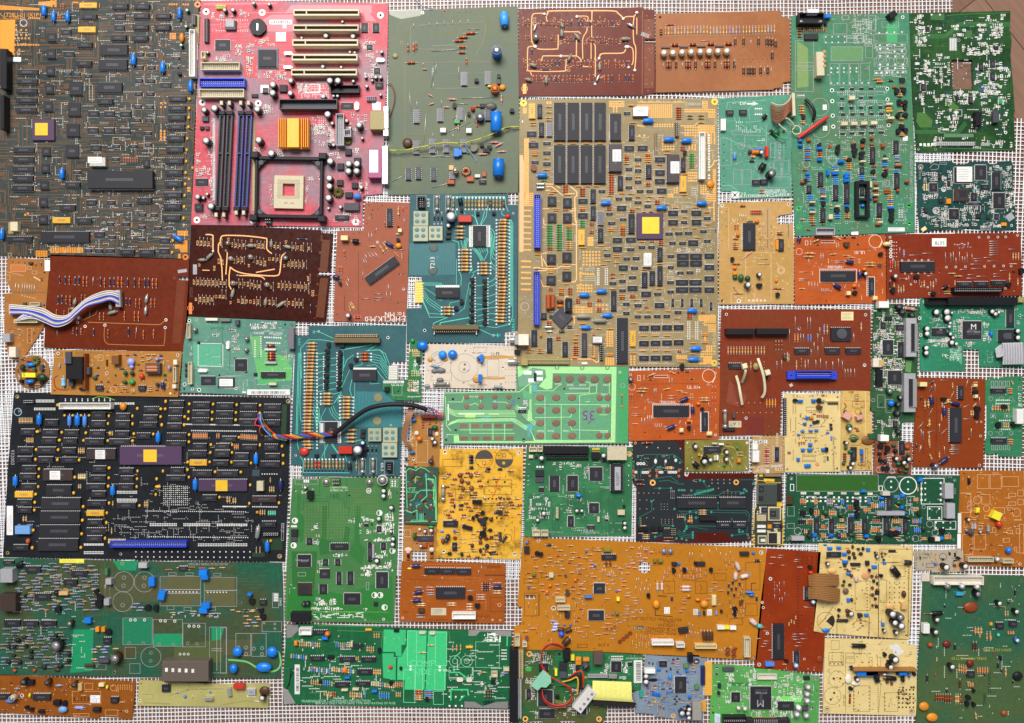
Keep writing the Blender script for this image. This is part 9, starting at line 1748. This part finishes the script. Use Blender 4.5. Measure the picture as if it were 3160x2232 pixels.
Board('big blue green board with a long white socket and scattered capacitors, bottom right corner', 'E7', [818,188,1050,195,1318,202,1318,930,1050,930,780,930,795,600,808,400],
 boardmat('mask_corner', '2c6a4a', '5a6a2c', .7, .0075, '2e6e50', 2.6, 20, .2, .35, .5, .35, .2), '''
C pale h9 n1>870 205 242 40;b c8b8a8 h1 =metal_corner>812 188 38 40;E smoke m>940 253 26;E lgrey>1010 253 26/1083 256 26;E black m>1088 292 30
E black>1192 337 24/1275 377 24;E umber>888 417 24;E chip>882 477 26/962 646 26;E bluelab>1278 517 20;D 8a3c18 h5>1018 330 72 52
D maroon h5>918 518 40 34;D maroon h6>1035 612 35 36;D amber h6>802 818 50 44/838 872 57 43;D rust>845 528 25 24;D rust h4>1202 858 30 27
b 3a9ac0 h5>980 280 35 18;b white h7>820 435 30 47;e w20 black>865 386 50 -2;c>1175 430 37 30/1240 420 35 30/1032 665 38 30;D black h6>1260 670 50 45
t>1198 600 14/1065 760 16/1065 828 20/1040 795 24/1035 825 24;d yellow>1145 430 13 15;D teal h4>1180 482 15 18;r w12 orange+tan>1075 450 0 40*3,14,0
r w11 orange>1235 470 0 20*3,12,0;r w11 brown+umber>1065 520 0 50*2,14,0;r w9 tan+orange>995 630 0 45*4,11,2;r w9 orange+teal+tan>1085 645 0 35*5,12,0
r w10 orange>1040 720 0 25*3,11,0;r w11 brown>885 775 0 40*4,11,0/930 775 0 50*3,12,0;r w11 brown+tan>980 775 0 55*3,11,0
r w11 chip>840 680 0 45/975 530 0 40;r w9 tan>1222 645 0 50;r w11 umber>1000 700 0 60;r w11 tan>1075 865 5 40;r w10 chip>1268 265 0 40/1185 620 0 40
r w8 tan>1220 370 0 30*2,12,0;r w8 brown>825 385 35 3;r w8 orange+tan>1130 470 0 50*2,16,0;R 830 250 1290 900 14 24 brown+chip+tan w8 vert
w>1250 250 5 30;( 3c7a4c w1.5>850 280 32/910 330 30/850 335 28/1003 465 36/1143 383 22/1075 285 30;[ 3c7a4c w1.5>1140 250 60 80/1120 820 100 80
' 14 a8a83c a180>1175 560|DP001103 Z-INEL/1040 602|SVREL-MPD VO.T150;' 16 1a3020 a90>1140 720|ZIV 4 MPO/1118 800|TPMPI
- 3c7048 w2>1130 250 1300 300 1290 500/830 500 900 560 1000 600/840 700 1000 740 1020 900/1260 200 10 300;- b8a878 w2 silk>1160 350 1215 350 1220 362
: 830 240 1290 900 60 s1.6 w.5;% 820 260 1290 900 40 4a8a58;o silver s1.4>830 205 7/1295 225 5;o none>820 300 5/1210 555 4
''', seed=78)
Board('green drive board with a long black edge connector, under the tangled wires', 'E5', [180,212,330,212,480,214,500,560,640,590,850,720,1000,790,985,860,962,925,700,928,680,905,540,905,520,925,370,928,350,905,220,915,110,922,130,560],
 boardmat('mask_drive', '2a6a34', '5a5a34', .9, .015, '4a7a3c', 1.4, 12, .3, .45, .5, .35, .2), '''
b black h12 =edge_connector>40 212 80 710;P khaki h10>125 228 53 272;P lgrey h8>118 510 42 385;q>320 610 145 160/700 765 98 85
s>335 795 145 90/330 345 90 85/205 600 45 100;' 20 lgrey z2.3 a90>748 800|TAIWAN;n 190 440 320 700 40;n 330 240 470 340 24;n 250 240 320 340 14
n 560 560 700 860 30;n 280 780 320 880 8;# 190 380 260 380 250 420 200 420 3fa048;b black h4>490 660 40 30;: 180 240 900 880 60 s.9 w.35
o copper s2>235 250 14/195 890 14/920 890 14;o none>610 893 10;% 300 640 900 900 20;~ 8a7a44 w6>480 700 600 720 700 640*3,6,14
''', seed=79)
Board('green adapter board with a barcode sticker, a dark round coil and yellow clips', 'E5', [488,215,900,235,1352,262,1342,440,1330,602,1230,610,850,600,600,570,480,560],
 boardmat('mask_adapter', '1f8048', '1a7440', .8, .02, '2c945a', 1.8, 12, .2, .4, .45, .32, .12), '''
q h2.4>1040 325 100 105;s>1205 335 43 37;b 5a4a44 h11 =port>868 248 92 107;E dgrey h7 k>790 375 76;b black h10 =power_jack>570 215 70 95
b chip h6 =regulator>530 340 75 80;b lemon h6>640 265 40 53/485 405 25 63;b amber h4>690 285 55 35/765 290 60 35/690 325 55 35
C lgrey h4 n1>810 455 195 30;b silver h5 =crystal>1015 455 83 40;b chip h4>690 365 35 45;B white>1262 312 83 223;n 970 320 1040 400 12
n 1150 310 1200 440 16 l;n 930 390 1000 450 10;n 1110 450 1200 500 10;n 610 330 690 480 20;b dgrey h6>535 425 65 65;. s.9>1045 275 1150 300 7 2
' 18 c8e8c8 a180>1265 292|RD-009 REV:3.0;o none>530 255 14;( 2a5a3a>985 285 16;o silver s1.6>1288 555 10;% 980 270 1320 600 12
l amber blank>760 470 40 20
''', seed=80, lay=1)
Board('pale grey blue board with a fringe of gold fingers on its right side', 'E5', [1382,265,1600,275,1800,282,1802,258,1905,262,1915,288,1982,295,1962,620,1940,920,1840,912,1475,865,1460,845,1330,832,1272,825,1290,740,1240,700,1240,665,1330,570],
 boardmat('mask_greyblue', '8a9cae', '7c90a4', .8, .02, '9cb0c0', 2, 14, .2, .4, .35, .38, .1), '''
q h2.6>1668 475 114 160;s>1515 320 73 60;b white h8 =wire_socket>1370 405 105 40;E black h8>1385 475 56/1385 530 56
b black h9 =power_socket>1800 255 48 80;D 3a9ae0 h5>1605 445 35 65;E navy h9>1740 840 60/1808 885 46;E black h9>1800 840 50/1810 800 46
b 9a948c h8 =data_port>1840 725 90 180;b navy h5 =pin_strip>1925 375 40 180;d blue>1440 630 20 30*4,22,4/1770 415 30 20/1490 400 35 20/1800 665 30 25
b 1f9a7a h4>1320 610 30 70;b 5a8a4a h5>1755 355 45 35/1865 560 40 40;b d8a040 h1.2 =finger_board>1960 330 75 330/1925 710 53 110
- fff0b8 w6>1965 340 67 5*17,-1.5,19/1930 720 45 2*6,-1,18;R 1370 560 1470 780 22 46 brown+tan+bluelab+rust w15
R 1480 700 1560 850 10 44 tan+brown w14 vert;R 1840 350 1880 440 4 40 tan+amber w15;R 1640 300 1720 370 6 40 pink+rust+chip w15
R 1720 690 1840 800 14 40 tan+brown+bluelab w14;R 1540 520 1620 560 4 36 rust+blue w14 vert;R 1395 310 1470 360 5 40 chip+brown w14 vert
R 1640 660 1720 760 6 40 tan+chip w14;Q 1480 400 1900 640 12 26 navy+bluelab+blue h3;R 1480 560 1660 620 5 60 navy+smoke w12
R 1540 640 1580 690 3 40 brown w14 vert;: 1390 300 1900 860 50 s1.2 3a5a9a w.5;% 1390 300 1930 880 50 3a5a9a;R 1840 600 1930 760 6 36 tan+smoke w13
o umber s1.7>1880 322 18;o copper s1.8>1650 860 13;D black h.4 =slot_mark>1405 490 93 35
''', seed=81)
Board('lime green drive board with a large square chip and white topped capacitors, bottom edge', 'E6', [70,130,200,138,400,158,692,202,690,300,680,480,400,490,55,490,62,300],
 boardmat('mask_lime', '54b848', '4aa844', .8, .02, '6ac85c', 1.6, 10, .25, .4, .5, .32, .1), '''
q h2.6>292 262 120 130;' 44 lgrey z2.7 a180>345 350|M;' 13 lgrey z2.7 a180>350 290|MT1508E;' 12 ink z2.7 a180>350 275|0416-ADG;q>182 295 50 55
c h3>452 348 91 47;C pale h4 n1>332 190 113 30;b dgrey h3>132 150 66 22/590 375 35 25;b chip h3>600 202 35 20/105 245 17 25/102 290 16 18
E lgrey>628 268 32/622 308 32/622 346 32/563 425 32/617 432 32;E white>573 388 30;E pale>225 388 22/262 392 22;C chip h9 n1>135 435 135 55
b chip h9 =drive_header>270 450 250 40;P khaki h10>310 450 140 20;l c8d8e8>85 418 30 50;n 210 160 320 250 40 l;n 410 230 620 340 70 l
n 120 170 200 240 24 l;n 420 330 460 420 20 l;n 130 250 180 350 14 l;n 230 250 290 380 20;n 450 400 560 440 24 l;n 300 395 460 440 20
n 460 180 600 230 24 l;: 80 150 670 440 70 s.8 w.35;R 430 240 480 260 6 14 pin w4 vert;# 180 235 280 240 275 255 190 255 2f7a3c
# 440 320 600 310 580 350 480 345 7adc68;% 90 150 660 440 40;o silver s1.3>98 155 9/95 190 9;o none>108 322 7/110 362 7/75 412 8/72 380 7/672 285 6
o silver s1.5>670 215 9;o silver s1.4>645 388 9
''', seed=82)
# loose cables, ribbons and ties lying on the boards
def cable(name, label, cat, strands):
 """strands: (part name, colour, radius mm, points (region, x, y, z mm)); first one is the thing's own mesh"""
 P0 = at(*strands[0][3][0][:3], Z0); t = thing(name, label, cat, (P0.x, P0.y, Z0))
 for part, col, r, pts in strands:
  P = [at(q[0], q[1], q[2], Z0+q[3]*mm)-t.location for q in pts]; g = G(); g.tube(spline(P, 7), r*mm, col, 8); link(part, g.mesh(part), t)
 return t
def twist(reg, pts, cols, r, turns, spread):
 """a bundle of thin wires wound round one line"""
 base = [Vector((x, y, z)) for x, y, z in pts]; B = spline(base, 6); out = []
 for k, c in enumerate(cols):
  q = []
  for i, b in enumerate(B):
   d = (B[min(i+1, len(B)-1)]-B[max(i-1, 0)]); d.z = 0; d.normalize(); n = Vector((-d.y, d.x, 0)); a = 2*math.pi*(turns*i/len(B)+k/len(cols))
   p = b+n*spread*math.sin(a); q.append((reg, p.x, p.y, p.z+1.6*math.cos(a)))
  out.append(('wire', c, r, q))
 return out
RB = ('wirered', 'orange', 'yellow', '2a6a3a', 'ribblue', '7a4a8a', 'maroon')
st = [('sleeve', 'black', 3.0, [('D3',545,860,9), ('D3',640,790,11), ('D3',760,690,13), ('D3',900,600,15), ('D3',1050,560,17), ('D3',1200,552,17), ('D3',1370,565,14), ('D3',1500,605,11)])]
st += twist('D3', [(1490,600,10), (1560,620,8), (1620,660,7), (1665,650,7)], ('orange','wirered','2a6aa0','maroon','skyl'), .7, 1.2, 24)
st += twist('D3', [(550,850,9), (430,860,8), (300,865,8), (150,880,8), (0,880,9), (-60,870,9)], RB, .7, 3.2, 19)
st += twist('D2', [(1290,505,8), (1200,490,8), (1130,440,9), (1085,390,10), (1055,330,12), (1045,280,8)], ('wirered','orange','ribblue','skyl','2a6a3a'), .75, .5, 18)
st += [('wire', 'rust', .8, [('D2',1110,440,7), ('D2',1060,400,9), ('D2',1045,430,10), ('D2',1060,470,6), ('D2',1075,475,5)]), ('wire', 'wirered', .8, [('D2',1120,400,9), ('D2',1040,390,10), ('D2',1005,370,8), ('D2',1040,300,6)])]
cable('wire_harness', 'thick black cable with twisted rainbow wires at both ends, across a teal board', 'cable', st)
rw = []
for i in range(11):
 f = (i-5)/5; c = 'ribblue' if i in (5, 6, 10) else ('e6e0d6', '9a938a')[i % 2]
 rw.append(('wire', c, .62, [('C5',100,640+f*48,7), ('C5',280,650+f*42,10), ('C5',430,690+f*60,12), ('C5',560,750+f*52,12), ('C5',680,735+f*36,12), ('C5',780,650+f*38,13), ('C5',880,570+f*40,14), ('C5',1020,520+f*52,13), ('C5',1120,500+f*48,12), ('C5',1205,530+f*62,9)]))
for i in range(7):
 f = (i-3)/3; c = 'ribblue' if i == 3 else ('e6e0d6', '9a938a')[i % 2]
 rw.append(('wire', c, .6, [('C5',160+i*6,755,6), ('C5',230,720+f*22,9), ('C5',340,700+f*30,10), ('C5',450,740+f*30,11), ('C5',570,790+f*26,11), ('C5',690,760+f*20,11), ('C5',770,680+f*20,12)]))
rb = cable('wire_ribbon', 'bundle of white and blue wires ending in a grey plug', 'cable', rw)
p = at('C5', 1225, 535, Z0)-rb.location; g = G(); g.box(-3.2*mm, -11*mm, 3.2*mm, 11*mm, 3*mm, 9*mm, 'lgrey', .5*mm); link('plug', g.mesh('plug'), rb, (p.x, p.y, 0), .03)
cable('yellow_wire', 'long thin yellow and blue twisted wire across the translucent green board', 'wire', twist('B1', [(100,1520,8), (250,1522,7), (420,1490,8), (560,1460,9), (700,1445,9), (850,1450,9), (950,1425,8), (1080,1385,7), (1200,1330,8), (1300,1290,6), (1415,1285,4)], ('c8b83a','8aa83a'), .55, 5, 3)+[('wire', 'skyl', .5, [('B1',860,1450,6), ('B1',905,1520,4), ('B1',960,1590,2), ('B1',985,1640,1)])])
cable('blue_wire', 'thin blue wire curling in from the mat above the translucent green board', 'wire', [('wire', '4a5a78', .5, [('B1',370,0,1.5), ('B1',410,50,1.5), ('B1',480,80,2), ('B1',540,90,1.8)])])
cable('brown_wire', 'thin brown wire looping beside the motherboard ports', 'wire', [('wire', '7a3a2c', .55, [('B1',80,860,1), ('B1',120,850,4), ('B1',150,920,4), ('B1',155,1010,3), ('B1',130,1120,2), ('B1',105,1200,1)])])
cable('red_wire', 'thick red wire stub leaning over the tall pale green board', 'wire', [('wire', 'c8282a', 2.3, [('B6',865,480,3), ('B6',930,430,6), ('B6',1040,350,8), ('B6',1160,268,6)])])
cable('black_wire', 'short thick black wire arched on the tall pale green board', 'wire', [('wire', '20201f', 2.1, [('B6',935,92,4), ('B6',985,130,8), ('B6',1020,190,9), ('B6',1030,240,7), ('B6',1015,292,3)])])
hw = [('wire', '7a4426' if i % 2 else '8a5030', .75, [('B6',585+i*2,140+i*17,5), ('B6',640,165+i*18,9), ('B6',710,160+i*15,10), ('B6',770,120+i*11,10), ('B6',798,80+i*16,8)]) for i in range(10)]
hw += [('wire', 'cream', .8, [('B6',590,120,5), ('B6',650,145,9), ('B6',720,140,10), ('B6',775,90,10), ('B6',790,50,8)]), ('wire', 'cream', .8, [('B6',690,290,6), ('B6',740,275,9), ('B6',800,320,9), ('B6',830,380,7)]), ('wire', 'cream', .8, [('B6',740,400,6), ('B6',670,340,8), ('B6',690,295,8), ('B6',760,290,8), ('B6',800,350,6)]), ('wire', 'cream', .7, [('B6',805,400,6), ('B6',840,355,7), ('B6',885,380,7), ('B6',880,430,6), ('B6',830,440,5), ('B6',800,410,5)]), ('wire', 'green', .8, [('B6',610,430,5), ('B6',680,480,6), ('B6',740,500,4)])]
hn = cable('wire_loom', 'brown and cream wires bunched at a narrow white plug beside the jade board', 'cable', hw)
p = at('B6', 796, 160, Z0)-hn.location; g = G(); g.box(-2*mm, -15*mm, 2*mm, 15*mm, 2*mm, 9*mm, 'ivory', .4*mm); link('plug', g.mesh('plug'), hn, (p.x, p.y, 0), .04)
for lb, pts in (('white cable tie bent down from a small chip on the brown board', [('C3',1300,690,16), ('C3',1315,740,18), ('C3',1300,800,12), ('C3',1275,860,3)]), ('white cable tie lying slanted, nearest to the glass fuse on the brown board', [('C3',1220,785,16), ('C3',1245,870,14), ('C3',1265,980,12), ('C3',1282,1080,6)]), ('longest white cable tie, bowed beside a round trimmer on the brown board', [('C3',1440,610,20), ('C3',1465,680,22), ('C3',1495,780,20), ('C3',1510,880,16), ('C3',1508,960,12), ('C3',1480,1010,8)])):
 P = [at(q[0], q[1], q[2], Z0+q[3]*mm) for q in pts]; t = thing('cable_tie', lb, 'cable tie', (P[0].x, P[0].y, Z0), 'cable ties on the brown board'); S = spline([q-t.location for q in P], 7); g = G()
 for i in range(len(S)-1):
  a, b = S[i], S[i+1]; d = (b-a); d.z = 0; d.normalize(); n = Vector((-d.y, d.x, 0))*1.5*mm; u = Vector((0, 0, 1.4*mm))
  vs = [a-n, a+n, b+n, b-n]; g.add([tuple(v) for v in vs]+[tuple(v-u) for v in vs], [(3,2,1,0), (4,5,6,7), (0,1,5,4), (3,7,6,2)], 'd8d0ac')
 link('strap', g.mesh('strap'), t)
 if 'bent' in lb or 'longest' in lb:
  h = (S[0] if 'bent' in lb else Vector((at('C3',1515,755,Z0)-t.location))); g = G(); g.box(-3.3*mm, -3.3*mm, 3.3*mm, 3.3*mm, 1*mm if 'longest' in lb else -2*mm, 12*mm if 'longest' in lb else 5*mm, 'd8d0ac', 1*mm); link('head', g.mesh('head'), t, (h.x, h.y, h.z), .3)
def flat_ribbon(name, label, cat, reg, rows, col, line, th=.8):
 """flat cable: rows of (x0, y0, x1, y1, z) across it"""
 A = [(at(reg, r[0], r[1], Z0+r[4]*mm), at(reg, r[2], r[3], Z0+r[4]*mm)) for r in rows]; t = thing(name, label, cat, A[0][0]); o = t.location
 L = spline([a-o for a, b in A], 6); R_ = spline([b-o for a, b in A], 6); g = G(); k = len(L); n = 16; u = Vector((0,0,th*mm))
 for i in range(k-1):
  for j in range(n):
   p = [L[q].lerp(R_[q], w/n) for q, w in ((i,j),(i+1,j),(i+1,j+1),(i,j+1))]; f = (0,1,2,3)
   nr = (p[1]-p[0]).cross(p[3]-p[0]); f = f if nr.z > 0 else f[::-1]
   g.add([tuple(v) for v in p], [f], line if j % 2 else col); g.add([tuple(v-u) for v in p], [f[::-1]], col)
 link('ribbon', g.mesh('ribbon'), t); return t
flat_ribbon('ribbon_cable', 'folded light grey ribbon cable on the bright green drive board', 'ribbon cable', 'C2', [(2080,740,2296,735,7), (2085,660,2296,650,10), (2080,540,2290,530,13), (2075,520,2285,515,12)], 'c4c2c4', 'a8a6ac')
flat_ribbon('ribbon_cable', 'small folded end of the grey ribbon, sticking out at its left', 'ribbon cable', 'C2', [(2090,530,2095,650,12), (2050,545,2055,665,9), (2005,580,2020,668,7)], 'c4c2c4', 'a8a6ac')
flat_ribbon('ribbon_cable', 'upper brown ribbon cable between the dark red board and the cream board', 'ribbon cable', 'E7', [(260,198,262,252,6), (300,190,300,255,13), (350,190,355,252,14), (408,195,410,248,8)], '9a6c3c', '7a5028')
flat_ribbon('ribbon_cable', 'lower brown ribbon cable, starting at the small upright chip socket', 'ribbon cable', 'E7', [(258,258,260,315,6), (300,255,300,315,13), (355,255,358,325,14), (415,265,412,328,7)], '9a6c3c', '7a5028')
flat_ribbon('ribbon_cable', 'narrow brown flat strip curving past the teal board to the tan board', 'ribbon cable', 'D3', [(1310,585,1385,590,9), (1280,700,1340,700,11), (1250,800,1310,790,10), (1245,900,1290,895,9), (1290,975,1325,960,8), (1320,1010,1348,1000,5)], '9a6c44', '8a5c38')
flat_ribbon('ribbon_cable', 'bright yellow foil ribbon with a black plug bar at the bottom edge', 'ribbon cable', 'E5', [(858,515,1238,528,12), (856,590,1242,600,13), (858,660,1245,690,13), (860,700,1270,725,11)], 'e6e07c', 'e4dd76')
t = flat_ribbon('plug_bar', 'black plug bar at the lower end of the yellow foil ribbon', 'plug', 'E5', [(860,702,858,752,8), (1070,715,1068,768,8), (1278,730,1276,775,8)], '1c1818', '241e1e', 7)
wl = []
for c, dy in (('wirered', 0), ('20201f', 12), ('a82a1a', 22)):
 wl.append(('wire', c, .75, [('E5',360,600+dy,6), ('E5',380,690+dy,9), ('E5',470,750+dy,10), ('E5',590,745+dy,10), ('E5',650,680+dy,10), ('E5',640,590+dy,11), ('E5',560,540,12), ('E5',430,460+dy/2,12), ('E5',355,350+dy,13), ('E5',360,220+dy,15), ('E5',430,150+dy,16), ('E5',520,155+dy,14), ('E5',585,210,8)]))
for c, dx in (('yellow', 0), ('20201f', 18), ('20201f', 32), ('wirered', 50)): wl.append(('wire', c, 1.0, [('E5',560+dx,525-dx*.4,8), ('E5',640+dx*.6,505-dx*1.2,11), ('E5',700+dx,480-dx*1.2,13), ('E5',715+dx,540-dx*.6,14), ('E5',705+dx*1.2,650-dx*1.5,11)]))
wt = cable('power_lead', 'tangled red, black and yellow wires with a white four hole plug, bottom', 'cable', wl)
p = at('E5', 770, 665, Z0)-wt.location; g = G(); g.box(-17*mm, -7*mm, 17*mm, 7*mm, 4*mm, 14*mm, 'd8d4d0', .8*mm)
for i in range(4): g.disc(-12*mm+i*8*mm, -2.4*mm, 2*mm, 14.1*mm, '8a8684')
link('plug', g.mesh('plug'), wt, (p.x, p.y, 0), math.radians(52))
P = [at('E5', x, y, Z0+.016) for x, y in ((370,405), (445,470), (450,530), (400,580), (350,575), (315,610), (250,560), (300,490))]; t = thing('tape_flag', 'torn piece of mint green tape stuck around the red and black wires', 'tape', P[0]); g = G()
g.prism([tuple((q-t.location)[:2]) for q in P][::-1], 0, .5*mm, '8ac8a8'); link('tape', g.mesh('tape'), t)
for b in ALL: b.finish()
